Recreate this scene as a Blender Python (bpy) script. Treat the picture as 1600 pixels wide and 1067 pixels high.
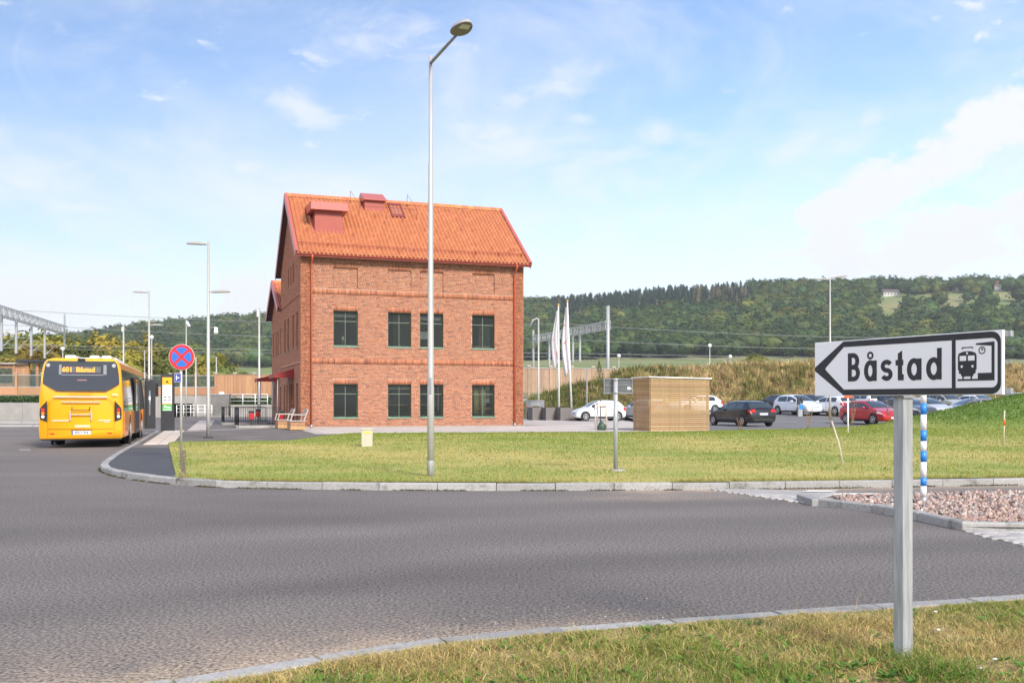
import bpy, bmesh, math, random
import numpy as np
from mathutils import Vector, Matrix
from mathutils.geometry import tessellate_polygon

random.seed(7)
RNG = np.random.default_rng(7)
scene = bpy.context.scene
for o in list(bpy.data.objects):
    bpy.data.objects.remove(o)
COL = scene.collection
R = math.radians

# ------------------------------------------------------------------ camera
EYE = 1.5
FPX = 1500.0            # focal length in photograph pixels (1600 wide)
HOR = 628.0
cam_d = bpy.data.cameras.new('camera')
cam_d.sensor_width = 36.0
cam_d.lens = 36.0 * FPX / 1600.0
cam_d.shift_y = (HOR - 533.5) / 1600.0
cam_d.clip_start = 0.05
cam_d.clip_end = 6000
cam = bpy.data.objects.new('camera', cam_d)
cam.location = (0, 0, EYE)
cam.rotation_euler = (R(90), 0, 0)
COL.objects.link(cam)
scene.camera = cam

# ------------------------------------------------------------------ sky
SUN_AZ = 145.0          # clockwise from +Y: behind the camera, to the right
SUN_EL = 36.0
world = bpy.data.worlds.new('World')
scene.world = world
world.use_nodes = True
wn, wl = world.node_tree.nodes, world.node_tree.links
wn.clear()


def wmath(op, a, b=None, c=None):
    n = wn.new('ShaderNodeMath')
    n.operation = op
    for i, v in enumerate((a, b, c)):
        if v is None:
            continue
        if isinstance(v, (int, float)):
            n.inputs[i].default_value = v
        else:
            wl.new(v, n.inputs[i])
    return n.outputs[0]


sky = wn.new('ShaderNodeTexSky')
sky.sky_type = 'NISHITA'
sky.sun_disc = False
sky.sun_elevation = R(SUN_EL)
sky.sun_rotation = R(-SUN_AZ)
sky.air_density = 1.0
sky.dust_density = 1.3
sky.ozone_density = 1.0
tc = wn.new('ShaderNodeTexCoord')
sep = wn.new('ShaderNodeSeparateXYZ')
wl.new(tc.outputs['Generated'], sep.inputs[0])
az = wmath('ARCTAN2', sep.outputs[0], sep.outputs[1])
el = wmath('ARCSINE', sep.outputs[2])
comb = wn.new('ShaderNodeCombineXYZ')
wl.new(az, comb.inputs[0])
wl.new(wmath('MULTIPLY', el, 1.9), comb.inputs[1])


def wnoise(scale, detail, rough, dist, off):
    m = wn.new('ShaderNodeMapping')
    m.inputs['Location'].default_value = off
    wl.new(comb.outputs[0], m.inputs[0])
    n = wn.new('ShaderNodeTexNoise')
    n.inputs['Scale'].default_value = scale
    n.inputs['Detail'].default_value = detail
    n.inputs['Roughness'].default_value = rough
    n.inputs['Distortion'].default_value = dist
    wl.new(m.outputs[0], n.inputs['Vector'])
    return n.outputs[0]


def wramp(v, a, b):
    n = wn.new('ShaderNodeMapRange')
    n.interpolation_type = 'SMOOTHSTEP'
    n.inputs[1].default_value = a
    n.inputs[2].default_value = b
    wl.new(v, n.inputs[0])
    return n.outputs[0]


def blob(px, py, rx, ry, rot=0.0):
    """A cloud bank around one direction: soft elliptical mask in azimuth / elevation."""
    a0 = math.atan((px - 800) / FPX)
    e0 = math.atan((HOR - py) / FPX * math.cos(a0))
    da = wmath('SUBTRACT', az, a0)
    de = wmath('SUBTRACT', el, e0)
    c, s = math.cos(rot), math.sin(rot)
    p = wmath('ADD', wmath('MULTIPLY', da, c), wmath('MULTIPLY', de, s))
    q = wmath('SUBTRACT', wmath('MULTIPLY', de, c), wmath('MULTIPLY', da, s))
    p = wmath('DIVIDE', p, rx / FPX)
    q = wmath('DIVIDE', q, ry / FPX)
    d = wmath('ADD', wmath('MULTIPLY', p, p), wmath('MULTIPLY', q, q))
    return wmath('POWER', 2.718, wmath('MULTIPLY', d, -1.0))


n_fine = wnoise(15.0, 10.0, 0.62, 0.6, (3.1, 1.7, 0.0))
n_mid = wnoise(6.5, 8.0, 0.58, 0.4, (4.7, 9.2, 0.5))
n_wide = wnoise(2.6, 8.0, 0.6, 0.5, (8.4, 2.2, 0.3))
n_wisp = wnoise(5.0, 10.0, 0.66, 1.1, (1.2, 5.9, 0.8))
# white banks right of the picture and low behind the building, thin wisps elsewhere
def group(bs):
    out = None
    for b in bs:
        m = blob(*b)
        out = m if out is None else wmath('MAXIMUM', out, m)
    return out


nz = wmath('MULTIPLY', wmath('SUBTRACT', wmath('ADD', wmath('MULTIPLY', n_fine, 0.55), wmath('MULTIPLY', n_mid, 0.45)), 0.5), 4.0)
thick = group(((1450, 258, 200, 46, 0.52), (1535, 205, 95, 34, 0.6), (1560, 365, 230, 70, 0.10), (1310, 395, 60, 70, 0.6), (398, 455, 80, 50, 0.15), (385, 470, 60, 40, 0.0)))
thin = group(((1250, 225, 100, 30, 0.35), (1040, 205, 110, 30, -0.1), (850, 140, 150, 50, 0.25), (770, 205, 120, 40, 0.0), (920, 285, 230, 75, 0.0),
              (460, 165, 90, 35, -0.3), (640, 62, 170, 60, 0.0), (420, 275, 240, 60, -0.15), (905, 187, 45, 18, 0.0), (1350, 190, 80, 25, 0.4), (120, 330, 200, 60, -.5)))
bank = wramp(wmath('ADD', wmath('MULTIPLY', thick, 1.35), wmath('MULTIPLY', nz, 1.35)), 0.28, 1.08)
bank2 = wmath('MULTIPLY', wramp(wmath('ADD', wmath('MULTIPLY', thin, 1.25), nz), 0.35, 1.7), 0.75)
# thin veil that thickens towards the horizon, all the way round
low = wmath('POWER', 2.718, wmath('MULTIPLY', wmath('ABSOLUTE', el), -4.6))
veil = wramp(wmath('ADD', n_wide, wmath('MULTIPLY', low, 0.74)), 0.55, 1.10)
wisp = wmath('MULTIPLY', wramp(n_wisp, 0.44, 0.80), 0.42)
cover = wmath('MINIMUM', wmath('MAXIMUM', wmath('MAXIMUM', bank, bank2), wmath('ADD', wmath('MULTIPLY', veil, 0.90), wisp)), 1.0)
SKY_K = 0.130
bg_sky = wn.new('ShaderNodeBackground')
bg_sky.inputs[1].default_value = SKY_K
hsv = wn.new('ShaderNodeHueSaturation')
hsv.inputs['Saturation'].default_value = 1.10
hsv.inputs['Value'].default_value = 1.0
hsv.inputs['Hue'].default_value = 0.507
wl.new(sky.outputs[0], hsv.inputs['Color'])
wl.new(hsv.outputs[0], bg_sky.inputs[0])
bg_cl = wn.new('ShaderNodeBackground')
bg_cl.inputs[0].default_value = (0.925, 0.955, 1.0, 1)
bg_cl.inputs[1].default_value = 0.545
mixw = wn.new('ShaderNodeMixShader')
wl.new(cover, mixw.inputs[0])
wl.new(bg_sky.outputs[0], mixw.inputs[1])
wl.new(bg_cl.outputs[0], mixw.inputs[2])
wout = wn.new('ShaderNodeOutputWorld')
wl.new(mixw.outputs[0], wout.inputs[0])

# ------------------------------------------------------------------ sun, soft behind thin cloud
sun_d = bpy.data.lights.new('sun', 'SUN')
sun_d.energy = 3.0
sun_d.angle = R(14)
sun_d.color = (1.0, 0.93, 0.83)
sun = bpy.data.objects.new('sun', sun_d)
ce = math.cos(R(SUN_EL))
sdir = Vector((math.sin(R(SUN_AZ)) * ce, math.cos(R(SUN_AZ)) * ce, math.sin(R(SUN_EL))))
sun.rotation_euler = sdir.to_track_quat('Z', 'Y').to_euler()
sun.location = sdir * 60
COL.objects.link(sun)

vs = scene.view_settings
vs.view_transform = 'Standard'
vs.look = 'None'
vs.exposure = 0.93
vs.gamma = 1.0
vs.use_curve_mapping = False


# ------------------------------------------------------------------ helpers
def gp(px, py, z=0.1):
    """Ground point: the place at height z that the photograph shows at (px, py)."""
    y = (EYE - z) * FPX / (py - HOR)
    return ((px - 800) / FPX * y, y)


def X_at(px, y):
    return (px - 800) / FPX * y


def Z_at(py, y):
    return EYE + (HOR - py) / FPX * y


def sm(t):
    t = np.clip(t, 0, 1)
    return t * t * (3 - 2 * t)


def lin(c):
    return tuple((v / 12.92 if v <= 0.04045 else ((v + 0.055) / 1.055) ** 2.4) for v in c)


MATS = {}


def mat(name, color, rough=0.6, metal=0.0, var=0.0, vscale=6.0, bump=0.0, bscale=40.0, spec=0.5, attr=None, coat=0.0,
        color2=None, vlo=0.25, vhi=0.75, c2scale=1.0, c2lo=0.45, c2hi=0.6, emit=None, objrand=0.0, transl=0.0, stretch=None):
    """Procedural Principled material: base colour with noise variation, optional second colour in patches, optional bump."""
    if name in MATS:
        return MATS[name]
    m = bpy.data.materials.new(name)
    m.use_nodes = True
    nt = m.node_tree
    N, L = nt.nodes, nt.links
    b = N['Principled BSDF']
    b.inputs['Roughness'].default_value = rough
    b.inputs['Metallic'].default_value = metal
    b.inputs['Specular IOR Level'].default_value = spec
    b.inputs['Coat Weight'].default_value = coat
    b.inputs['Coat Roughness'].default_value = 0.05
    tcn = N.new('ShaderNodeTexCoord')
    src = tcn.outputs['Object']
    if stretch:
        mp = N.new('ShaderNodeMapping')
        mp.inputs['Scale'].default_value = stretch
        L.new(src, mp.inputs[0])
        src = mp.outputs[0]

    def noise(scale, detail=5.0, rgh=0.6):
        n = N.new('ShaderNodeTexNoise')
        n.inputs['Scale'].default_value = scale
        n.inputs['Detail'].default_value = detail
        n.inputs['Roughness'].default_value = rgh
        L.new(src, n.inputs['Vector'])
        return n.outputs[0]
    cur = None
    if attr:
        a = N.new('ShaderNodeAttribute')
        a.attribute_name = attr
        cur = a.outputs['Color']
    if color2 is not None:
        mx = N.new('ShaderNodeMix')
        mx.data_type = 'RGBA'
        mr = N.new('ShaderNodeMapRange')
        mr.interpolation_type = 'SMOOTHSTEP'
        mr.inputs[1].default_value = c2lo
        mr.inputs[2].default_value = c2hi
        L.new(noise(c2scale, 6.0), mr.inputs[0])
        L.new(mr.outputs[0], mx.inputs[0])
        if cur is None:
            mx.inputs[6].default_value = (*color, 1)
        else:
            L.new(cur, mx.inputs[6])
        mx.inputs[7].default_value = (*color2, 1)
        cur = mx.outputs[2]
    if var > 0 or objrand > 0:
        hs = N.new('ShaderNodeHueSaturation')
        if cur is None:
            hs.inputs['Color'].default_value = (*color, 1)
        else:
            L.new(cur, hs.inputs['Color'])
        val = None
        if var > 0:
            mr = N.new('ShaderNodeMapRange')
            mr.inputs[1].default_value = vlo
            mr.inputs[2].default_value = vhi
            mr.inputs[3].default_value = 1 - var
            mr.inputs[4].default_value = 1 + var
            L.new(noise(vscale), mr.inputs[0])
            val = mr.outputs[0]
        if objrand > 0:
            oi = N.new('ShaderNodeObjectInfo')
            mr2 = N.new('ShaderNodeMapRange')
            mr2.inputs[3].default_value = 1 - objrand
            mr2.inputs[4].default_value = 1 + objrand
            L.new(oi.outputs['Random'], mr2.inputs[0])
            mh = N.new('ShaderNodeMapRange')
            mh.inputs[3].default_value = 0.5 - objrand * 0.06
            mh.inputs[4].default_value = 0.5 + objrand * 0.06
            fr = N.new('ShaderNodeMath')
            fr.operation = 'FRACT'
            ml = N.new('ShaderNodeMath')
            ml.operation = 'MULTIPLY'
            ml.inputs[1].default_value = 7.31
            L.new(oi.outputs['Random'], ml.inputs[0])
            L.new(ml.outputs[0], fr.inputs[0])
            L.new(fr.outputs[0], mh.inputs[0])
            L.new(mh.outputs[0], hs.inputs['Hue'])
            if val is None:
                val = mr2.outputs[0]
            else:
                mm = N.new('ShaderNodeMath')
                mm.operation = 'MULTIPLY'
                L.new(val, mm.inputs[0])
                L.new(mr2.outputs[0], mm.inputs[1])
                val = mm.outputs[0]
        L.new(val, hs.inputs['Value'])
        cur = hs.outputs[0]
    if cur is None:
        b.inputs['Base Color'].default_value = (*color, 1)
    else:
        L.new(cur, b.inputs['Base Color'])
    if bump > 0:
        bp = N.new('ShaderNodeBump')
        bp.inputs['Strength'].default_value = 1.0
        bp.inputs['Distance'].default_value = bump
        L.new(noise(bscale, 4.0, 0.7), bp.inputs['Height'])
        L.new(bp.outputs[0], b.inputs['Normal'])
    if emit:
        b.inputs['Emission Color'].default_value = (*emit[0], 1)
        b.inputs['Emission Strength'].default_value = emit[1]
    if transl > 0:
        tr = N.new('ShaderNodeBsdfTranslucent')
        if cur is None:
            tr.inputs[0].default_value = (*color, 1)
        else:
            L.new(cur, tr.inputs[0])
        ms = N.new('ShaderNodeMixShader')
        ms.inputs[0].default_value = transl
        L.new(b.outputs[0], ms.inputs[1])
        L.new(tr.outputs[0], ms.inputs[2])
        L.new(ms.outputs[0], N['Material Output'].inputs[0])
    MATS[name] = m
    return m


def glass_mat(name, tint, body, fac):
    """A window pane: part see-through, part dark, with a mirror-like surface."""
    m = bpy.data.materials.new(name)
    m.use_nodes = True
    N, L = m.node_tree.nodes, m.node_tree.links
    b = N['Principled BSDF']
    b.inputs['Base Color'].default_value = (*body, 1)
    b.inputs['Roughness'].default_value = 0.03
    b.inputs['Specular IOR Level'].default_value = 0.9
    t = N.new('ShaderNodeBsdfTransparent')
    t.inputs[0].default_value = (*tint, 1)
    ms = N.new('ShaderNodeMixShader')
    ms.inputs[0].default_value = fac
    L.new(b.outputs[0], ms.inputs[1])
    L.new(t.outputs[0], ms.inputs[2])
    L.new(ms.outputs[0], N['Material Output'].inputs[0])
    MATS[name] = m
    return m


class MB:
    """Collects shapes and links them as ONE mesh object."""

    def __init__(self):
        self.v, self.f, self.sm = [], [], []

    def add(self, vs_, fs, smooth=False):
        o = len(self.v)
        self.v += [tuple(p) for p in vs_]
        self.f += [tuple(i + o for i in f) for f in fs]
        self.sm += [smooth] * len(fs)
        return self

    def box(self, x0, x1, y0, y1, z0, z1):
        return self.add([(x0, y0, z0), (x1, y0, z0), (x1, y1, z0), (x0, y1, z0), (x0, y0, z1), (x1, y0, z1), (x1, y1, z1), (x0, y1, z1)],
                        [(3, 2, 1, 0), (4, 5, 6, 7), (0, 1, 5, 4), (1, 2, 6, 5), (2, 3, 7, 6), (3, 0, 4, 7)])

    def cbox(self, x0, x1, y0, y1, z0, z1, c):
        """Box with chamfered edges (26-faced)."""
        bm = bmesh.new()
        bmesh.ops.create_cube(bm, size=1.0)
        for v in bm.verts:
            v.co = Vector((x0 + (v.co.x + .5) * (x1 - x0), y0 + (v.co.y + .5) * (y1 - y0), z0 + (v.co.z + .5) * (z1 - z0)))
        bmesh.ops.bevel(bm, geom=list(bm.edges), offset=c, segments=2, profile=0.5, affect='EDGES')
        self.bm(bm)
        return self

    def bm(self, bm, smooth=False):
        bm.verts.index_update()
        self.add([v.co[:] for v in bm.verts], [[v.index for v in f.verts] for f in bm.faces], smooth)
        bm.free()
        return self

    def beam(self, a, b, w, h=None, up=(0, 0, 1)):
        """Square bar from a to b."""
        h = w if h is None else h
        a, b = Vector(a), Vector(b)
        d = (b - a).normalized()
        upv = Vector(up)
        if abs(d.dot(upv)) > 0.98:
            upv = Vector((0, 1, 0))
        s = d.cross(upv).normalized()
        t = s.cross(d).normalized()
        vs_ = []
        for p in (a, b):
            for i, j in ((-1, -1), (1, -1), (1, 1), (-1, 1)):
                vs_.append(p + s * (i * w / 2) + t * (j * h / 2))
        return self.add(vs_, [(3, 2, 1, 0), (4, 5, 6, 7), (0, 1, 5, 4), (1, 2, 6, 5), (2, 3, 7, 6), (3, 0, 4, 7)])

    def tube(self, pts, r, n=10, cap=True):
        pts = [Vector(p) for p in pts]
        rr = r if isinstance(r, (list, tuple)) else [r] * len(pts)
        vs_, fs = [], []
        prev = None
        for i, p in enumerate(pts):
            d = (pts[min(i + 1, len(pts) - 1)] - pts[max(i - 1, 0)]).normalized()
            if prev is None:
                s = d.cross(Vector((0, 0, 1)))
                if s.length < 0.02:
                    s = d.cross(Vector((0, 1, 0)))
                s.normalize()
            else:
                s = (prev - d * prev.dot(d)).normalized()
            prev = s
            t = d.cross(s)
            for k in range(n):
                a = 2 * math.pi * k / n
                vs_.append(p + (s * math.cos(a) + t * math.sin(a)) * rr[i])
        for i in range(len(pts) - 1):
            for k in range(n):
                k2 = (k + 1) % n
                fs.append((i * n + k, i * n + k2, (i + 1) * n + k2, (i + 1) * n + k))
        self.add(vs_, fs, True)
        if cap:
            m = len(pts) - 1
            o = len(self.v) - len(vs_)
            self.f += [tuple(o + k for k in reversed(range(n))), tuple(o + m * n + k for k in range(n))]
            self.sm += [False, False]
        return self

    def lathe(self, prof, c=(0, 0, 0), n=16, axis='Z', smooth=True):
        """prof: (radius, height) pairs."""
        vs_, fs = [], []
        for r, h in prof:
            for k in range(n):
                a = 2 * math.pi * k / n
                if axis == 'Z':
                    p = (c[0] + r * math.cos(a), c[1] + r * math.sin(a), c[2] + h)
                elif axis == 'Y':
                    p = (c[0] + r * math.cos(a), c[1] + h, c[2] + r * math.sin(a))
                else:
                    p = (c[0] + h, c[1] + r * math.cos(a), c[2] + r * math.sin(a))
                vs_.append(p)
        for i in range(len(prof) - 1):
            for k in range(n):
                k2 = (k + 1) % n
                fs.append((i * n + k, i * n + k2, (i + 1) * n + k2, (i + 1) * n + k))
        self.add(vs_, fs, smooth)
        o = len(self.v) - len(vs_)
        self.f += [tuple(o + k for k in reversed(range(n))), tuple(o + (len(prof) - 1) * n + k for k in range(n))]
        self.sm += [False, False]
        return self

    def prism(self, poly, fr, d0, d1):
        """Extrude a 2-D outline; fr(a, b, depth) -> point."""
        n = len(poly)
        vs_ = [fr(a, b, d0) for a, b in poly] + [fr(a, b, d1) for a, b in poly]
        fs = [tuple(reversed(range(n))), tuple(range(n, 2 * n))]
        fs += [(i, (i + 1) % n, n + (i + 1) % n, n + i) for i in range(n)]
        return self.add(vs_, fs)

    def build(self, name, m, parent=None, smooth=None):
        me = bpy.data.meshes.new(name)
        me.from_pydata(self.v, [], self.f)
        if smooth is None:
            me.polygons.foreach_set('use_smooth', self.sm)
        elif smooth:
            me.polygons.foreach_set('use_smooth', [True] * len(self.f))
        bm = bmesh.new()
        bm.from_mesh(me)
        bmesh.ops.recalc_face_normals(bm, faces=bm.faces)
        bm.to_mesh(me)
        bm.free()
        me.materials.append(m)
        return link(name, me, parent)


def link(name, me, parent=None):
    o = bpy.data.objects.new(name, me)
    COL.objects.link(o)
    o.parent = parent
    return o


def np_mesh(name, v, f, m, parent=None, col=None, smooth=False):
    """Big mesh from arrays: v (n,3), f (k, 3 or 4); col: a colour for each vertex, stored as attribute Col."""
    me = bpy.data.meshes.new(name)
    v = np.asarray(v, np.float32)
    f = np.asarray(f, np.int32)
    k = f.shape[1]
    me.vertices.add(len(v))
    me.vertices.foreach_set('co', v.ravel())
    me.loops.add(f.size)
    me.loops.foreach_set('vertex_index', f.ravel())
    me.polygons.add(len(f))
    me.polygons.foreach_set('loop_start', np.arange(0, f.size, k, dtype=np.int32))
    me.polygons.foreach_set('loop_total', np.full(len(f), k, np.int32))
    if smooth:
        me.polygons.foreach_set('use_smooth', np.ones(len(f), bool))
    if col is not None:
        a = me.color_attributes.new('Col', 'FLOAT_COLOR', 'POINT')
        c = np.ones((len(v), 4), np.float32)
        c[:, :3] = col
        a.data.foreach_set('color', c.ravel())
    me.update(calc_edges=True)
    me.validate()
    me.materials.append(m)
    return link(name, me, parent)


def tag(o, label=None, cat=None, group=None, kind=None):
    if label:
        o['label'] = label
    if cat:
        o['category'] = cat
    if group:
        o['group'] = group
    if kind:
        o['kind'] = kind
    return o


def thing(name, label, cat, loc=(0, 0, 0), rz=0.0, group=None):
    o = bpy.data.objects.new(name, None)
    o.empty_display_size = 0.3
    COL.objects.link(o)
    o.location = loc
    o.rotation_euler = (0, 0, rz)
    return tag(o, label, cat, group)


def struct(o):
    o['kind'] = 'structure'
    return o


def stuff(o, label=None, cat=None):
    return tag(o, label, cat, kind='stuff')


def text_mb(s, size, bold=0.0, depth=0.004, align='CENTER', sx=1.0):
    """Lettering as flat extruded mesh data in the XZ plane, facing -Y."""
    cu = bpy.data.curves.new('t', 'FONT')
    cu.body = s
    cu.size = size
    cu.offset = bold
    cu.extrude = depth / 2
    cu.align_x = align
    cu.align_y = 'CENTER'
    cu.resolution_u = 3
    ob = bpy.data.objects.new('t', cu)
    me = bpy.data.meshes.new_from_object(ob)
    mb = MB()
    mb.add([(v.co.x * sx, -v.co.z, v.co.y) for v in me.vertices], [tuple(p.vertices) for p in me.polygons])
    bpy.data.objects.remove(ob)
    bpy.data.curves.remove(cu)
    bpy.data.meshes.remove(me)
    return mb


def shift(mb, dx, dy, dz):
    mb.v = [(x + dx, y + dy, z + dz) for x, y, z in mb.v]
    return mb


def xform(mb, M):
    mb.v = [tuple(M @ Vector(p)) for p in mb.v]
    return mb


def fbm(x, y, s, seed=0):
    """Cheap smooth value noise for terrain, -1..1."""
    out = np.zeros_like(x, dtype=float)
    a = 1.0
    rng = np.random.default_rng(seed)
    for k in range(4):
        T = rng.random((64, 64)) * 2 - 1
        u, w = x * s, y * s
        iu, iw = np.floor(u).astype(int), np.floor(w).astype(int)
        fu, fw = sm(u - iu), sm(w - iw)
        g = lambda i, j: T[i % 64, j % 64]
        out += a * ((g(iu, iw) * (1 - fu) + g(iu + 1, iw) * fu) * (1 - fw) + (g(iu, iw + 1) * (1 - fu) + g(iu + 1, iw + 1) * fu) * fw)
        a *= 0.5
        s *= 2.03
    return out / 1.9


def resample(pts, step):
    p = np.array(pts, float)
    d = np.r_[0, np.cumsum(np.hypot(*np.diff(p, axis=0).T))]
    n = max(2, int(d[-1] / step) + 1)
    s = np.linspace(0, d[-1], n)
    return np.c_[np.interp(s, d, p[:, 0]), np.interp(s, d, p[:, 1])]


def smooth_path(pts, it=3):
    p = np.array(pts, float)
    for _ in range(it):        # Chaikin corner cutting
        q = np.empty((2 * len(p) - 2, 2))
        q[0::2] = 0.75 * p[:-1] + 0.25 * p[1:]
        q[1::2] = 0.25 * p[:-1] + 0.75 * p[1:]
        p = np.vstack([p[:1], q, p[-1:]])
    return p


def poly_sheet(name, pts, z, m, parent=None):
    vs_ = [Vector((x, y, z)) for x, y in pts]
    tris = []
    for t in tessellate_polygon([vs_]):
        p, q, r_ = (vs_[i] for i in t)
        tris.append(t if (q - p).cross(r_ - p).z > 0 else t[::-1])
    me = bpy.data.meshes.new(name)
    me.from_pydata([v[:] for v in vs_], [], tris)
    me.materials.append(m)
    return link(name, me, parent)


def grid_sheet(name, xs, rows, zf, m, smooth=True):
    """Sheet over columns xs; rows(x) -> y values; zf(x, y) -> z."""
    XX, YY = [], []
    for x in xs:
        ys = rows(x)
        XX.append(np.full(len(ys), x))
        YY.append(ys)
    XX, YY = np.array(XX), np.array(YY)
    ZZ = zf(XX, YY)
    n, k = XX.shape
    v = np.c_[XX.ravel(), YY.ravel(), ZZ.ravel()]
    i, j = np.meshgrid(np.arange(n - 1), np.arange(k - 1), indexing='ij')
    a = (i * k + j).ravel()
    f = np.c_[a, a + k, a + k + 1, a + 1]
    return np_mesh(name, v, f, m, smooth=smooth)


def in_poly(px, py, poly):
    c = np.zeros(len(px), bool)
    n = len(poly)
    for i in range(n):
        x1, y1 = poly[i]
        x2, y2 = poly[(i + 1) % n]
        k = ((y1 > py) != (y2 > py)) & (px < (x2 - x1) * (py - y1) / (y2 - y1 + 1e-12) + x1)
        c ^= k
    return c

# ------------------------------------------------------------------ materials used all over
M_mortar = mat('mortar', (0.50, 0.42, 0.345), 0.9, var=0.12, vscale=3)
M_brick = mat('brick', (0.4, 0.15, 0.09), 0.85, attr='Col', var=0.14, vscale=14, bump=0.003, bscale=60)
M_tile = mat('roof_tile', (0.55, 0.17, 0.055), 0.5, attr='Col', var=0.06, vscale=1.2)
M_redmetal = mat('red_sheet_metal', (0.34, 0.07, 0.048), 0.42, var=0.08, vscale=1.5)
M_pinkmetal = mat('faded_red_sheet_metal', (0.43, 0.115, 0.095), 0.38, var=0.06)
M_redpipe = mat('red_pipe', (0.52, 0.085, 0.035), 0.35, var=0.05)
M_soffit = mat('dark_soffit', (0.10, 0.045, 0.04), 0.7, var=0.1)
M_greenframe = mat('green_window_frame', (0.05, 0.088, 0.058), 0.45, var=0.08)
M_galv = mat('galvanised_steel', (0.36, 0.375, 0.385), 0.5, metal=0.25, var=0.22, vscale=10, vlo=.35, vhi=.65, bump=0.0008, bscale=30, stretch=(5, 5, 0.35))
M_galvdark = mat('dull_galvanised_steel', (0.27, 0.28, 0.30), 0.5, metal=0.3, var=0.2, vscale=6, stretch=(1, 1, 0.3))
M_whitepole = mat('pale_painted_steel', (0.42, 0.41, 0.39), 0.45, metal=0.2, var=0.08, vscale=4)
M_white = mat('white_paint', (0.80, 0.80, 0.79), 0.4, var=0.04)
M_black = mat('black_paint', (0.018, 0.018, 0.02), 0.4, var=0.15)
M_dark = mat('dark_grey_metal', (0.034, 0.036, 0.041), 0.45, var=0.12)
M_rubber = mat('rubber', (0.016, 0.016, 0.017), 0.75, var=0.2)
M_conc = mat('concrete', (0.31, 0.295, 0.275), 0.85, var=0.16, vscale=1.4, bump=0.003, bscale=25)
M_granite = mat('granite', (0.32, 0.312, 0.30), 0.75, var=0.28, vscale=34, bump=0.006, bscale=38, objrand=0.14, color2=(0.17, 0.165, 0.14), c2scale=3.2, c2lo=.52, c2hi=.72)
M_wood = mat('larch_wood', (0.38, 0.25, 0.128), 0.6, var=0.25, vscale=5, objrand=0.16, stretch=(1, 1, 7))
M_board = mat('brown_board', (0.42, 0.23, 0.12), 0.7, var=0.22, vscale=4, objrand=0.15, stretch=(6, 6, 0.5))
M_boardgrey = mat('weathered_board', (0.36, 0.25, 0.17), 0.75, var=0.25, vscale=4, objrand=0.15, stretch=(6, 6, 0.5))
M_benchwood = mat('bench_plank', (0.42, 0.24, 0.11), 0.6, var=0.3, vscale=6, objrand=0.2)
M_greywood = mat('greyed_wood', (0.50, 0.44, 0.36), 0.75, var=0.2, vscale=9, stretch=(4, 4, 0.6))
M_asphalt = mat('asphalt', (0.142, 0.126, 0.115), 0.85, var=0.22, vscale=0.7, vlo=.35, vhi=.65, bump=0.006, bscale=60)
M_road = mat('road_asphalt', (0.1, 0.1, 0.1), 0.8, attr='Col', var=0.85, vscale=40, vlo=.32, vhi=.68, bump=0.02, bscale=52, spec=0.4)
M_newasph = mat('fresh_asphalt', (0.062, 0.063, 0.068), 0.8, var=0.14, vscale=2.5, bump=0.003, bscale=110)
M_lot = mat('lot_asphalt', (0.15, 0.145, 0.145), 0.85, var=0.12, vscale=0.7)
M_paver = mat('concrete_paver', (0.43, 0.39, 0.36), 0.85, var=0.12, vscale=1.2, objrand=0.05)
M_soil = mat('soil', (0.10, 0.075, 0.05), 0.95, var=0.3, vscale=12)
M_glass = glass_mat('window_glass', (0.55, 0.60, 0.58), (0.012, 0.014, 0.014), 0.55)
M_clear = glass_mat('clear_glass', (0.85, 0.92, 0.9), (0.10, 0.13, 0.13), 0.72)
M_carglass = mat('car_glass', (0.035, 0.045, 0.05), 0.06, spec=0.9, coat=0.6)
M_grass = mat('grass_blades', (0.1, 0.13, 0.04), 0.65, attr='Col', transl=0.35, spec=0.25)
M_lawn = mat('lawn', (0.12, 0.15, 0.035), 0.9, attr='Col', var=0.32, vscale=9, bump=0.02, bscale=14)

TH = R(19.5)                               # the station is turned by this much
UX, UY = math.cos(TH), math.sin(TH)        # along the front wall, to the right
VX, VY = -math.sin(TH), math.cos(TH)       # away, along the gable
C0 = (-11.24, 51.0)                        # front left corner of the station


def uv(u, v):
    return (C0[0] + u * UX + v * VX, C0[1] + u * UY + v * VY)


# ------------------------------------------------------------------ kerb lines
far_kerb = smooth_path([(75, 27), (40, 21.6), (22, 18.9), gp(1600, 757, 0), gp(1300, 763, 0), gp(1020, 766, 0), gp(700, 767, 0), gp(400, 763.5, 0),
                        gp(300, 760, 0), gp(230, 753, 0), gp(185, 746, 0), gp(160, 739, 0), gp(155, 733, 0), gp(166, 724, 0), gp(185, 711, 0),
                        gp(205, 700, 0), (-14.0, 36.3), (-17.6, 47.7), (-24.0, 68.0)], 2)
near_kerb = smooth_path([(-14, 1.2), (-7.0, 2.9), (-3.4, 4.25), gp(330, 1067, 0), gp(520, 1030, 0), gp(700, 1003, 0), gp(1000, 978, 0), gp(1320, 955, 0),
                         gp(1600, 937, 0), (8.0, 8.35), (16, 10.2), (30, 13)], 2)


def offset_path(p, d):
    t = np.gradient(p, axis=0)
    t /= np.linalg.norm(t, axis=1)[:, None]
    return p + np.c_[t[:, 1], -t[:, 0]] * d        # to the right of travel


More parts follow.
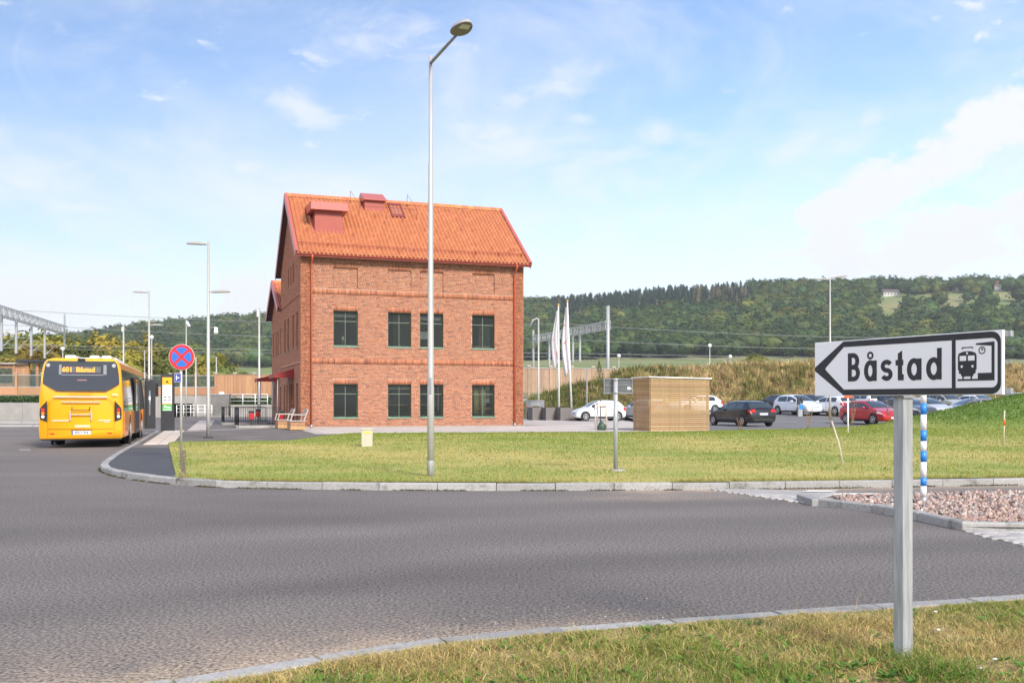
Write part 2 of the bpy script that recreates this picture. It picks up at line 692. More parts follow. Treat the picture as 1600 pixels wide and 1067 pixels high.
def kerb(name, path, width, z0, z1, step, side, gap=0.012):
    root = bpy.data.objects.new(name, None)
    COL.objects.link(root)
    root['kind'] = 'structure'
    a = resample(path, step)
    b = offset_path(a, width * side)
    for i in range(len(a) - 1):
        p, q, r_, s = (Vector((*t, 0)) for t in (a[i], a[i + 1], b[i + 1], b[i]))
        d = (q - p).normalized() * gap / 2
        jz = random.uniform(-0.006, 0.006)
        j = [random.uniform(-.006, .006) for _ in range(2)]
        base = [p + d, q - d, r_ - d, s + d]
        nrm = (s - p).normalized()
        top = [p + d * 2 + nrm * (.014 + j[0]), q - d * 2 + nrm * (.014 + j[1]), r_ - d, s + d]
        mb = MB()
        vs_ = [(v.x, v.y, z0) for v in base] + [(v.x, v.y, z1 - .016 + jz) for v in base] + [(v.x, v.y, z1 + jz) for v in top]
        mb.add(vs_, [(0, 1, 5, 4), (1, 2, 6, 5), (2, 3, 7, 6), (3, 0, 4, 7), (4, 5, 9, 8), (5, 6, 10, 9), (6, 7, 11, 10), (7, 4, 8, 11), (8, 9, 10, 11)])
        mb.build('kerb_stone', M_granite, root)
    return root


# ------------------------------------------------------------------ road
def road_colour(x, y):
    base = np.array([0.168, 0.150, 0.138])
    n1 = fbm(x, y * 1.0, 0.22, 1)
    n2 = fbm(x * 0.35, y, 0.9, 2)            # streaks along the carriageway
    n5 = fbm(x * .5, y * 1.4, 0.55, 7)
    k = 1 + 0.16 * n1 + 0.16 * n2 + 0.20 * np.clip(n5 - .1, 0, 1) - .18 * np.clip(-n5 - .25, 0, 1)
    # wheel tracks, a little polished and paler; dark sealed strip between
    yk = np.interp(x, near_kerb[:, 0], near_kerb[:, 1])
    d = y - yk
    for c, w, a in ((1.7, .45, .10), (3.5, .5, .12), (6.1, .5, .10), (2.6, .4, -.10), (7.4, .8, -.12), (4.8, .6, -.06)):
        k += a * np.exp(-((d - c) / w) ** 2)
    col = base[None] * k[:, None]
    sand = np.array([0.42, 0.325, 0.24])
    n3 = fbm(x, y, 1.3, 3)
    n4 = fbm(x, y, 5.0, 4)
    ms = np.exp(-np.clip(d, 0, None) / (0.20 + 0.46 * sm((0.3 - x) / 2.6))) * (1.25 + 0.9 * n3 + 1.0 * n4) * sm((1.6 - x) / 2)
    yf = np.interp(-x, -far_kerb[:40, 0], far_kerb[:40, 1])
    d2 = yf - y
    ms2 = np.exp(-np.abs(d2 - 0.05) / 0.42) * (0.95 + 0.5 * n3 + 0.6 * n4) * sm((x - 1.0) / 1.5)
    ms3 = 0.32 * np.exp(-((y - 15.0) / .5) ** 2 - ((x - 2.2) / 1.3) ** 2) * (1 + n4)
    msk = np.clip(ms, 0, .85) + np.clip(ms2, 0, .8) + np.clip(ms3, 0, .5)
    msk = np.clip(msk, 0, .9)[:, None]
    return col * (1 - msk) + sand[None] * msk


rx = np.r_[np.arange(-30, -9, 0.4), np.arange(-9, 12, 0.12), np.arange(12, 40, 0.6)]
ry = np.r_[np.arange(-6, 4, 0.5), np.arange(4, 9, 0.07), np.arange(9, 20, 0.14), np.arange(20, 66, 0.6)]
GX, GY = np.meshgrid(rx, ry, indexing='ij')
n, k = GX.shape
i, j = np.meshgrid(np.arange(n - 1), np.arange(k - 1), indexing='ij')
a = (i * k + j).ravel()
struct(np_mesh('road', np.c_[GX.ravel(), GY.ravel(), np.zeros(GX.size)], np.c_[a, a + k, a + k + 1, a + 1], M_road, col=road_colour(GX.ravel(), GY.ravel())))
poly_o = poly_sheet('forecourt', [(-90, -20), (90, -20), (90, 95.5), (-90, 95.5)], -0.006, M_asphalt)
struct(poly_o)
M_ground = mat('far_ground', (0.12, 0.13, 0.045), 0.95, var=0.25, vscale=0.05)
struct(poly_sheet('ground', [(-3000, -400), (3000, -400), (3000, 3000), (-3000, 3000)], -0.35, M_ground))

kerb('kerb', far_kerb, 0.16, -0.1, 0.12, 1.0, 1)
kerb('verge_kerb', near_kerb, 0.14, -0.1, 0.045, 0.8, 1)
far_in = offset_path(far_kerb, 0.158)
near_in = offset_path(near_kerb, 0.138)

# raised block inside the kerb: asphalt pavement
pav = [tuple(p) for p in far_in] + [(-33, 95.4), (75, 95.4)]
struct(poly_sheet('pavement', pav, 0.1, M_asphalt))
# fresh asphalt patch at the corner
li = far_in[np.argmin(np.hypot(far_in[:, 0] + 6.35, far_in[:, 1] - 17.4)):np.argmin(np.hypot(far_in[:, 0] + 12.0, far_in[:, 1] - 30.6))]
struct(poly_sheet('pavement_patch', [tuple(p) for p in li] + [gp(287, 700), gp(292, 748)], 0.1045, M_newasph))
# pale edge slabs of the bus stop
slab_root = bpy.data.objects.new('platform_edge', None)
COL.objects.link(slab_root)
slab_root['kind'] = 'structure'
M_slab = mat('pale_slab', (0.62, 0.54, 0.46), 0.8, var=0.10, vscale=5, objrand=0.06)
for t in range(16):
    b0 = np.array([-12.24, 31.4]) + np.array([-0.3007, 0.9537]) * (t * 1.02)
    for w in range(2):
        mb = MB()
        e = np.array([0.9537, 0.3007])
        pts = [b0 + e * (0.16 + w * .46), b0 + e * (.60 + w * .46), b0 + e * (.60 + w * .46) + np.array([-0.3007, 0.9537]) * 1.0, b0 + e * (.16 + w * .46) + np.array([-0.3007, 0.9537]) * 1.0]
        mb.prism([tuple(p) for p in pts], lambda x, y, d: (x, y, d), 0.09, 0.1075)
        mb.build('slab', M_slab, slab_root)
# bands set into the forecourt asphalt
line_root = bpy.data.objects.new('paving_band', None)
COL.objects.link(line_root)
line_root['kind'] = 'structure'
for (A, B, w, zq) in ((gp(238, 676.5), gp(430, 667.5), .22, .105), (gp(302, 672.3), gp(318, 657), .55, .108), (gp(316, 671.7), gp(329, 657), .55, .111)):
    A, B = np.array(A), np.array(B)
    d = (B - A) / np.linalg.norm(B - A)
    nn = np.array([-d[1], d[0]]) * w / 2
    L_ = np.linalg.norm(B - A)
    for t in np.arange(0, L_ - .5, 1.0):
        p, q = A + d * t, A + d * (t + .99)
        MB().prism([tuple(p - nn), tuple(q - nn), tuple(q + nn), tuple(p + nn)], lambda x, y, dd: (x, y, dd), 0.09, zq).build('paving_stone', M_paver, line_root)

# pale paving round the station and the square to its right
sq = [gp(494, 678.4), gp(700, 677.2), gp(1015, 675.4), (9.6, 46.0), (10.2, 58), (9, 80), (-4, 80), uv(13, 0.2), uv(0, 0.2), uv(-.3, -1.5)]
struct(poly_sheet('square', sq, 0.1042, M_paver))
pj = bpy.data.objects.new('square_paving', None)
COL.objects.link(pj)
pj['kind'] = 'structure'
M_paver2 = mat('concrete_slab', (0.47, 0.42, 0.385), 0.85, var=0.12, vscale=2, objrand=0.12)
slab_me = None
sqa = np.array(sq)
cnt = 0
for iu in range(0, 24):
    for iv in range(-7, 16):
        u0, v0 = iu * 1.2, iv * 1.2
        cx, cy = uv(u0 + .6, v0 + .6)
        ok = all(in_poly(np.array([uv(u0 + du, v0 + dv)[0]]), np.array([uv(u0 + du, v0 + dv)[1]]), sq)[0] for du in (0, 1.2) for dv in (0, 1.2))
        if not ok or (u0 < 12.7 and v0 > -1.2) or cnt >= 290:
            continue
        if slab_me is None:
            o = MB().cbox(-.594, .594, -.594, .594, -.02, .006, .004).build('paving_slab', M_paver2, pj)
            slab_me = o.data
        else:
            o = link('paving_slab', slab_me, pj)
        o.location = (cx, cy, 0.1042)
        o.rotation_euler = (0, 0, TH)
        cnt += 1


# ------------------------------------------------------------------ lawn with its mound
def y_back(x):
    return np.interp(x, [-12, -8.0, -7.6, -7.0, 5.0, 9.3, 10.4, 14, 18.5, 22, 30, 75], [33.0, 34.2, 40.5, 42.6, 44.2, 45.6, 46.6, 48.5, 53, 58, 60, 60])


fi = far_in[far_in[:, 1] < 19.2]
fi = fi[np.argsort(fi[:, 0])]


def y_front(x):
    yk = np.interp(x, fi[:, 0], fi[:, 1]) - 0.01
    yl = np.interp(x, [-11.75, -6.3], [32.8, 18.0])
    return np.where(x > -6.3, yk, np.maximum(yk, yl))


def mound(x, y):
    h = np.clip((x - 19.7) * 0.19, 0, 2.7)
    h = h * h / (h + 0.12)
    yb = y_back(x)
    return h * sm((y - 43.5) / 9.5) * (1 - 0.85 * sm((y - (yb - 4)) / 4))


def lawn_z(x, y):
    return 0.108 + 0.018 * fbm(x, y, 0.5, 11) + 0.02 + mound(x, y) + 0.05 * mound(x, y) * fbm(x, y, 0.6, 15) + 0.10 * sm((y - 24) / 14) * sm((y_back(x) - y) / 6) * sm((x + 6) / 6) * (x < 30)


GREEN = np.array([0.215, 0.265, 0.042])
FRESH = np.array([0.11, 0.185, 0.022])
DRY = np.array([0.47, 0.38, 0.13])
BROWN = np.array([0.20, 0.13, 0.07])


def lawn_mix(x, y):
    n1 = fbm(x, y * 0.7, 0.30, 21)
    n2 = fbm(x * .6, y, 1.1, 22)
    dry = np.clip(0.36 + 0.62 * n1 + 0.45 * n2, 0, 1)
    dry = dry * (1 - 0.75 * sm((y - 31) / 9)) * (1 - .85 * np.clip(mound(x, y) * 3, 0, 1))
    return dry


def lawn_colour(x, y):
    d = lawn_mix(x, y)[:, None]
    fr = np.clip(mound(x, y) * 2.0, 0, 1)[:, None]
    g = GREEN * (1 - fr) + FRESH * fr
    return g * (1 - d) + DRY * d


xs = np.r_[np.arange(-11.7, 12, 0.25), np.arange(12, 75, 0.6)]
lawn = grid_sheet('lawn', xs, lambda x: np.linspace(float(y_front(x)), float(max(y_back(x), y_front(x) + .05)), 70), lawn_z, M_lawn)
vv = np.empty(len(lawn.data.vertices) * 3, np.float32)
lawn.data.vertices.foreach_get('co', vv)
vv = vv.reshape(-1, 3)
ca = lawn.data.color_attributes.new('Col', 'FLOAT_COLOR', 'POINT')
cc = np.ones((len(vv), 4), np.float32)
cc[:, :3] = lawn_colour(vv[:, 0].astype(float), vv[:, 1].astype(float))
ca.data.foreach_set('color', cc.ravel())
struct(lawn)


def blades(name, x, y, z, h, w, col, lean=0.5, seg=1, label='grass'):
    """Grass as thin tapering blades; seg 1 = one triangle, 2 = bent blade."""
    n = len(x)
    a = RNG.random(n) * 2 * np.pi
    b = RNG.random(n) * 2 * np.pi
    ln = h * lean * (0.3 + RNG.random(n))
    dx, dy = np.cos(a) * w / 2, np.sin(a) * w / 2
    lx, ly = np.cos(b) * ln, np.sin(b) * ln
    if seg == 1:
        v = np.stack([np.c_[x - dx, y - dy, z], np.c_[x + dx, y + dy, z], np.c_[x + lx, y + ly, z + h]], 1).reshape(-1, 3)
        f = np.arange(3 * n).reshape(-1, 3)
        c = np.repeat(col, 3, 0)
    else:
        v = np.stack([np.c_[x - dx, y - dy, z], np.c_[x + dx, y + dy, z], np.c_[x + lx * .35 - dx * .7, y + ly * .35 - dy * .7, z + h * .6],
                      np.c_[x + lx * .35 + dx * .7, y + ly * .35 + dy * .7, z + h * .6], np.c_[x + lx * 1.3, y + ly * 1.3, z + h * .95]], 1).reshape(-1, 3)
        b0 = np.arange(n)[:, None] * 5
        f = np.concatenate([b0 + np.array([[0, 1, 3]]), b0 + np.array([[0, 3, 2]]), b0 + np.array([[2, 3, 4]])], 0)
        c = np.repeat(col, 5, 0)
    o = np_mesh(name, v, f, M_grass, col=c)
    return stuff(o, label)


def jitter(col, s=0.25):
    k = 1 + (RNG.random((len(col), 1)) - .5) * 2 * s
    return np.clip(col * k * (1 + (RNG.random(col.shape) - .5) * 0.18), 0.005, 0.9)


# lawn grass: denser near the kerb
n = 210000
x = RNG.random(n) * 46 - 13
y = 15.9 + (RNG.random(n) ** 1.5) * 44
ok = (y > y_front(x) + 0.02) & (y < y_back(x) - 0.02) & (x > -11.7) & (x < 0.62 * y + 1) & (x > -.62 * y - 1)
x, y = x[ok], y[ok]
dm = lawn_mix(x, y)
pick = RNG.random(len(x))
fr = np.clip(mound(x, y) * 2, 0, 1)[:, None]
col = np.where((pick < dm)[:, None], DRY, GREEN * (1 - fr) + FRESH * fr)
hh = (0.025 + 0.035 * RNG.random(len(x))) * (0.7 + .6 * np.clip(fbm(x, y, 1.4, 31) + .4, 0, 1)) * (1 + 1.5 * fr[:, 0])
blades('lawn_grass', x, y, lawn_z(x, y) - .004, hh, 0.006 + 0.0011 * (y - 10), jitter(col), 0.8, 1, 'short lawn grass, patchy green and straw yellow, behind the kerb')
# ragged fringe along the kerb
n = 16000
t = RNG.random(n)
s = far_in[(far_in[:, 0] > -6.2) & (far_in[:, 1] < 24)]
s = s[np.argsort(s[:, 0])]
x = -6.1 + t * 30
y = np.interp(x, s[:, 0], s[:, 1]) + np.abs(RNG.normal(0, .12, n))
col = np.where((RNG.random(n) < .6)[:, None], DRY, GREEN)
ok = fbm(x, y, 1.2, 33) > -.25
blades('kerb_grass', x[ok], y[ok], np.full(ok.sum(), .105), (.04 + .06 * RNG.random(n))[ok], np.full(ok.sum(), .012), jitter(col[ok], .3), 0.9, 1, 'ragged dry grass fringe along the far kerb')


# moss and dirt collecting at the foot of the far kerb
n = 9000
t = RNG.random(n)
fk = resample(far_kerb, .05)
fk = fk[(fk[:, 1] < 24) & (fk[:, 0] < 14)]
q_ = (t * (len(fk) - 1)).astype(int)
x = fk[q_, 0] + RNG.normal(0, .012, n)
y = fk[q_, 1] - np.abs(RNG.normal(0, .022, n)) - .004
ok = fbm(x * 2, y * 2, .9, 35) + .25 * RNG.random(n) > .05
col = np.where((RNG.random(n) < .45)[:, None], np.array([.07, .085, .02]), np.array([.11, .085, .05]))
blades('kerb_moss', x[ok], y[ok], np.zeros(ok.sum()), (.008 + .03 * RNG.random(n) ** 2)[ok], np.full(ok.sum(), .022), jitter(col[ok], .3), 1.0, 1, 'thin line of moss and dirt at the foot of the far kerb')

# ------------------------------------------------------------------ near verge
vg = [tuple(p) for p in near_in] + [(30, -14), (-14, -14)]
M_verge = mat('verge_soil', (0.34, 0.25, 0.105), 0.95, var=0.5, vscale=30, vlo=.35, vhi=.65, bump=0.02, bscale=28, color2=(0.15, 0.16, 0.045), c2scale=1.6)


def verge_z(x, y):
    yk_ = np.interp(x, near_in[:, 0], near_in[:, 1])
    return 0.036 + 0.010 * fbm(x, y, 1.2, 41) - .014 * sm((yk_ - y - .1) / 1.3)


nk = near_in[np.argsort(near_in[:, 0])]
xs = np.arange(-13.5, 29, 0.15)
struct(grid_sheet('verge', xs, lambda x: np.linspace(-14, float(np.interp(x, nk[:, 0], nk[:, 1])), 60), verge_z, M_verge))
n = 330000
x = RNG.random(n) * 10.5 - 3.8
yk = np.interp(x, nk[:, 0], nk[:, 1])
y = yk - .015 - (RNG.random(n) ** 1.1) * 4.2
n1 = fbm(x, y, 0.9, 51)
n2 = fbm(x, y, 3.0, 52)
ok = (RNG.random(n) < 0.70 + .9 * n2)
x, y, n1, n2, yk = x[ok], y[ok], n1[ok], n2[ok], yk[ok]
edge = np.clip(1 - (yk - y) / 1.5, 0, 1)
g = np.clip(0.44 + 1.1 * n1 - 0.24 * edge, .06, .96)
pick = RNG.random(len(x))
col = np.where((pick < g)[:, None], np.array([0.225, 0.28, 0.048]), np.where((pick < g + .08)[:, None], BROWN, np.array([0.55, 0.43, 0.18])))
hh = (0.022 + 0.042 * RNG.random(len(x)) ** 1.8) * (0.75 + .7 * np.clip(n2 + .4, 0, 1)) * (0.45 + .55 * sm((yk - y) / .25))
blades('verge_grass', x, y, verge_z(x, y) - .004, hh, 0.0035 + .003 * RNG.random(len(x)), jitter(col, .35), 1.35, 2, 'half dry grass on the verge around the direction sign')
# taller straws
n = 700
x = RNG.random(n) * 9 - 3
yk = np.interp(x, nk[:, 0], nk[:, 1])
y = yk - (RNG.random(n) ** 1.6) * 2.6
blades('verge_straw', x, y, verge_z(x, y), .08 + .10 * RNG.random(n) ** 2, np.full(n, .003), jitter(np.tile([0.50, 0.40, 0.17], (n, 1)), .3), .7, 2, 'tall dry straws sticking out of the verge grass')


# taller green tufts round the sign post and low in the picture
n = 5200
x = np.r_[RNG.normal(2.22, .28, 1900), RNG.random(3300) * 6.5 - 2.2]
y = np.r_[RNG.normal(5.25, .16, 1900), 4.55 + .55 * RNG.random(3300) + .06 * x[1900:]]
ok = (fbm(x, y, 2.2, 55) > -.05) & (y < np.interp(x, nk[:, 0], nk[:, 1]) - .1)
x, y = x[ok], y[ok]
col = np.where((RNG.random(len(x)) < .78)[:, None], np.array([.15, .24, .035]), np.array([.40, .33, .13]))
blades('verge_tufts', x, y, verge_z(x, y), .05 + .075 * RNG.random(len(x)), np.full(len(x), .006), jitter(col, .3), .9, 2, 'taller green grass tufts at the foot of the sign post')


# clover and dandelion leaves low in the grass
def leaf_rosettes(name, pts, r, m, label):
    V, F = [], []
    for (px_, py_, pz) in pts:
        for _ in range(random.randint(4, 8)):
            a = random.random() * 6.283
            L_ = r * random.uniform(.6, 1.3)
            w = L_ * random.uniform(.3, .5)
            ca_, sa = math.cos(a), math.sin(a)
            up = random.uniform(.2, .8) * L_
            o = len(V)
            for (s_, t_, h_) in ((0, 0, 0), (.5, -.5, .7), (1, 0, .8), (.5, .5, .7)):
                V.append((px_ + ca_ * s_ * L_ - sa * t_ * w, py_ + sa * s_ * L_ + ca_ * t_ * w, pz + .01 + h_ * up))
            F.append((o, o + 1, o + 2, o + 3))
    return stuff(np_mesh(name, np.array(V), np.array(F), m), label)


M_leaf = mat('weed_leaf', (0.12, 0.26, 0.035), 0.5, var=0.3, vscale=20, transl=0.3)
pts = []
for _ in range(420):
    x = random.uniform(-2.5, 5)
    y = float(np.interp(x, nk[:, 0], nk[:, 1])) - abs(random.gauss(0, 1.4)) - .1
    if fbm(np.array([x]), np.array([y]), .9, 51)[0] > -0.05 or random.random() < .12:
        pts.append((x, y, .03))
for _ in range(110):
    pts.append((random.gauss(2.3, .45), random.gauss(5.12, .16), .035))
leaf_rosettes('weeds', pts, .045, M_leaf, 'fresh green weed leaves in the verge grass')
M_chip = mat('pale_litter', (0.75, 0.74, 0.7), .6)
for q, (px_, py_) in enumerate(((1466, 983), (1532, 1043), (1555, 1029), (1461, 955))):
    xx, yy = gp(px_, py_, .06)
    bm = bmesh.new()
    bmesh.ops.create_icosphere(bm, subdivisions=1, radius=.014)
    for v in bm.verts:
        v.co = Vector((v.co.x * random.uniform(.8, 1.5), v.co.y * random.uniform(.7, 1.2), v.co.z * .5))
    o = MB().bm(bm).build('pale_pebble', M_chip)
    o.location = (xx, yy, .06)
    tag(o, 'small white pebble lying in the verge grass near the direction sign', 'pebble', 'white pebbles in the verge')


# pebbles and crumbs on the sandy road edge
V, F = [], []
for _ in range(1500):
    x = random.uniform(-5.5, 1.5)
    y = float(np.interp(x, near_kerb[:, 0], near_kerb[:, 1])) + abs(random.gauss(0, .35))
    r_ = random.uniform(.002, .007) * (1.8 if random.random() < .05 else 1)
    o = len(V)
    for d in ((1, 0, 0), (0, 1, 0), (-1, 0, 0), (0, -1, 0), (0, 0, 1)):
        V.append((x + d[0] * r_ * random.uniform(.7, 1.4), y + d[1] * r_ * random.uniform(.7, 1.4), .001 + d[2] * r_))
    F += [(o, o + 1, o + 4), (o + 1, o + 2, o + 4), (o + 2, o + 3, o + 4), (o + 3, o, o + 4)]
stuff(np_mesh('grit', np.array(V), np.array(F), mat('grit', (0.36, 0.29, 0.22), .9, var=.6, vscale=30)), 'loose grit and sand along the near road edge')


# ------------------------------------------------------------------ gravel island, setts, white marks
isl = smooth_path([gp(1276, 790, 0), gp(1330, 796, 0), gp(1392, 804, 0), gp(1450, 817, 0), gp(1503, 829, 0)], 2)
isl2 = np.array([gp(1503, 829, 0), gp(1560, 830, 0), gp(1600, 830.5, 0), (9.5, 11.0), (14, 11.2)])
back = np.array([(15, 17.2), (9.5, 15.85), gp(1600, 773, 0), gp(1450, 777, 0), gp(1300, 781, 0), gp(1280, 783, 0)])
kerb('island_kerb', isl, .14, -.1, .105, .95, -1)
kerb('island_end_kerb', isl2, .14, -.1, .105, 1.0, -1)
kerb('island_back_kerb', back, .12, -.1, .06, 1.0, -1)
MB().cbox(4.33, 4.52, 13.86, 14.62, -.1, .10, .012).build('island_nose', M_granite)['kind'] = 'structure'
ipoly = [tuple(p) for p in isl] + [tuple(p) for p in isl2[1:]] + [tuple(p) for p in back]
struct(poly_sheet('island_bed', ipoly, 0.05, M_soil))
M_stone = mat('pink_granite_stone', (0.34, 0.235, 0.195), 0.8, var=0.3, vscale=20, objrand=0.32, bump=.004, bscale=40)
island = bpy.data.objects.new('gravel_island', None)
COL.objects.link(island)
island['kind'] = 'structure'
stone_me = []
for s in range(7):
    bm = bmesh.new()
    bmesh.ops.create_icosphere(bm, subdivisions=1, radius=1.0)
    for v in bm.verts:
        v.co *= random.uniform(.7, 1.2)
    for _ in range(7):      # broken flat faces
        nrm = Vector((random.gauss(0, 1), random.gauss(0, 1), random.gauss(0, 1))).normalized()
        for v in bm.verts:
            d = v.co.dot(nrm)
            if d > .42:
                v.co -= nrm * (d - .42)
    me = bpy.data.meshes.new('stone')
    bm.to_mesh(me)
    bm.free()
    me.materials.append(M_stone)
    stone_me.append(me)
ip = np.array(ipoly)
sx = RNG.random(12000) * 8 + 4.6
sy = RNG.random(12000) * 5.0 + 11.1
ok = in_poly(sx, sy, [tuple(p) for p in (ip - ip.mean(0)) * 0.955 + ip.mean(0)]) & (sx > 4.85)
sx, sy = sx[ok], sy[ok]
vis = np.argsort(sy + 6 * ((sx / sy) > .56))
stv, stf = [], []
for c, q in enumerate(vis[:4200]):
    r_ = random.uniform(.028, .054) * (1.3 if random.random() < .1 else 1)
    loc = (sx[q], sy[q], .045 + random.uniform(0, .035))
    rot = (random.random() * 6, random.random() * 6, random.random() * 6)
    sc = (r_ * 1.25, r_, r_ * .8)
    me = stone_me[c % 7]
    if c < 290:
        o = link('stone', me, island)
        o.location, o.rotation_euler, o.scale = loc, rot, sc
    else:
        Mx = Matrix.LocRotScale(Vector(loc), __import__('mathutils').Euler(rot), Vector(sc))
        o0 = len(stv)
        stv += [tuple(Mx @ v.co) for v in me.vertices]
        stf += [tuple(i_ + o0 for i_ in p.vertices) for p in me.polygons]
o = np_mesh('loose_stones', np.array(stv), np.array(stf), mat('pink_granite_stones', (0.34, 0.235, 0.195), 0.8, var=0.6, vlo=.35, vhi=.65, vscale=8, color2=(.37, .325, .30), c2scale=6.5, c2lo=.5, c2hi=.56, bump=.004, bscale=40))
o.parent = island
o['kind'] = 'stuff'

# granite setts before the island tip and at its near corner
sett_root = bpy.data.objects.new('sett_paving', None)
COL.objects.link(sett_root)
sett_root['kind'] = 'structure'
pA = [gp(1112, 765.5, 0), gp(1275, 789, 0), (4.5, 14.7), gp(1285, 780, 0), (5.4, 15.9), gp(1180, 765, 0)]
pB = [gp(1505, 830.5, 0), gp(1600, 831.5, 0), (8.2, 10.6), (8.0, 9.4), gp(1600, 853, 0)]
struct(poly_sheet('sett_bed', pA, 0.004, M_conc))
struct(poly_sheet('sett_corner_bed', pB, 0.004, M_conc))
sett_me = MB().cbox(-.0725, .0725, -.0475, .0475, -.05, .020, .006).build('sett', mat('pale_granite_sett', (0.38, 0.36, 0.34), .8, var=.25, vscale=30, objrand=.2), sett_root)
sett_mesh = sett_me.data
bpy.data.objects.remove(sett_me)
cand = []
for poly, ang in ((pA, 0.12), (pB, 0.0)):
    P_ = np.array(poly)
    x0, y0 = P_.min(0)
    x1, y1 = P_.max(0)
    for q, yy in enumerate(np.arange(y0, y1, .1)):
        for xx in np.arange(x0 + (q % 2) * .075, x1, .15):
            if in_poly(np.array([xx]), np.array([yy]), poly)[0]:
                cand.append((xx, yy))
cand.sort(key=lambda p: p[1])
V, F = [], []
cv = np.array([v.co[:] for v in sett_mesh.vertices])
for c, (xx, yy) in enumerate(cand):
    if c < 280:
        o = link('sett', sett_mesh, sett_root)
        o.location = (xx, yy, random.uniform(-.002, .002))
        o.rotation_euler = (random.gauss(0, .012), random.gauss(0, .012), random.gauss(0, .03))
    else:
        o0 = len(V)
        V += [tuple(p + np.array([xx, yy, random.uniform(-.002, .002)])) for p in cv]
        F += [tuple(i_ + o0 for i_ in p.vertices) for p in sett_mesh.polygons]
mb = MB()
mb.add(V, F)
if V:
    o = mb.build('far_setts', MATS['pale_granite_sett'], sett_root)
    o['kind'] = 'stuff'
mk = bpy.data.objects.new('road_marking', None)
COL.objects.link(mk)
mk['kind'] = 'structure'
M_mark = mat('road_marking_paint', (0.72, 0.71, 0.66), .7, var=.12, vscale=8)
for q, (a_, b_) in enumerate(((gp(1252, 770.5, 0), gp(1312, 768.5, 0)), (gp(1300, 775.5, 0), gp(1372, 773.5, 0)))):
    poly_sheet('painted_block', [a_, (b_[0] - .25, a_[1] - .02), (b_[0], b_[1]), (a_[0] + .2, b_[1] + .03)], 0.030 + .004 * q, M_mark, mk)
poly_sheet('painted_block', [gp(30, 704, 0), gp(48, 704, 0), gp(47, 701.5, 0), gp(30, 701.5, 0)], 0.004, mat('worn_paint', (.24, .23, .22), .8, var=.3, vscale=9), mk)

# torn asphalt edge along the lawn
mb = MB()
V, F = [], []
A, B = np.array(gp(288, 749)), np.array(gp(287, 706))
for q in range(160):
    t = random.random()
    p = A + (B - A) * t + np.array([random.gauss(-.02, .035), 0])
    r_ = random.uniform(.02, .06)
    o0 = len(V)
    for d in ((1, 0, 0), (0, 1, 0), (-1, 0, 0), (0, -1, 0), (0, 0, 1)):
        V.append((p[0] + d[0] * r_ * random.uniform(.6, 1.4), p[1] + d[1] * r_ * 1.5, .112 + d[2] * r_ * random.uniform(.6, 1.3)))
    F += [(o0, o0 + 1, o0 + 4), (o0 + 1, o0 + 2, o0 + 4), (o0 + 2, o0 + 3, o0 + 4), (o0 + 3, o0, o0 + 4)]
stuff(np_mesh('asphalt_rubble', np.array(V), np.array(F), mat('asphalt_crumb', (0.14, .105, .075), .9, var=.5, vscale=12)), 'broken crumbs of asphalt and soil along the lawn edge')


# ------------------------------------------------------------------ car park, grassy bank, fields, hill
def lot_z(x, y):
    return 0.102 + 0.5 * sm((y - 58) / 18) * sm((x - 4) / 8) + 0.65 * sm((y - 76) / 24) * sm((x - 6) / 10)


struct(grid_sheet('car_park', np.arange(8.6, 140, 1.2), lambda x: np.linspace(float(y_back(min(x, 75.0))) - .35, 92, 60), lambda x, y: lot_z(x, y) + 0.004 * (y > 45), M_lot))
pmk = bpy.data.objects.new('bay_marking', None)
COL.objects.link(pmk)
pmk['kind'] = 'structure'
for q in range(9):
    bx, by = 15.5 + q * 2.45, 60.2 + q * .87
    z = float(lot_z(np.array([bx]), np.array([by + 2]))[0]) + .03
    poly_sheet('bay_line', [(bx, by), (bx + .12, by), (bx + .12 - 1.6, by + 4.6), (bx - 1.6, by + 4.6)], z, M_mark, pmk)


def bank_z(x, y):
    foot = 83 + 0.03 * (x - 10)
    t = sm((y - foot) / 11.5)
    amp = 3.0 * sm((x + 3) / 12) + 0.55 * sm((x - 13) / 14)
    amp = np.where(x < 10, np.minimum(amp, 2.5 + 0 * x), amp)
    return lot_z(x, np.minimum(y, 100)) - .05 + amp * t + 0.5 * t * fbm(x, y, .16, 61) + .22 * t * fbm(x, y, .6, 62)


M_bank = mat('bank_soil', (0.20, 0.165, 0.065), .95, var=.35, vscale=.9, color2=(0.085, .10, .03), c2scale=.25)
struct(grid_sheet('embankment', np.arange(-8, 150, 1.0), lambda x: np.linspace(80, 126, 60), bank_z, M_bank))

RIDGE_PX = np.array([-3000, -600, 0, 130, 250, 400, 620, 820, 900, 1000, 1100, 1200, 1300, 1450, 1600, 2200, 4500])
RIDGE_PY = np.array([560, 552, 535, 518, 503, 490, 476, 466, 459, 449, 443, 438, 435, 433, 430, 425, 440])


FOOT, CREST = 560.0, 930.0


def hill_z(x, y):
    px_ = 800 + FPX * x / np.maximum(y, 60)
    zr = EYE + (HOR - np.interp(px_, RIDGE_PX, RIDGE_PY)) * CREST / FPX - 12
    zr = np.maximum(zr, 30)
    z4 = 17 + 9 * sm((px_ - 300) / 600)
    near = 2.0 + (z4 - 2) * np.clip((y - 118) / (FOOT - 118), 0, 1)
    t = np.clip((y - FOOT) / (CREST - FOOT), 0, 1)
    z = near + (zr - z4) * (0.75 * t + 0.25 * sm(t)) + 2.5 * fbm(x, y, .012, 71) * sm((y - 540) / 120)
    return z - 14 * np.clip((y - CREST - 15) / 300, 0, 4)


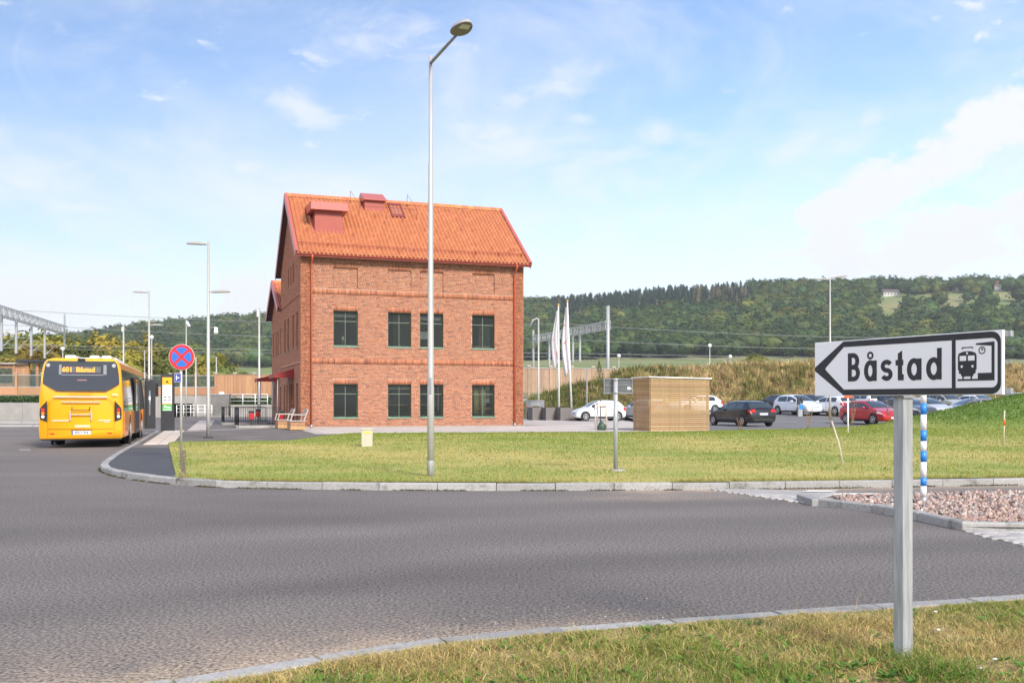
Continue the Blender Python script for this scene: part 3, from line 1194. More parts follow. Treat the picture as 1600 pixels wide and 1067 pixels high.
M_field = mat('field', (0.145, 0.185, 0.055), .95, var=.15, vscale=.02, color2=(0.22, .21, .085), c2scale=.012)
ys_h = np.r_[np.linspace(112, 550, 32), np.linspace(560, 950, 50), np.linspace(980, 1500, 8)]
tt = np.linspace(-1.6, 1.6, 150)
HX = tt[:, None] * ys_h[None, :]
HY = np.repeat(ys_h[None, :], len(tt), 0)
HZ = hill_z(HX, HY)
n, k = HX.shape
i, j = np.meshgrid(np.arange(n - 1), np.arange(k - 1), indexing='ij')
a = (i * k + j).ravel()
struct(np_mesh('hill', np.c_[HX.ravel(), HY.ravel(), HZ.ravel()], np.c_[a, a + k, a + k + 1, a + 1], M_field, smooth=True))


# tree shapes -------------------------------------------------------
def crown_arrays(kind, seed, clumps, leaves, leaf, cl_r=0.24):
    """Leaf faces gathered into clumps through a crown of unit height and about unit width; base at z=0."""
    rng = np.random.default_rng(seed)
    V = []
    if kind == 'conifer':
        h = rng.random(clumps) ** 1.25
        rad = 0.27 * (1 - h) ** 0.85 * (0.55 + .55 * rng.random(clumps))
        a_ = rng.random(clumps) * 6.283
        cen = np.c_[rad * np.cos(a_), rad * np.sin(a_), 0.08 + .92 * h]
        cr = 0.05 + .09 * (1 - h)
    else:
        cen = []
        while len(cen) < clumps:
            p = rng.normal(0, 1, 3)
            p /= np.linalg.norm(p)
            p *= 0.5 * (0.45 + .55 * rng.random() ** .5)
            lob = 1 + .22 * math.sin(3 * math.atan2(p[1], p[0]) + seed) + .15 * math.sin(5 * p[2] * 3 + seed)
            q = np.array([p[0] * lob * .92, p[1] * lob * .92, p[2] * .86 * lob + .53])
            if q[2] > .08:
                cen.append(q)
        cen = np.array(cen)
        cr = np.full(clumps, cl_r * .5) * (0.6 + .7 * rng.random(clumps))
    tot = clumps * leaves
    c = np.repeat(cen, leaves, 0)
    d = rng.normal(0, 1, (tot, 3))
    d /= np.linalg.norm(d, axis=1)[:, None]
    pos = c + d * (np.repeat(cr, leaves) * rng.random(tot) ** .4)[:, None] * np.array([1, 1, .75])
    rad_ = pos - (np.array([0, 0, .42]) if kind != 'conifer' else np.c_[np.zeros(tot), np.zeros(tot), pos[:, 2] - .06])
    rad_ /= np.linalg.norm(rad_, axis=1)[:, None] + 1e-6
    nrm = rad_ * 1.0 + d * .75 + rng.normal(0, .28, (tot, 3))
    nrm /= np.linalg.norm(nrm, axis=1)[:, None]
    t = np.cross(nrm, rng.normal(0, 1, (tot, 3)))
    t /= np.linalg.norm(t, axis=1)[:, None]
    b = np.cross(nrm, t)
    s = (leaf * (.6 + .8 * rng.random(tot)))[:, None]
    if kind == 'conifer':
        s = s * .8
    V = np.stack([pos - t * s, pos - b * s * .7, pos + t * s, pos + b * s * .7], 1).reshape(-1, 3)
    return V, np.arange(tot * 4).reshape(-1, 4)


def crown_mesh(name, kind, seed, clumps, leaves, leaf, m, trunk=True, cl_r=.24):
    V, F = crown_arrays(kind, seed, clumps, leaves, leaf, cl_r)
    me = bpy.data.meshes.new(name)
    bm = bmesh.new()
    bmesh.ops.create_icosphere(bm, subdivisions=2, radius=1.0)
    rng = np.random.default_rng(seed)
    for v in bm.verts:
        k_ = .8 + .3 * rng.random()
        if kind == 'conifer':
            h_ = (v.co.z + 1) / 2
            v.co = Vector((v.co.x * .17 * (1.05 - h_) * k_, v.co.y * .17 * (1.05 - h_) * k_, .06 + h_ * .86))
        else:
            v.co = Vector((v.co.x * .38 * k_, v.co.y * .38 * k_, .50 + v.co.z * .35 * k_))
    o0 = len(V)
    V = np.vstack([V, [v.co[:] for v in bm.verts]])
    F = [tuple(f) for f in F] + [tuple(v.index + o0 for v in f.verts) for f in bm.faces]
    bm.free()
    me.from_pydata([tuple(p) for p in V], [], F)
    me.materials.append(m)
    return me


M_leafA = mat('broadleaf_foliage', (0.082, 0.125, 0.036), .7, objrand=.42, transl=.3, spec=.2)
M_leafB = mat('dark_foliage', (0.052, 0.088, 0.034), .7, objrand=.35, transl=.25, spec=.2)
M_leafC = mat('olive_foliage', (0.14, 0.16, 0.042), .7, objrand=.38, transl=.3, spec=.2)
M_conif = mat('spruce_needles', (0.030, 0.053, 0.034), .75, objrand=.38, transl=.15, spec=.2)
M_larch = mat('larch_needles', (0.16, 0.14, 0.075), .75, objrand=.3, transl=.2, spec=.2)
M_yel = mat('autumn_foliage', (0.33, 0.265, 0.045), .7, objrand=.35, transl=.35, spec=.2, color2=(0.18, .19, .045), c2scale=1.3)
M_bark = mat('bark', (0.10, .08, .06), .9, var=.3, vscale=8)

protos, crowns = [], []
pc = bpy.data.collections.new('hill_tree_shapes')
spec_list = [('round', 1, 40, 20, .040, M_leafA), ('round', 2, 44, 18, .040, M_leafA), ('round', 3, 38, 20, .042, M_leafB), ('round', 4, 42, 18, .040, M_leafC),
             ('round', 5, 40, 18, .040, M_leafB), ('conifer', 6, 80, 8, .036, M_conif), ('conifer', 7, 84, 8, .034, M_conif), ('conifer', 8, 60, 8, .034, M_larch)]
for q, (kd, sd, cl, lf, sz, m) in enumerate(spec_list):
    me = crown_mesh('tree_shape', kd, sd, cl, lf, sz, m)
    crowns.append(me.copy())
    # a stub of trunk inside the mesh keeps the crown on the ground
    bm = bmesh.new()
    bm.from_mesh(me)
    r_ = bmesh.ops.create_cone(bm, segments=5, radius1=.025, radius2=.012, depth=.5, cap_ends=False)
    for v in r_['verts']:
        v.co.z += .22
    bm.to_mesh(me)
    bm.free()
    o = bpy.data.objects.new('p%02d' % q, me)
    pc.objects.link(o)
    protos.append(me)


ft = MB().tube([(0, 0, -.03), (.004, 0, .2), (0, .004, .55)], [.028, .02, .008], 6).build('trunk', M_bark)
far_trunk = ft.data
bpy.data.objects.remove(ft)


def scatter_gn(name, V, idx, rot, scl, coll, label):
    me = bpy.data.meshes.new(name)
    me.from_pydata([tuple(p) for p in V], [], [])
    for nm, ty, arr, key in (('idx', 'INT', idx, 'value'), ('rotz', 'FLOAT', rot, 'value'), ('scl', 'FLOAT_VECTOR', scl, 'vector')):
        at = me.attributes.new(nm, ty, 'POINT')
        at.data.foreach_set(key, np.asarray(arr, np.int32 if ty == 'INT' else np.float32).ravel())
    ob = link(name, me)
    ng = bpy.data.node_groups.new(name, 'GeometryNodeTree')
    ng.interface.new_socket('Geometry', in_out='INPUT', socket_type='NodeSocketGeometry')
    ng.interface.new_socket('Geometry', in_out='OUTPUT', socket_type='NodeSocketGeometry')
    N, L = ng.nodes, ng.links
    gi, go = N.new('NodeGroupInput'), N.new('NodeGroupOutput')
    ip_ = N.new('GeometryNodeInstanceOnPoints')
    ci = N.new('GeometryNodeCollectionInfo')
    ci.inputs['Collection'].default_value = coll
    ci.inputs['Separate Children'].default_value = True
    ci.inputs['Reset Children'].default_value = True
    ip_.inputs['Pick Instance'].default_value = True

    def na(nm, ty):
        x_ = N.new('GeometryNodeInputNamedAttribute')
        x_.data_type = ty
        x_.inputs['Name'].default_value = nm
        return x_.outputs['Attribute']
    cx_ = N.new('ShaderNodeCombineXYZ')
    L.new(na('rotz', 'FLOAT'), cx_.inputs[2])
    L.new(gi.outputs[0], ip_.inputs['Points'])
    L.new(ci.outputs[0], ip_.inputs['Instance'])
    L.new(na('idx', 'INT'), ip_.inputs['Instance Index'])
    L.new(cx_.outputs[0], ip_.inputs['Rotation'])
    L.new(na('scl', 'FLOAT_VECTOR'), ip_.inputs['Scale'])
    L.new(ip_.outputs[0], go.inputs[0])
    md = ob.modifiers.new('scatter', 'NODES')
    md.node_group = ng
    return stuff(ob, label)


# forest on the hill
NT = 8200
ty = np.sqrt(RNG.random(NT) * (965 ** 2 - 545 ** 2) + 545 ** 2)
tx = (RNG.random(NT) * 2 - 1) * 0.74 * ty
tpx = 800 + FPX * tx / ty
elev = (ty - FOOT) / (CREST - FOOT)
edge_y = FOOT + 4 + 16 * fbm(tx, ty, .015, 81) + 35 * sm((700 - tpx) / 350)
ok = ty > edge_y
lo_m = .50 + .06 * fbm(tx, ty, .02, 82) + np.clip(1480 - tpx, 0, 200) * .0018
meadow = (tpx > 1330) & (elev > lo_m) & (elev < .86) & (tpx < 2400)
ok &= ~(meadow & (RNG.random(NT) < .93))
ok &= ~((elev > .40) & (((tpx > 1366) & (tpx < 1414)) | ((tpx > 1487) & (tpx < 1505)) | ((tpx > 1550) & (tpx < 1571))) & (elev < .93))
ok &= ~((tpx > 330) & (tpx < 415) & (ty < 600))
tx, ty, tpx, elev = tx[ok], ty[ok], tpx[ok], elev[ok]
tz = hill_z(tx, ty) - .5
con = fbm(tx, ty, .006, 83) + 1.7 * sm((tpx - 780) / 120) * (1 - sm((tpx - 1120) / 140)) * sm((elev - .40) / .25) - .72
isc = (con + RNG.normal(0, .12, len(tx))) > .32
lar = isc & (RNG.random(len(tx)) < np.where((tpx > 1080) & (tpx < 1240) & (elev > .6), .5, .08))
patch = fbm(tx, ty, .012, 84)
idx = np.where(isc, np.where(lar, 7, 5 + (RNG.random(len(tx)) < .5)), np.clip(((patch + RNG.normal(0, .5, len(tx))) * 2.2 + 2.1), 0, 4).astype(int)).astype(int)
hgt = np.where(isc, 9.5 + 4.0 * RNG.random(len(tx)), 9 + 7 * RNG.random(len(tx)) ** 1.3)
wid = np.where(isc, hgt * (.9 + .3 * RNG.random(len(tx))), hgt * (1.0 + .45 * RNG.random(len(tx))))
scl = np.c_[wid, wid, hgt]
rot = RNG.random(len(tx)) * 6.283
order = np.argsort(ty + 400 * (np.abs(tpx - 800) > 815) + 500 * ((tpx > 445) & (tpx < 825)) + 300 * ((tpx > 1275) & (tpx < 1565) & (elev < .25)))
for q, s_ in enumerate(order[:290]):
    o = thing('hill_tree', 'green tree at the lower edge of the wooded hill beyond the fields', 'tree', (tx[s_], ty[s_], tz[s_]), rot[s_], 'trees at the foot of the hill')
    for nm, me in (('crown', crowns[idx[s_]]), ('trunk', far_trunk)):
        c_ = link(nm, me, o)
        c_.scale = tuple(scl[s_])
rest = order[290:]
scatter_gn('hill_forest', np.c_[tx, ty, tz][rest], idx[rest], rot[rest], scl[rest], pc, 'mixed forest of broadleaf trees and spruce covering the hill')

# tall dry grass on the bank
gcoll = bpy.data.collections.new('grass_tuft_shapes')
for q, (c_, cnt_) in enumerate((((0.55, 0.425, 0.21), 26), ((0.46, 0.36, 0.165), 24), ((0.35, 0.30, 0.12), 24), ((0.18, 0.19, 0.06), 22), ((0.64, .52, .29), 22))):
    V, F = [], []
    for b_ in range(cnt_):
        a_ = random.random() * 6.283
        r_ = random.random() ** .5 * .28
        x0, y0 = r_ * math.cos(a_), r_ * math.sin(a_)
        h_ = random.uniform(.45, 1.0)
        b2 = a_ + random.gauss(0, .8)
        l_ = random.uniform(.1, .55) * h_
        w_ = random.uniform(.025, .05)
        o0 = len(V)
        ax, ay = -math.sin(b2) * w_, math.cos(b2) * w_
        V += [(x0 - ax, y0 - ay, 0), (x0 + ax, y0 + ay, 0), (x0 + math.cos(b2) * l_ * .4 + ax * .8, y0 + math.sin(b2) * l_ * .4 + ay * .8, h_ * .65),
              (x0 + math.cos(b2) * l_ * .4 - ax * .8, y0 + math.sin(b2) * l_ * .4 - ay * .8, h_ * .65), (x0 + math.cos(b2) * l_, y0 + math.sin(b2) * l_, h_)]
        F += [(o0, o0 + 1, o0 + 2, o0 + 3), (o0 + 3, o0 + 2, o0 + 4)]
    me = bpy.data.meshes.new('tuft')
    me.from_pydata(V, [], F)
    me.materials.append(mat('tall_grass_%d' % q, c_, .8, objrand=.35, transl=.3, spec=.2))
    gcoll.objects.link(bpy.data.objects.new('g%02d' % q, me))
NG = 20000
bx = RNG.random(NG) * 122 - 4
by = 83.0 + .03 * (bx - 10) + RNG.random(NG) * 21
ok = (bx < by * .66) & (RNG.random(NG) < .9 + .5 * fbm(bx, by, .3, 91)) & ~((bx < 14.5) & (by > 96))
bx, by = bx[ok], by[ok]
dn = fbm(bx, by, .22, 92) + RNG.normal(0, .28, len(bx)) + .55 * (1 - sm((bx - 6) / 10)) + .25 * (1 - sm((by - 84) / 5))
gi_ = np.where(dn > .42, 3, np.where(dn > .12, 2, np.where(dn > -.15, 1, np.where(dn > -.4, 0, 4)))).astype(int)
gs = .45 + .55 * RNG.random(len(bx))
scatter_gn('bank_grass', np.c_[bx, by, bank_z(bx, by) - .05], gi_, RNG.random(len(bx)) * 6.283, np.c_[gs * 1.3, gs * 1.3, gs * (.8 + .5 * RNG.random(len(bx)))], gcoll,
           'tall dry golden grass covering the railway bank')

# ------------------------------------------------------------------ station building (local frame: x along the front, y away, z up)
BL, BD = 12.61, 9.6          # front length, gable depth
EAVE, RIDGE = 9.25, 13.3     # above the pavement (z = 0.1)
st = thing('station_building', 'red brick station house with orange tiled gable roof', 'building', (C0[0], C0[1], 0.1), TH)
TAN = (RIDGE - EAVE) / (BD / 2 + .45)


def roof_z(v):
    return EAVE + (min(v, BD - v) + .45) * TAN


def fu(px):          # photograph column -> distance along the front wall
    r_ = (px - 800) / FPX
    return (r_ * C0[1] - C0[0]) / (UX - r_ * UY)


FW = [(fu(a_), fu(b_)) for a_, b_ in ((521, 559), (606.1, 642.4), (656.2, 692.5), (737.5, 772.6))]
ZG, ZF = (0.56, 2.36), (4.42, 6.30)
BAND1, BAND2 = (3.45, 3.74), (7.18, 7.47)
BLIND = (7.47, 8.62)
COURSE = 0.0755


class Bricks:
    """Bricks laid on a wall face, all in one mesh, each with its own tone."""

    def __init__(self, seed):
        self.V, self.C = [], []
        self.rng = random.Random(seed)

    def tone(self, k=1.0):
        r_ = self.rng
        t = r_.random()
        if t < .07:
            c = (0.26, 0.10, 0.062)
        elif t < .26:
            c = (0.46, 0.192, 0.102)
        elif t < .34:
            c = (0.315, 0.112, 0.062)
        else:
            c = (0.395, 0.150, 0.076)
        q = r_.uniform(.90, 1.10) * k
        return tuple(min(1, x_ * q) for x_ in c)

    def one(self, fr, a0, a1, z0, z1, d, k=1.0):
        j = self.rng.uniform(-.0025, .0025)
        self.V.append([fr(a0, z0, d - .02), fr(a1, z0, d - .02), fr(a1, z1, d - .02), fr(a0, z1, d - .02), fr(a0, z0, d + j), fr(a1, z0, d + j), fr(a1, z1, d + j), fr(a0, z1, d + j)])
        self.C.append(self.tone(k))

    def wall(self, fr, A, z0, z1, holes, top=None, d=0.008, insets=()):
        """Courses from z0 to z1 between a = A[0]..A[1]; holes = (a0, a1, z0, z1); top(a) trims a gable."""
        n = 0
        z = z0
        while z < z1 - .03:
            zc = z + .032
            spans = [tuple(A)]
            for (h0, h1, hz0, hz1) in holes:
                if hz0 < zc < hz1:
                    spans = [s_ for s0, s1 in spans for s_ in (((s0, min(s1, h0)), (max(s0, h1), s1)) if h0 < s1 and h1 > s0 else ((s0, s1),)) if s_[1] - s_[0] > .02]
            for s0, s1 in spans:
                a = s0 - (self.rng.choice((0.0, .06, .125, .19)) if True else 0)
                while a < s1:
                    L_ = .240 if self.rng.random() < .68 else .112
                    b0, b1 = max(a, s0), min(a + L_, s1)
                    if b1 - b0 > .035:
                        ztop = z + .0625
                        if top is None or min(top(b0), top(b1)) > ztop - .02:
                            dd = d
                            for (i0, i1, iz0, iz1) in insets:
                                if i0 < (b0 + b1) / 2 < i1 and iz0 < zc < iz1:
                                    dd = d - .045
                            self.one(fr, b0, b1, z, ztop, dd)
                    a += L_ + .014
            z += COURSE
            n += 1

    def soldiers(self, fr, a0, a1, z0, z1, d=0.02):
        n = max(1, round((a1 - a0) / .0785))
        w = (a1 - a0) / n
        for q in range(n):
            self.one(fr, a0 + q * w + .005, a0 + (q + 1) * w - .005, z0 + .006, z1 - .006, d, self.rng.choice((.9, 1.0, 1.1, 1.2)))

    def build(self, name, parent):
        V = np.array(self.V, np.float32)
        n = len(V)
        b = np.arange(n)[:, None] * 8
        F = np.concatenate([b + np.array([[4, 5, 6, 7]]), b + np.array([[0, 1, 5, 4]]), b + np.array([[1, 2, 6, 5]]), b + np.array([[2, 3, 7, 6]]), b + np.array([[3, 0, 4, 7]])])
        o = np_mesh(name, V.reshape(-1, 3), F, M_brick, parent, col=np.repeat(np.array(self.C), 8, 0))
        o['kind'] = 'stuff'
        return o


def wall_mesh(name, fr, A, Z, holes, depth, parent, m, top=None):
    """Backing wall with real openings, their reveals included."""
    mb = MB()
    us = sorted({A[0], A[1], *[x_ for h in holes for x_ in h[:2]]} | ({(A[0] + A[1]) / 2} if top else set()))
    zs = sorted({Z[0], Z[1], *[x_ for h in holes for x_ in h[2:]]})
    for a0, a1 in zip(us, us[1:]):
        for z0, z1 in zip(zs, zs[1:]):
            if any(h[0] <= (a0 + a1) / 2 <= h[1] and h[2] <= (z0 + z1) / 2 <= h[3] for h in holes):
                continue
            mb.add([fr(a0, z0, 0), fr(a1, z0, 0), fr(a1, z1, 0), fr(a0, z1, 0)], [(0, 1, 2, 3)])
    if top:
        mid = (A[0] + A[1]) / 2
        mb.add([fr(A[0], Z[1], 0), fr(A[1], Z[1], 0), fr(A[1], top(A[1]), 0), fr(mid, top(mid), 0), fr(A[0], top(A[0]), 0)], [(0, 1, 2, 3, 4)])
    rv_ = MB()
    for (a0, a1, z0, z1) in holes:
        for p, q in (((a0, z0), (a1, z0)), ((a1, z0), (a1, z1)), ((a1, z1), (a0, z1)), ((a0, z1), (a0, z0))):
            rv_.add([fr(*p, .004), fr(*q, .004), fr(*q, -depth), fr(*p, -depth)], [(0, 1, 2, 3)])
    if holes:
        rv_.build('window_reveals', mat('brick_reveal', (.30, .12, .065), .85, var=.2, vscale=9), parent)['kind'] = 'stuff'
    return mb.build(name, m, parent)


f_front = lambda a, z, d: (a, -d, z)                   # outward = -y
f_gable = lambda a, z, d: (-d, a, z)                   # left gable, outward = -x
f_right = lambda a, z, d: (BL + d, a, z)
f_rear = lambda a, z, d: (a, BD + d, z)

PIL = .50
holes_front = [(a_, b_, *zz) for (a_, b_) in FW for zz in (ZG, ZF)]
blind_holes = [(a_, b_, BLIND[0] + .06, BLIND[1]) for a_, b_ in FW]
wall_mesh('front_wall', f_front, (0, BL), (0, EAVE + .35), holes_front + blind_holes, .07, st, M_mortar)
gb_first = [(1.05, 1.75, *ZF), (2.80, 3.50, *ZF), (5.30, 6.0, *ZF), (6.95, 7.65, *ZF)]
gb_ground = [(1.05, 1.75, .35, 2.42), (2.75, 3.25, .1, 2.42), (3.40, 4.50, .02, 2.42), (4.65, 5.15, .1, 2.42), (6.0, 6.6, .35, 2.42), (7.3, 7.9, .35, 2.42)]
gb_attic = [(2.85, 3.35, 8.1, 9.9), (4.05, 4.55, 8.1, 10.2), (5.25, 5.75, 8.1, 9.9)]
gtop = lambda a: roof_z(a) - .12
gh = gb_first + gb_ground + [(a_, b_, z0, min(z1, 9.2)) for a_, b_, z0, z1 in gb_attic]
wall_mesh('gable_wall', f_gable, (0, BD), (0, EAVE + .25), gh, .2, st, M_mortar, gtop)
rg_holes = [(2.0, 4.5, .8, 2.5), (5.5, 8, .8, 2.5), (2.0, 4.5, 4.3, 6.4), (5.5, 8, 4.3, 6.4)]  # unseen openings, added to let daylight into the rooms
wall_mesh('right_gable_wall', f_right, (0, BD), (0, EAVE + .25), rg_holes, .2, st, M_mortar, gtop)
rear_holes = [(a_, a_ + 1.6, *zz) for a_ in (1.2, 4.2, 7.0, 10.0) for zz in ((.8, 2.5), (4.3, 6.4))]  # unseen rear openings, added so the rooms show brighter from the front
wall_mesh('rear_wall', f_rear, (0, BL), (0, EAVE + .25), rear_holes, .2, st, M_mortar)

br = Bricks(3)
band_holes = [(PIL, BL - PIL, *BAND1), (PIL, BL - PIL, *BAND2)]
lint = [(a_ - .01, b_ + .01, z1, z1 + .28) for a_, b_, z0, z1 in holes_front]
blint = [(a_, b_, BLIND[1] + .0, BLIND[1] + .24) for a_, b_ in FW]
ins = [(a_, b_, BLIND[0], BLIND[1]) for a_, b_ in FW]
br.wall(f_front, (PIL, BL - PIL), .02, EAVE + .3, holes_front + band_holes + lint + blint + blind_holes, insets=())
for (a_, b_, z0, z1) in band_holes:
    br.soldiers(f_front, a_, b_, z0, z1, .022)
for (a_, b_, z0, z1) in lint + blint:
    br.soldiers(f_front, a_, b_, z0, z1, .018)
for a_, b_ in ((0, PIL), (BL - PIL, BL)):
    br.wall(f_front, (a_, b_), .02, EAVE + .3, [], d=.06)
br.build('front_bricks', st)
# blind windows: shallow recesses with a brick field at the back
bb = Bricks(5)
f_blind = lambda a, z, d: (a, .066 - d, z)
for (a_, b_, z0, z1) in blind_holes:
    bb.wall(f_blind, (a_, b_), z0, z1, [], d=.006)
    MB().prism([(a_, z0), (b_, z0), (b_, z1), (a_, z1)], f_front, -.10, -.066).build('blind_window_back', M_mortar, st)
bb.build('blind_window_bricks', st)
bg = Bricks(4)
bg.wall(f_gable, (0.0, BD), .02, RIDGE, gh + [(0, BD, 3.45, 3.53), (0, BD, 7.1, 7.17)], top=gtop)
bg.wall(f_gable, (0, BD), 3.45, 3.53, [], d=.05)
bg.wall(f_gable, (0, BD), 7.1, 7.17, [], d=.05)
bg.build('gable_bricks', st)
bgr = Bricks(6)
bgr.wall(f_right, (0, BD), .02, RIDGE, rg_holes, top=gtop)
bgr.build('right_gable_bricks', st)
MB().box(-.09, BL + .09, -.10, .2, -.1, .07).build('plinth', M_conc, st)


def window(fr, a0, a1, z0, z1, parent, cross=True, sill=True, depth=.16, bar=.62):
    gm = M_glass if cross else M_glass2
    w = .055
    def bx(mb, p0, p1, q0, q1, d0, d1):
        mb.prism([(p0, q0), (p1, q0), (p1, q1), (p0, q1)], fr, d0, d1)
        return mb
    mb = MB()
    bx(mb, a0, a0 + w, z0, z1, -depth - .06, -depth + .02)
    bx(mb, a1 - w, a1, z0, z1, -depth - .06, -depth + .02)
    bx(mb, a0 + w, a1 - w, z1 - w, z1, -depth - .06, -depth + .02)
    bx(mb, a0 + w, a1 - w, z0, z0 + w, -depth - .06, -depth + .02)
    win = mb.build('window', M_greenframe, parent)
    bx(MB(), a0 + w, a1 - w, z0 + w, z1 - w, -depth - .03, -depth - .02).build('pane', gm, win)
    if cross:
        zc = z0 + (z1 - z0) * .71
        m2 = MB()
        bx(m2, (a0 + a1) / 2 - .017, (a0 + a1) / 2 + .017, z0 + w, z1 - w, -depth - .018, -depth + .012)
        bx(m2, a0 + w, (a0 + a1) / 2 - .018, zc - .02, zc + .02, -depth - .018, -depth + .010)
        bx(m2, (a0 + a1) / 2 + .018, a1 - w, zc - .02, zc + .02, -depth - .018, -depth + .010)
        m2.build('glazing_bar', M_greenframe2, win)
    if sill:
        m3 = MB()
        m3.add([fr(a0 - .03, z0 - .06, .06), fr(a1 + .03, z0 - .06, .06), fr(a1 + .03, z0 - .01, .05), fr(a0 - .03, z0 - .01, .05),
                fr(a0 - .03, z0 - .06, -depth), fr(a1 + .03, z0 - .06, -depth), fr(a1 + .03, z0 + .05, -depth), fr(a0 - .03, z0 + .05, -depth)],
               [(0, 1, 2, 3), (3, 2, 6, 7), (0, 4, 5, 1), (0, 3, 7, 4), (1, 5, 6, 2), (4, 7, 6, 5)])
        m3.build('sill', M_sill, win)
    return win


M_glass2 = glass_mat('shaded_window_glass', (.4, .42, .4), (.02, .022, .022), .35)
M_glass2.node_tree.nodes['Principled BSDF'].inputs['Specular IOR Level'].default_value = .12
M_glass2.node_tree.nodes['Principled BSDF'].inputs['Roughness'].default_value = .25
M_greenframe2 = mat('grey_green_bar', (0.12, 0.15, 0.12), .5)
M_sill = mat('green_sill', (0.10, 0.19, 0.125), .45, var=.06)
for (a_, b_, z0, z1) in holes_front:
    window(f_front, a_, b_, z0, z1, st)
for h_ in rg_holes:
    window(f_right, *h_, st, cross=True, sill=False)
for h_ in rear_holes:
    window(f_rear, *h_, st, cross=True, sill=False)
for (a_, b_, z0, z1) in gb_first:
    window(f_gable, a_, b_, z0, z1, st, cross=False)
for (a_, b_, z0, z1) in [(x_[0], x_[1], x_[2], min(x_[3], 9.2)) for x_ in gb_attic]:
    window(f_gable, a_, b_, z0, z1, st, cross=False, sill=False)
M_strip = mat('white_glass_marking', (.75, .77, .78), .6)
for q, (a_, b_, z0, z1) in enumerate(gb_ground):
    w_ = window(f_gable, a_, b_, z0, z1, st, cross=False, sill=False)
    if q in (0, 2, 4):
        MB().prism([(a_ + .05, 1.32), (b_ - .05, 1.32), (b_ - .05, 1.47), (a_ + .05, 1.47)], f_gable, -.11, -.105).build('glass_marking', M_strip, w_)
# rooms behind the panes: floor slabs, back wall, a lamp and curtains
M_hedge0 = mat('pot_plant_green', (.05, .09, .03), .7, var=.3)
M_room = mat('room_plaster', (0.72, 0.69, 0.62), .8)
M_glass.node_tree.nodes['Principled BSDF'].inputs['Base Color'].default_value = (.045, .05, .05, 1)
M_glass.node_tree.nodes['Mix Shader'].inputs[0].default_value = .72
M_glass.node_tree.nodes['Transparent BSDF'].inputs[0].default_value = (.80, .85, .82, 1)
inn = MB()
inn.box(.4, BL - .4, .30, BD - .4, 3.35, 3.55)
inn.box(.4, BL - .4, .30, BD - .4, 7.0, 7.15)
inn.box(.4, 4.4, 4.4, 4.5, .1, 3.35)
inn.box(5.4, 7.2, 4.4, 4.5, .1, 3.35)
inn.box(.4, 3.2, 4.4, 4.5, 3.55, 7.0)
inn.box(6.2, 9.0, 5.4, 5.5, 3.55, 7.0)
inn.box(3.7, 3.8, .5, 4.4, .1, 3.35)
inn.box(9.2, 9.3, .5, 6.0, .1, 3.35)
inn.box(3.4, 3.5, .5, 6.4, 3.55, 7.0)
inn.box(9.0, 9.1, .5, 6.4, 3.55, 7.0)
inn.build('room_partitions', M_room, st)
M_curt = mat('yellow_curtain', (0.62, .50, .16), .8)
for cx in (.38, .80):
    a_ = FW[3][0] + cx
    mb = MB()
    for q in range(5):
        mb.tube([(a_ - .12 + q * .055, .42, .7), (a_ - .12 + q * .055, .42, 2.3)], .035, 6)
    mb.build('curtain', M_curt, st)
lamp = MB().lathe([(.10, 0), (.07, .22)], (FW[0][0] + .62, .75, 4.75), 12).lathe([(.012, -.3), (.012, .02)], (FW[0][0] + .62, .75, 4.75), 6)
lamp.build('table_lamp', mat('lamp_shade', (.8, .76, .62), .7), st)
MB().box(FW[0][0] + .1, FW[0][1] + .2, .5, 1.0, 4.30, 4.36).build('desk', M_white, st)
MB().box(FW[2][0] + .15, FW[2][0] + .75, .9, .95, 4.95, 5.35).build('computer_screen', M_white, st)
MB().box(FW[3][0] + .2, FW[3][1] - .2, .35, .6, 4.45, 4.58).build('books', M_benchwood, st)
MB().box(FW[1][0] - .4, FW[2][1] + .6, .7, 1.5, 1.2, 1.26).build('counter', M_benchwood, st)
MB().box(FW[3][0] - .1, FW[3][1] + .2, .5, 1.2, 1.0, 1.06).build('side_table', M_benchwood, st)
for a_, zz in ((FW[0][0], 6.0), (FW[1][0], 2.1), (FW[2][0], 5.95)):
    MB().box(a_ + .03, a_ + 1.25, .26, .28, zz, zz + .3).build('added_pale_blind', M_paver, st)  # pale blinds added to lighten the pane tops like reflected sky
MB().lathe([(.12, 1.26), (.10, 1.45)], (FW[1][0] + .25, 1.0, 0), 10).lathe([(.02, 1.45), (.2, 1.6), (.24, 1.8), (.05, 2.0)], (FW[1][0] + .25, 1.0, 0), 8).build('pot_plant', M_hedge0, st)

# roof: sheet, tiles, edges
OV, OG = .45, .30
SL = (BD / 2 + OV) / math.cos(math.atan(TAN))
ang = math.atan(TAN)


def slope_pt(u, s, h, side=0, base=EAVE, depth=BD, ov=OV, an=ang):
    """u along the eave, s up the slope from the eave edge, h above the roof plane."""
    y_ = -ov + s * math.cos(an) - h * math.sin(an)
    if side:
        y_ = depth - y_
    return (u, y_, base + s * math.sin(an) + h * math.cos(an))


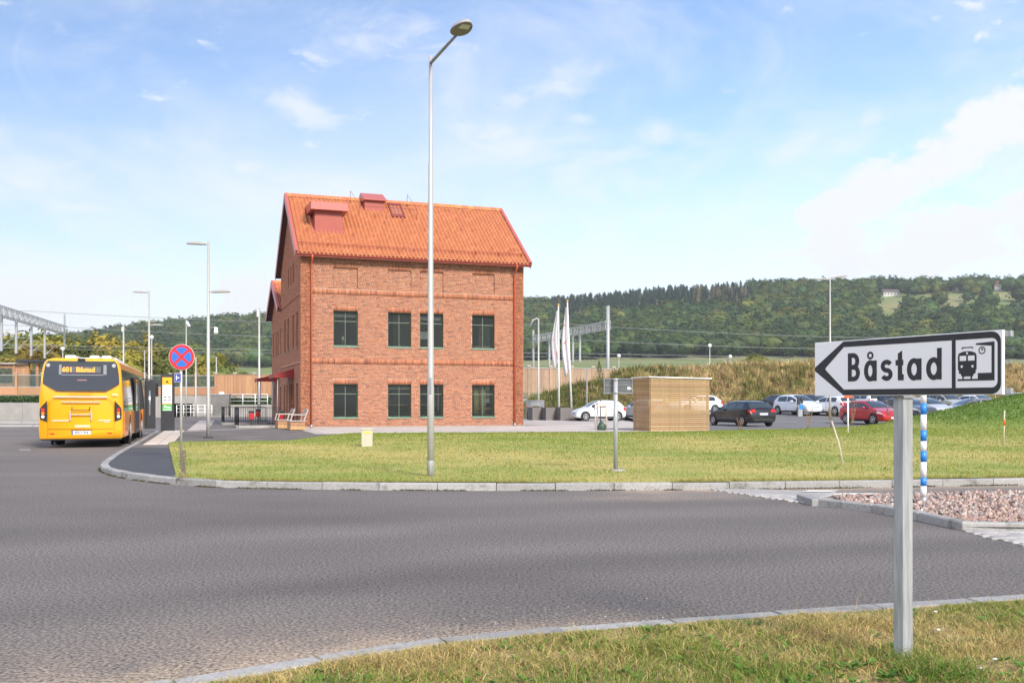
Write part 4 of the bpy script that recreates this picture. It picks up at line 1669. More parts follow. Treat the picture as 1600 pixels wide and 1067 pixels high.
def tiles(name, u0, u1, sl, parent, side, pt, seed):
    rng = np.random.default_rng(seed)
    pitch, row = 0.225, 0.335
    nc, nr = int((u1 - u0) / pitch), int(sl / row)
    pitch, row = (u1 - u0) / nc, sl / nr
    prof = [(0, .01), (.06, -.035), (.20, -.055), (.42, -.05), (.56, -.015), (.68, .04), (.82, .058), (.94, .04), (1.0, .01)]
    V, F, C = [], [], []
    for r_ in range(nr):
        for c in range(nc):
            k = 0.95 + .10 * rng.random()
            base = np.array([0.43, 0.148, 0.060]) * k
            if rng.random() < .05:
                base = np.array([0.36, 0.11, .046]) * k
            elif rng.random() < .2:
                base = np.array([0.47, .175, .072]) * k
            o = len(V)
            jit = rng.normal(0, .004)
            for (t, h) in prof:
                for (s_, hh) in ((-.03, .095), (row * 1.0, .045)):
                    V.append(pt(u0 + (c + t) * pitch, r_ * row + s_, h + hh + jit, side))
                    C.append(base)
            for (t, h) in prof:                     # front lip of the tile
                V.append(pt(u0 + (c + t) * pitch, r_ * row - .03, h + .035 + jit, side))
                C.append(base)
            m_ = len(prof)
            for q in range(m_ - 1):
                F.append((o + 2 * q, o + 2 * q + 2, o + 2 * q + 3, o + 2 * q + 1))
                F.append((o + 2 * m_ + q, o + 2 * m_ + q + 1, o + 2 * q + 2, o + 2 * q))
    ob = np_mesh(name, np.array(V), np.array(F), M_tile, parent, col=np.array(C))
    ob['kind'] = 'stuff'
    return ob


def roof(parent, L0, L1, depth, eave, an, pt, seed, ridge_caps=True):
    half = depth / 2 + OV
    sl = half / math.cos(an)
    mb = MB()
    for side in (0, 1):
        mb.add([pt(L0, 0, -.02, side), pt(L1, 0, -.02, side), pt(L1, sl, -.02, side), pt(L0, sl, -.02, side),
                pt(L0, 0, -.14, side), pt(L1, 0, -.14, side), pt(L1, sl, -.14, side), pt(L0, sl, -.14, side)],
               [(0, 1, 2, 3), (4, 7, 6, 5), (0, 4, 5, 1), (0, 3, 7, 4), (1, 5, 6, 2)])
    rf = mb.build('roof', M_soffit, parent)
    tiles('roof_tiles', L0 + .05, L1 - .05, sl - .02, rf, 0, pt, seed)
    tiles('rear_roof_tiles', L0 + .05, L1 - .05, sl - .02, rf, 1, pt, seed + 1)
    for x_ in (L0, L1):
        for side in (0, 1):
            sgn = -1 if x_ == L0 else 1
            m2 = MB()
            o_ = .0 if x_ == L0 else -.0
            a_, b_ = x_ + sgn * .03, x_ - sgn * .13
            for (p, q, h0, h1) in ((a_, a_ - sgn * .03, -.24, .16), (a_, b_, .145, .162)):
                lo, hi = min(p, q), max(p, q)
                m2.add([pt(lo, -.04, h0, side), pt(hi, -.04, h0, side), pt(hi, sl, h0, side), pt(lo, sl, h0, side),
                        pt(lo, -.04, h1, side), pt(hi, -.04, h1, side), pt(hi, sl, h1, side), pt(lo, sl, h1, side)],
                       [(3, 2, 1, 0), (4, 5, 6, 7), (0, 1, 5, 4), (1, 2, 6, 5), (2, 3, 7, 6), (3, 0, 4, 7)])
            m2.build('barge_board', M_pinkmetal, rf)
    n_ = int((L1 - L0) / .36)
    w_ = (L1 - L0) / n_
    top = pt(0, sl, 0, 0)
    m3 = None
    for q in range(n_):
        if m3 is None:
            mbb = MB()
            prof = [(-.19, -.13), (-.12, .02), (0, .085), (.12, .02), (.19, -.13)]
            vs_ = []
            for xx, kk in ((0, 1.08), (w_ + .02, .95)):
                vs_ += [(xx, a_ * kk, b_ * kk) for a_, b_ in prof]
            mbb.add(vs_, [(i_, i_ + 1, i_ + 6, i_ + 5) for i_ in range(4)] + [(0, 1, 2, 3, 4)])
            ob = mbb.build('ridge_tile', mat('ridge_tile', (0.58, .17, .05), .6, var=.15, objrand=.2), rf)
            m3 = ob.data
        else:
            ob = link('ridge_tile', m3, rf)
        ob.location = (L0 + q * w_, top[1], top[2] + .085)
    return rf


rf = roof(st, -OG, BL + OG, BD, EAVE, ang, slope_pt, 9)
gut = MB()
prof = [(-.075, 0), (-.065, -.045), (0, -.075), (.065, -.045), (.075, 0)]
for side, nm in ((0, 'gutter'),):
    vs_, fs = [], []
    for xx in (-OG - .02, BL + OG + .02):
        vs_ += [(xx, -OV - .05 + a_, EAVE - .02 + b_) for a_, b_ in prof]
    gut.add(vs_, [(i_, i_ + 1, i_ + 6, i_ + 5) for i_ in range(4)] + [(0, 1, 2, 3, 4), (5, 6, 7, 8, 9)])
gut.box(-OG - .02, BL + OG + .02, -OV - .02, -OV - .005, EAVE - .16, EAVE + .02)
gut.build('gutter', M_redmetal, st)
for xx in (PIL + .06, BL - PIL - .06):
    dp = MB().tube([(xx, -OV - .05, EAVE - .06), (xx, -OV - .05, EAVE - .22), (xx, -OV * .6, EAVE - .42), (xx, -.15, EAVE - .62), (xx, -.13, EAVE - .85), (xx, -.13, .16)],
                   [.062, .058, .045, .042, .042, .042], 12).build('downpipe', M_redpipe, st)
    MB().tube([(xx, -.13, .0), (xx, -.13, .2)], .055, 12).build('downpipe_shoe', M_galv, dp)
    for zz in (1.2, 3.0, 4.9, 6.8, 8.2):
        MB().tube([(xx, -.13, zz), (xx, -.13, zz + .04)], .05, 12).build('clip', M_redmetal, dp)
# snow guard
sg = MB()
for hh in (.14, .22):
    sg.tube([slope_pt(-.1, .78, hh), slope_pt(BL + .1, .78, hh)], .016, 6)
sgo = sg.build('snow_guard', M_redmetal, rf)
for q in range(10):
    xx = .1 + q * (BL - .2) / 9
    MB().beam(slope_pt(xx, .76, .0), slope_pt(xx, .80, .27), .02, .08).build('bracket', M_redmetal, sgo)
# big vent box near the left end
vb = MB().box(.95, 2.5, 1.4, 3.6, roof_z(1.4) - .05, 11.6).build('vent_box', M_redmetal, rf)
MB().box(1.0, 2.45, 1.46, 3.6, 11.6, 12.0).build('vent_neck', M_redmetal, vb)
MB().add([(.7, 1.12, 11.92), (2.75, 1.12, 11.92), (2.75, 3.7, 11.92), (.7, 3.7, 11.92), (.72, 1.14, 12.35), (2.73, 1.14, 12.35), (2.73, 3.7, 12.50), (.72, 3.7, 12.50)],
         [(3, 2, 1, 0), (4, 5, 6, 7), (0, 1, 5, 4), (1, 2, 6, 5), (2, 3, 7, 6), (3, 0, 4, 7)]).build('vent_cap', M_pinkmetal, vb)
fl = MB()
for xx in (.86, 2.5):
    fl.add([(xx, 1.35, roof_z(1.35) + .06), (xx + .10, 1.35, roof_z(1.35) + .06), (xx + .10, 3.6, roof_z(3.6) + .06), (xx, 3.6, roof_z(3.6) + .06),
            (xx, 1.35, roof_z(1.35) + .11), (xx + .10, 1.35, roof_z(1.35) + .11), (xx + .10, 3.6, roof_z(3.6) + .11), (xx, 3.6, roof_z(3.6) + .11)],
           [(3, 2, 1, 0), (4, 5, 6, 7), (0, 1, 5, 4), (1, 2, 6, 5), (2, 3, 7, 6), (3, 0, 4, 7)])
fl.build('flashing', M_pinkmetal, vb)
# ridge vent with its sloping lid, roof hatch, safety rails
rv = MB().box(4.15, 5.3, 3.75, 5.9, roof_z(3.75) - .05, 13.22).build('ridge_vent', M_redmetal, rf)
MB().add([(4.08, 3.55, 13.20), (5.42, 3.55, 13.20), (5.42, 4.8, 13.78), (4.08, 4.8, 13.78), (5.42, 6.05, 13.20), (4.08, 6.05, 13.20),
          (4.08, 3.55, 13.15), (5.42, 3.55, 13.15), (5.42, 6.05, 13.15), (4.08, 6.05, 13.15)],
         [(0, 1, 2, 3), (3, 2, 4, 5), (0, 3, 5, 9, 6), (1, 7, 8, 4, 2), (6, 9, 8, 7), (0, 6, 7, 1), (5, 4, 8, 9)]).build('vent_lid', M_pinkmetal, rv)
sr = SL * .78
hatch = MB()
for p0, p1, q0, q1 in ((5.65, 6.45, .70, .74), (5.65, 6.45, .925, .965), (5.65, 5.72, .74, .925), (6.38, 6.45, .74, .925)):
    hatch.add([slope_pt(p0, SL * q0, .03), slope_pt(p1, SL * q0, .03), slope_pt(p1, SL * q1, .03), slope_pt(p0, SL * q1, .03),
               slope_pt(p0, SL * q0, .15), slope_pt(p1, SL * q0, .15), slope_pt(p1, SL * q1, .15), slope_pt(p0, SL * q1, .15)],
              [(3, 2, 1, 0), (4, 5, 6, 7), (0, 1, 5, 4), (1, 2, 6, 5), (2, 3, 7, 6), (3, 0, 4, 7)])
ho = hatch.build('roof_hatch', mat('brown_red_metal', (.22, .05, .04), .5), rf)
MB().add([slope_pt(5.72, SL * .74, .1), slope_pt(6.38, SL * .74, .1), slope_pt(6.38, SL * .925, .1), slope_pt(5.72, SL * .925, .1)], [(0, 1, 2, 3)]).build('hatch_glass', mat('hatch_glass', (.30, .11, .08), .25), ho)
rl = MB()
for xx in (3.7, 7.1):
    rl.tube([slope_pt(xx, SL * .70, .02), slope_pt(xx, SL * .72, .62)], .014, 6)
    rl.tube([slope_pt(xx - .28, SL * .94, .02), (xx - .28, 4.3, 13.75)], .014, 6)
    rl.tube([(xx - .28, 4.3, 13.75), slope_pt(xx, SL * .72, .62)], .010, 6)
rl.tube([slope_pt(5.3, SL * .66, .02), slope_pt(5.3, SL * .72, .60)], .012, 6)
rl.tube([slope_pt(3.7, SL * .72, .6), slope_pt(7.1, SL * .72, .6)], .014, 6)
rl.build('roof_rail', mat('brown_red_metal', (.22, .05, .04), .5), rf)

# wing behind, lower
WD0, WD1, WE, WR = BD + .02, 16.7, 7.15, 9.25
wdep = WD1 - WD0
want = math.atan((WR - WE) / (wdep / 2 + OV))
f_wg = lambda a, z, d: (.12 - d, a, z)
wtop = lambda a: WE + (min(a - WD0, WD1 - a) + OV) * math.tan(want) - .12
w_first = [(a_, a_ + .55, 4.42, 6.1) for a_ in (10.6, 12.3, 13.5, 15.3)]
w_gr = [(10.7, 11.3, .4, 2.4), (12.2, 13.3, .05, 2.4), (14.3, 14.9, .4, 2.4)]
wall_mesh('wing_wall', f_wg, (WD0, WD1), (0, WE + .2), w_first + w_gr, .18, st, M_mortar, wtop)
wb = Bricks(8)
wb.wall(f_wg, (WD0, WD1), .02, WR, w_first + w_gr, top=wtop)
wb.build('wing_bricks', st)
f_wr = lambda a, z, d: (a, WD1 + d, z)
wall_mesh('wing_rear_wall', f_wr, (.12, BL - .5), (0, WE), [], .1, st, M_mortar)
for h_ in w_first + w_gr:
    window(f_wg, *h_, st, cross=False, sill=False)


def wing_pt(u, s, h, side=0):
    y_ = -OV + s * math.cos(want) - h * math.sin(want)
    if side:
        y_ = wdep - y_
    return (u, WD0 + y_, WE + s * math.sin(want) + h * math.cos(want))


roof(st, -.25, BL - .5, wdep, WE, want, wing_pt, 15)


def canopy(v0, v1, zw, zo, out, parent, px_post):
    mb = MB()
    mb.add([(0, v0, zw), (0, v1, zw), (-out, v1 + .1, zo), (-out, v0 - .1, zo), (0, v0, zw - .06), (0, v1, zw - .06), (-out, v1 + .1, zo - .06), (-out, v0 - .1, zo - .06)],
           [(0, 1, 2, 3), (7, 6, 5, 4), (0, 3, 7, 4), (1, 5, 6, 2), (3, 2, 6, 7)])
    mb.box(-out - .05, -out, v0 - .1, v1 + .1, zo - .20, zo + .02)
    mb.add([(0, v0, zw - .05), (-out, v0 - .1, zo - .05), (-out, v0 - .1, zo - .2), (0, v0, zo - .2), (0, v0 + .03, zw - .05), (-out, v0 - .07, zo - .05), (-out, v0 - .07, zo - .2), (0, v0 + .03, zo - .2)],
           [(0, 1, 2, 3), (4, 7, 6, 5), (0, 4, 5, 1), (3, 2, 6, 7)])
    c_ = mb.build('canopy', M_canopy, parent)
    for v_ in (v0 + .1, v1 - .1):
        MB().tube([(-out + .15, v_, 0), (-out + .15, v_, zo - .12)], .032, 8).build('post', M_galv, c_)
    return c_


M_canopy = mat('dark_red_canopy', (0.27, 0.025, 0.025), .4, var=.05)
canopy(2.7, 5.6, 3.25, 2.95, 1.05, st, 0)
canopy(12.0, 14.2, 3.2, 2.92, 1.2, st, 0)

# ------------------------------------------------------------------ direction sign in the foreground
SGL, SGR = Vector((1.87, 5.93, 0)), Vector((2.48, 4.85, 0))
sd = (SGR - SGL)
SW = sd.length
srot = math.atan2(sd.y, sd.x)
sign = thing('direction_sign', 'white direction arrow sign reading Båstad on a galvanised post in the verge', 'road sign', (SGL.x, SGL.y, 0), srot)
ZB, ZT = 1.537, 1.865
SH = ZT - ZB
M_signwhite = mat('sign_white', (0.80, 0.80, 0.83), .35, var=.03, vscale=2)
M_signblack = mat('sign_black', (0.022, 0.022, 0.025), .4, var=.1)
M_signback = mat('sign_back', (0.30, .31, .32), .45, metal=.5, var=.1)
plate = MB().cbox(0, SW, 0, .018, ZB, ZT, .003).build('plate', M_signwhite, sign)
ff = lambda a, b, d: (a * SW, -d, ZB + b * SH)
TD = 0.0016


def strokes(mb, polys, d0=.0003, d1=TD):
    for q, p in enumerate(polys):
        mb.prism(p, ff, d0, d1 + q * 5e-5)
    return mb


def arc(cx, cy, rx, ry, a0, a1, n=14):
    return [(cx + rx * math.cos(R(a0 + (a1 - a0) * i_ / n)), cy + ry * math.sin(R(a0 + (a1 - a0) * i_ / n))) for i_ in range(n + 1)]


def ribbon(mb, path, w, asp, d1=TD, closed=False):
    """A pen stroke of width w (in heights) along a path given in plate fractions."""
    P_ = [Vector((x_ * asp, y_)) for x_, y_ in path]
    L_, R_ = [], []
    n_ = len(P_)
    for i_ in range(n_):
        a_ = P_[(i_ - 1) % n_] if (closed or i_ > 0) else P_[i_]
        b_ = P_[(i_ + 1) % n_] if (closed or i_ < n_ - 1) else P_[i_]
        t_ = (b_ - a_).normalized()
        nn_ = Vector((-t_.y, t_.x)) * w / 2
        L_.append(P_[i_] + nn_)
        R_.append(P_[i_] - nn_)
    vs_, fs = [], []
    for l_, r_ in zip(L_, R_):
        for d in (.0003, d1):
            vs_ += [ff(l_.x / asp, l_.y, d), ff(r_.x / asp, r_.y, d)]
    m_ = n_ if closed else n_ - 1
    for i_ in range(m_):
        a_, b_ = i_ * 4, ((i_ + 1) % n_) * 4
        fs += [(a_ + 2, a_ + 3, b_ + 3, b_ + 2), (a_, a_ + 2, b_ + 2, b_), (a_ + 1, b_ + 1, b_ + 3, a_ + 3)]
    if not closed:
        fs += [(0, 1, 3, 2), (4 * (n_ - 1), 4 * (n_ - 1) + 2, 4 * (n_ - 1) + 3, 4 * (n_ - 1) + 1)]
    mb.add(vs_, fs)


ASP = SW / SH
# black border with arrow head: outer outline and inner outline, joined as a ring
def xp(px):            # photograph column -> fraction along the plate
    r_ = (px - 800) / FPX
    t_ = (r_ * SGL.y - SGL.x) / (sd.x - r_ * sd.y)
    return t_


cr = .16


def rc(cx, cy, r_, a0, a1, n=7):
    return [(cx + r_ / ASP * math.cos(R(a0 + (a1 - a0) * i_ / n)), cy + r_ * math.sin(R(a0 + (a1 - a0) * i_ / n))) for i_ in range(n + 1)]


xb = xp(1318)
out = [(.004, .535), (.0015, .50), (.004, .465), (xb, .012)] + rc(.992 - cr / ASP, .012 + cr, cr, -90, 0) + rc(.992 - cr / ASP, .988 - cr, cr, 0, 90) + [(xb, .988)]
xi = xp(1318.5)
cri = .10
inn_ = [(xp(1291), .53), (xp(1289.5), .50), (xp(1291), .47), (xi, .115)] + rc(xp(1559) - cri / ASP, .115 + cri, cri, -90, 0) + rc(xp(1559) - cri / ASP, .885 - cri, cri, 0, 90) + [(xi, .885)]
vs_, fs = [], []
n_ = len(out)
for p, q in zip(out, inn_):
    vs_ += [ff(*p, TD), ff(*q, TD), ff(*p, .0002), ff(*q, .0002)]
for i_ in range(n_):
    a_, b_ = i_ * 4, ((i_ + 1) % n_) * 4
    fs += [(a_, b_, b_ + 1, a_ + 1), (a_, a_ + 2, b_ + 2, b_), (a_ + 1, b_ + 1, b_ + 3, a_ + 3)]
MB().add(vs_, fs).build('border', M_signblack, plate)
xd = xp(1490)
MB().prism([(xd - .008, .116), (xd + .010, .116), (xd + .010, .884), (xd - .008, .884)], ff, .0002, TD).build('divider', M_signblack, plate)

# lettering, drawn stroke by stroke
LW = .086
let = MB()


def lx(px):
    return xp(px)


b0, xh, cap, asc = .258, .618, .768, .77      # baseline, x-height, capital height, ascender (fractions of plate height)


def bowl(cx, rx):
    return arc(cx, (b0 + xh) / 2 - .0, rx, (xh - b0) / 2 - LW / 2 + .01, 0, 360, 24)[:-1]


hw = LW / 2 / ASP
# B
x0, x1 = lx(1325) + hw, lx(1343.5) - hw
ribbon(let, [(x0, b0), (x0, cap)], LW, ASP, TD)
mid = (b0 + cap) / 2 + .0
ribbon(let, [(x0, cap - LW / 2), (x0 + (x1 - x0) * .45, cap - LW / 2)] + arc(x0 + (x1 - x0) * .45, (cap - LW / 2 + mid) / 2, (x1 - x0) * .48, (cap - LW / 2 - mid) / 2, 80, -80, 9) + [(x0 + (x1 - x0) * .45, mid), (x0, mid)], LW, ASP, TD + .00005)
ribbon(let, [(x0, mid), (x0 + (x1 - x0) * .5, mid)] + arc(x0 + (x1 - x0) * .5, (b0 + LW / 2 + mid) / 2, (x1 - x0) * .52, (mid - b0 - LW / 2) / 2, 80, -80, 9) + [(x0 + (x1 - x0) * .5, b0 + LW / 2), (x0, b0 + LW / 2)], LW, ASP, TD + .0001)


def small_a(l_, r_, ring=False, stem_top=None):
    cx = (lx(l_) + lx(r_)) / 2 - .001
    rx = (lx(r_) - lx(l_)) / 2 - hw
    ribbon(let, bowl(cx, rx), LW, ASP, TD, closed=True)
    ribbon(let, [(lx(r_) - hw, b0), (lx(r_) - hw, stem_top or xh + .0)], LW, ASP, TD + .00008)
    if ring:
        ribbon(let, arc(cx, .708, .052 / ASP, .052, 0, 360, 18)[:-1], .036, ASP, TD + .0001, closed=True)


small_a(1350.5, 1370, ring=True)
# s
l_, r_ = lx(1376), lx(1395)
cx = (l_ + r_) / 2
q1, q2 = b0 + LW / 2 - .006, xh - LW / 2 + .006
mm = (q1 + q2) / 2
rx = (r_ - l_) / 2 - hw
ribbon(let, arc(cx, (q2 + mm) / 2, rx, (q2 - mm) / 2, 25, 90, 5) + arc(cx, (q2 + mm) / 2, rx * .98, (q2 - mm) / 2, 100, 250, 9) + [(cx, mm)] + arc(cx, (q1 + mm) / 2, rx, (mm - q1) / 2, 70, -80, 9) + arc(cx, (q1 + mm) / 2, rx, (mm - q1) / 2, -90, -155, 5), LW * .94, ASP, TD)
# t
xt = (lx(1402) + lx(1411)) / 2 - .0005
let.prism([(xt - hw, b0 + .0), (xt + hw * 1.75, b0), (xt + hw * 1.75, b0 + .10), (xt + hw, b0 + .11), (xt + hw, .765), (xt - hw, .715)], ff, .0003, TD)
let.prism([(lx(1399.5), xh - .105), (lx(1411.5), xh - .105), (lx(1411.5), xh - .01), (lx(1399.5), xh - .01)], ff, .0003, TD + .0001)
small_a(1417.5, 1440)
small_a(1447.5, 1471.5, stem_top=.775)
let.build('lettering', M_signblack, plate)

# station pictogram: train front, track, platform roof and clock
pic = MB()
tx0, tx1 = xp(1497), xp(1526)
tc_ = (tx0 + tx1) / 2


def tf(a, b):
    return (tx0 + a * (tx1 - tx0), b)


body = [tf(.0, .40), tf(.0, .62), tf(.05, .665), tf(.25, .69), tf(.5, .698), tf(.75, .69), tf(.95, .665), tf(1, .62), tf(1, .40), tf(.95, .40), tf(.95, .345), tf(.86, .34), tf(.80, .295), tf(.20, .295), tf(.14, .34), tf(.05, .345), tf(.05, .40)]
pic.prism(body, ff, .0003, TD)
for q in (.24, .68):
    pic.prism([tf(q, .255), tf(q + .08, .255), tf(q + .08, .30), tf(q, .30)], ff, .0003, TD)
pic.prism([tf(.18, .735), tf(.24, .735), tf(.30, .748), tf(.72, .748), tf(.80, .735), tf(.84, .735), tf(.78, .765), tf(.24, .765)], ff, .0003, TD)
pic.prism([(xp(1496.5), .225), (xp(1554), .225), (xp(1554), .255), (xp(1496.5), .255)], ff, .0003, TD)
pic.prism([(xp(1528), .2555), (xp(1549.5), .2555), (xp(1549.5), .345), (xp(1528), .345)], ff, .0003, TD)
pic.prism([(xp(1549.5), .2555), (xp(1554), .2555), (xp(1554), .83), (xp(1525), .815), (xp(1525), .79), (xp(1549.5), .765)], ff, .0003, TD)
cxk, cyk = xp(1534.5), .70
ribbon(pic, arc(cxk, cyk, .052 / ASP, .052, 0, 360, 20)[:-1], .016, ASP, TD, closed=True)
ribbon(pic, [(cxk, cyk - .005), (cxk, cyk + .035)], .014, ASP, TD)
ribbon(pic, [(cxk, cyk), (cxk + .02 / ASP, cyk + .018)], .016, ASP, TD + .0001)
pic.build('station_pictogram', M_signblack, plate)
pw = MB()
for q in (.10, .55):
    pw.prism([tf(q, .545), tf(q + .35, .545), tf(q + .35, .625), tf(q, .625)], ff, TD, TD + .0006)
for q, yy, rr in ((.21, .455, .022), (.79, .455, .022), (.5, .665, .019)):
    pw.prism([(x_, y_) for x_, y_ in arc(tf(q, 0)[0], yy, rr / ASP * .9, rr, 0, 360, 12)[:-1]], ff, TD, TD + .0006)
pw.build('train_windows', M_signwhite, plate)
bkt = MB()
for zz in (ZB + .004, ZT - .034):
    bkt.box(SW - .02, SW + .028, .02, .045, zz, zz + .03)
bkt.box(.02, SW - .02, .019, .035, ZB + .03, ZB + .06)
bkt.box(.02, SW - .02, .019, .035, ZT - .07, ZT - .04)
bkt.box(SW - .02, SW + .03, .022, .03, (ZB + ZT) / 2 - .004, (ZB + ZT) / 2 + .004)
bkt.build('rail', M_galv, sign)
pt_ = .465 * SW
post = MB().cbox(pt_ - .034, pt_ + .034, .045, .128, -.3, ZB + .26, .005).build('post', M_galv, sign)
MB().box(pt_ - .044, pt_ + .044, .036, .138, ZB - .015, ZB - .002).build('clamp', M_galvdark, sign)
MB().tube([(pt_, .085, -.1), (pt_, .085, .045)], .085, 14).build('foot_sleeve', M_galvdark, sign)


# ------------------------------------------------------------------ lamps and poles
def seg_pole(parent, h, r0, r1, m, steps=(), name='pole', n=14):
    pts, rr = [(0, 0, 0)], [r0]
    for (f_, ra, rb) in steps:
        pts += [(0, 0, h * f_), (0, 0, h * f_ + .02)]
        rr += [ra, rb]
    pts.append((0, 0, h))
    rr.append(r1)
    return MB().tube(pts, rr, n).build(name, m, parent)


def led_head(parent, L_, w, m, name='lamp_head'):
    """Flat tapering LED head along +x from the origin of its own object."""
    mb = MB()
    prof = [(0, .35, .05), (.1, .42, .06), (.3, .5, .085), (.75, .5, .08), (.95, .40, .05), (1.0, .28, .03)]
    vs_, fs = [], []
    for t_, ww, hh in prof:
        for sy_, sz_ in ((-1, 0), (1, 0), (.75, 1), (-.75, 1)):
            vs_.append((t_ * L_, sy_ * ww * w, sz_ * hh))
    for i_ in range(len(prof) - 1):
        for q in range(4):
            fs.append((i_ * 4 + q, i_ * 4 + (q + 1) % 4, i_ * 4 + 4 + (q + 1) % 4, i_ * 4 + 4 + q))
    fs += [(0, 1, 2, 3), tuple(len(vs_) - 4 + q for q in (3, 2, 1, 0))]
    mb.add(vs_, fs)
    hd = mb.build(name, m, parent)
    MB().box(L_ * .4, L_ * .85, -w * .32, w * .32, -.008, .001).build('lens', M_lens, hd)
    return hd


M_lens = mat('lamp_lens', (.55, .55, .52), .25)
M_headgrey = mat('lamp_housing', (0.30, .29, .27), .5, var=.06)

lx0, ly0 = gp(673, 746)
lp = thing('street_lamp', 'tall tapered grey street lamp on the lawn in front of the brick building', 'street lamp', (lx0, ly0, .1))
H1 = Z_at(88, ly0) - .1
seg_pole(lp, H1, .066, .034, M_whitepole, ((.215, .063, .058), (.745, .043, .036)))
MB().lathe([(.068, 0), (.068, .30), (.064, .32)], (0, 0, 0), 14).build('base_sleeve', M_galv, lp)
MB().box(-.02, .02, -.07, -.05, 1.55, 1.85).build('service_door', M_galvdark, lp)
arm0 = Vector((0, 0, H1 - .13))
arm1 = Vector((X_at(714, 16.35) - lx0, 16.35 - ly0, Z_at(54, 16.35) - .1))
MB().tube([arm0, arm1], [.030, .026], 10).build('arm', M_galvdark, lp)
# oval head, tilted along the arm
hd = MB()
n_, m_ = 18, 5
d_ = (arm1 - arm0).normalized()
side_ = d_.cross(Vector((0, 0, 1))).normalized()
up_ = side_.cross(d_)
hc = arm1 + d_ * .27
vs_, fs = [], []
for i_ in range(m_ + 1):
    ph = i_ / m_ * math.pi / 2
    for q in range(n_):
        a_ = 2 * math.pi * q / n_
        rx_, ry_ = .34 * math.cos(ph), .165 * math.cos(ph) * (1 - .18 * math.cos(a_))
        vs_.append(hc + d_ * rx_ * math.cos(a_) + side_ * ry_ * math.sin(a_) + up_ * (.11 * math.sin(ph)))
for i_ in range(m_):
    for q in range(n_):
        fs.append((i_ * n_ + q, i_ * n_ + (q + 1) % n_, (i_ + 1) * n_ + (q + 1) % n_, (i_ + 1) * n_ + q))
hd.add(vs_, fs, True)
ho = hd.build('lamp_head', M_whitepole, lp)
und = MB()
vs_ = [hc + d_ * .33 * math.cos(2 * math.pi * q / n_) + side_ * .158 * (1 - .18 * math.cos(2 * math.pi * q / n_)) * math.sin(2 * math.pi * q / n_) - up_ * .012 for q in range(n_)]
vs2 = [v + up_ * .016 for v in vs_]
und.add(vs_ + vs2, [tuple(range(n_)), tuple(reversed(range(n_, 2 * n_)))] + [(q, (q + 1) % n_, n_ + (q + 1) % n_, n_ + q) for q in range(n_)])
und.build('underside', mat('lamp_underside', (.20, .18, .16), .6), ho)
vs_ = []
for sx_, sy_ in ((.05, -.09), (.24, -.07), (.24, .07), (.05, .09)):
    vs_.append(hc + d_ * sx_ + side_ * sy_ - up_ * .02)
vs_ += [v + up_ * .01 for v in vs_]
MB().add(vs_, [(0, 1, 2, 3), (7, 6, 5, 4), (0, 4, 5, 1), (1, 5, 6, 2), (2, 6, 7, 3), (3, 7, 4, 0)]).build('lens', M_lens, ho)


def double_lamp(label, px, py, ytop, heads, z=.1, r_=.075, Y=None, camera=False, group='double armed forecourt lamps'):
    x_, y_ = gp(px, py, z) if Y is None else (X_at(px, Y), Y)
    t_ = thing('forecourt_lamp', label, 'street lamp', (x_, y_, z), 0, group)
    h_ = Z_at(ytop, y_) - z
    seg_pole(t_, h_, r_, r_ * .62, M_whitepole, ((.16, r_ * .97, r_ * .92),))
    MB().lathe([(r_ * 2.6, 0), (r_ * 2.6, .03), (r_ * 1.2, .05)], (0, 0, 0), 12).build('base_plate', M_dark, t_)
    for (hz, ang_, L_, tilt) in heads:
        hh = Z_at(hz, y_) - z
        hd_ = led_head(t_, L_, .30, M_headgrey)
        hd_.location = (math.cos(ang_) * .12, math.sin(ang_) * .12, hh - .06)
        hd_.rotation_euler = (0, tilt, ang_)
        MB().tube([(0, 0, hh - .03), (math.cos(ang_) * .3, math.sin(ang_) * .3, hh - .02 - .3 * math.sin(tilt) * .5)], .03, 8).build('arm', M_whitepole, t_)
    if camera:
        c_ = MB().tube([(0, 0, Z_at(516, y_) - z + .12), (.30, 0, Z_at(516, y_) - z + .12)], .012, 6).build('camera_arm', M_whitepole, t_)
        MB().lathe([(.02, .12), (.07, .10), (.07, 0), (.09, -.05), (.08, -.11), (.03, -.15)], (.30, 0, Z_at(516, y_) - z), 12).build('dome_camera', M_white, c_)
    return t_


double_lamp('tall forecourt lamp with two flat heads, by the lawn beside the blue and red sign', 325.5, 684, 378, ((380, math.pi, .72, -.03), (455, 0, .72, -.03)), camera=True)
double_lamp('forecourt lamp with two flat heads standing just beyond the bus', 233, 665, 454, ((456, math.pi, .85, -.03), (507, 0, .7, .0)))
double_lamp('tall two headed car park lamp showing above the direction sign', 1297, 650, 434, ((436, R(168), 1.05, -.06), (434, R(-8), 1.05, -.14)), z=.25, Y=66)


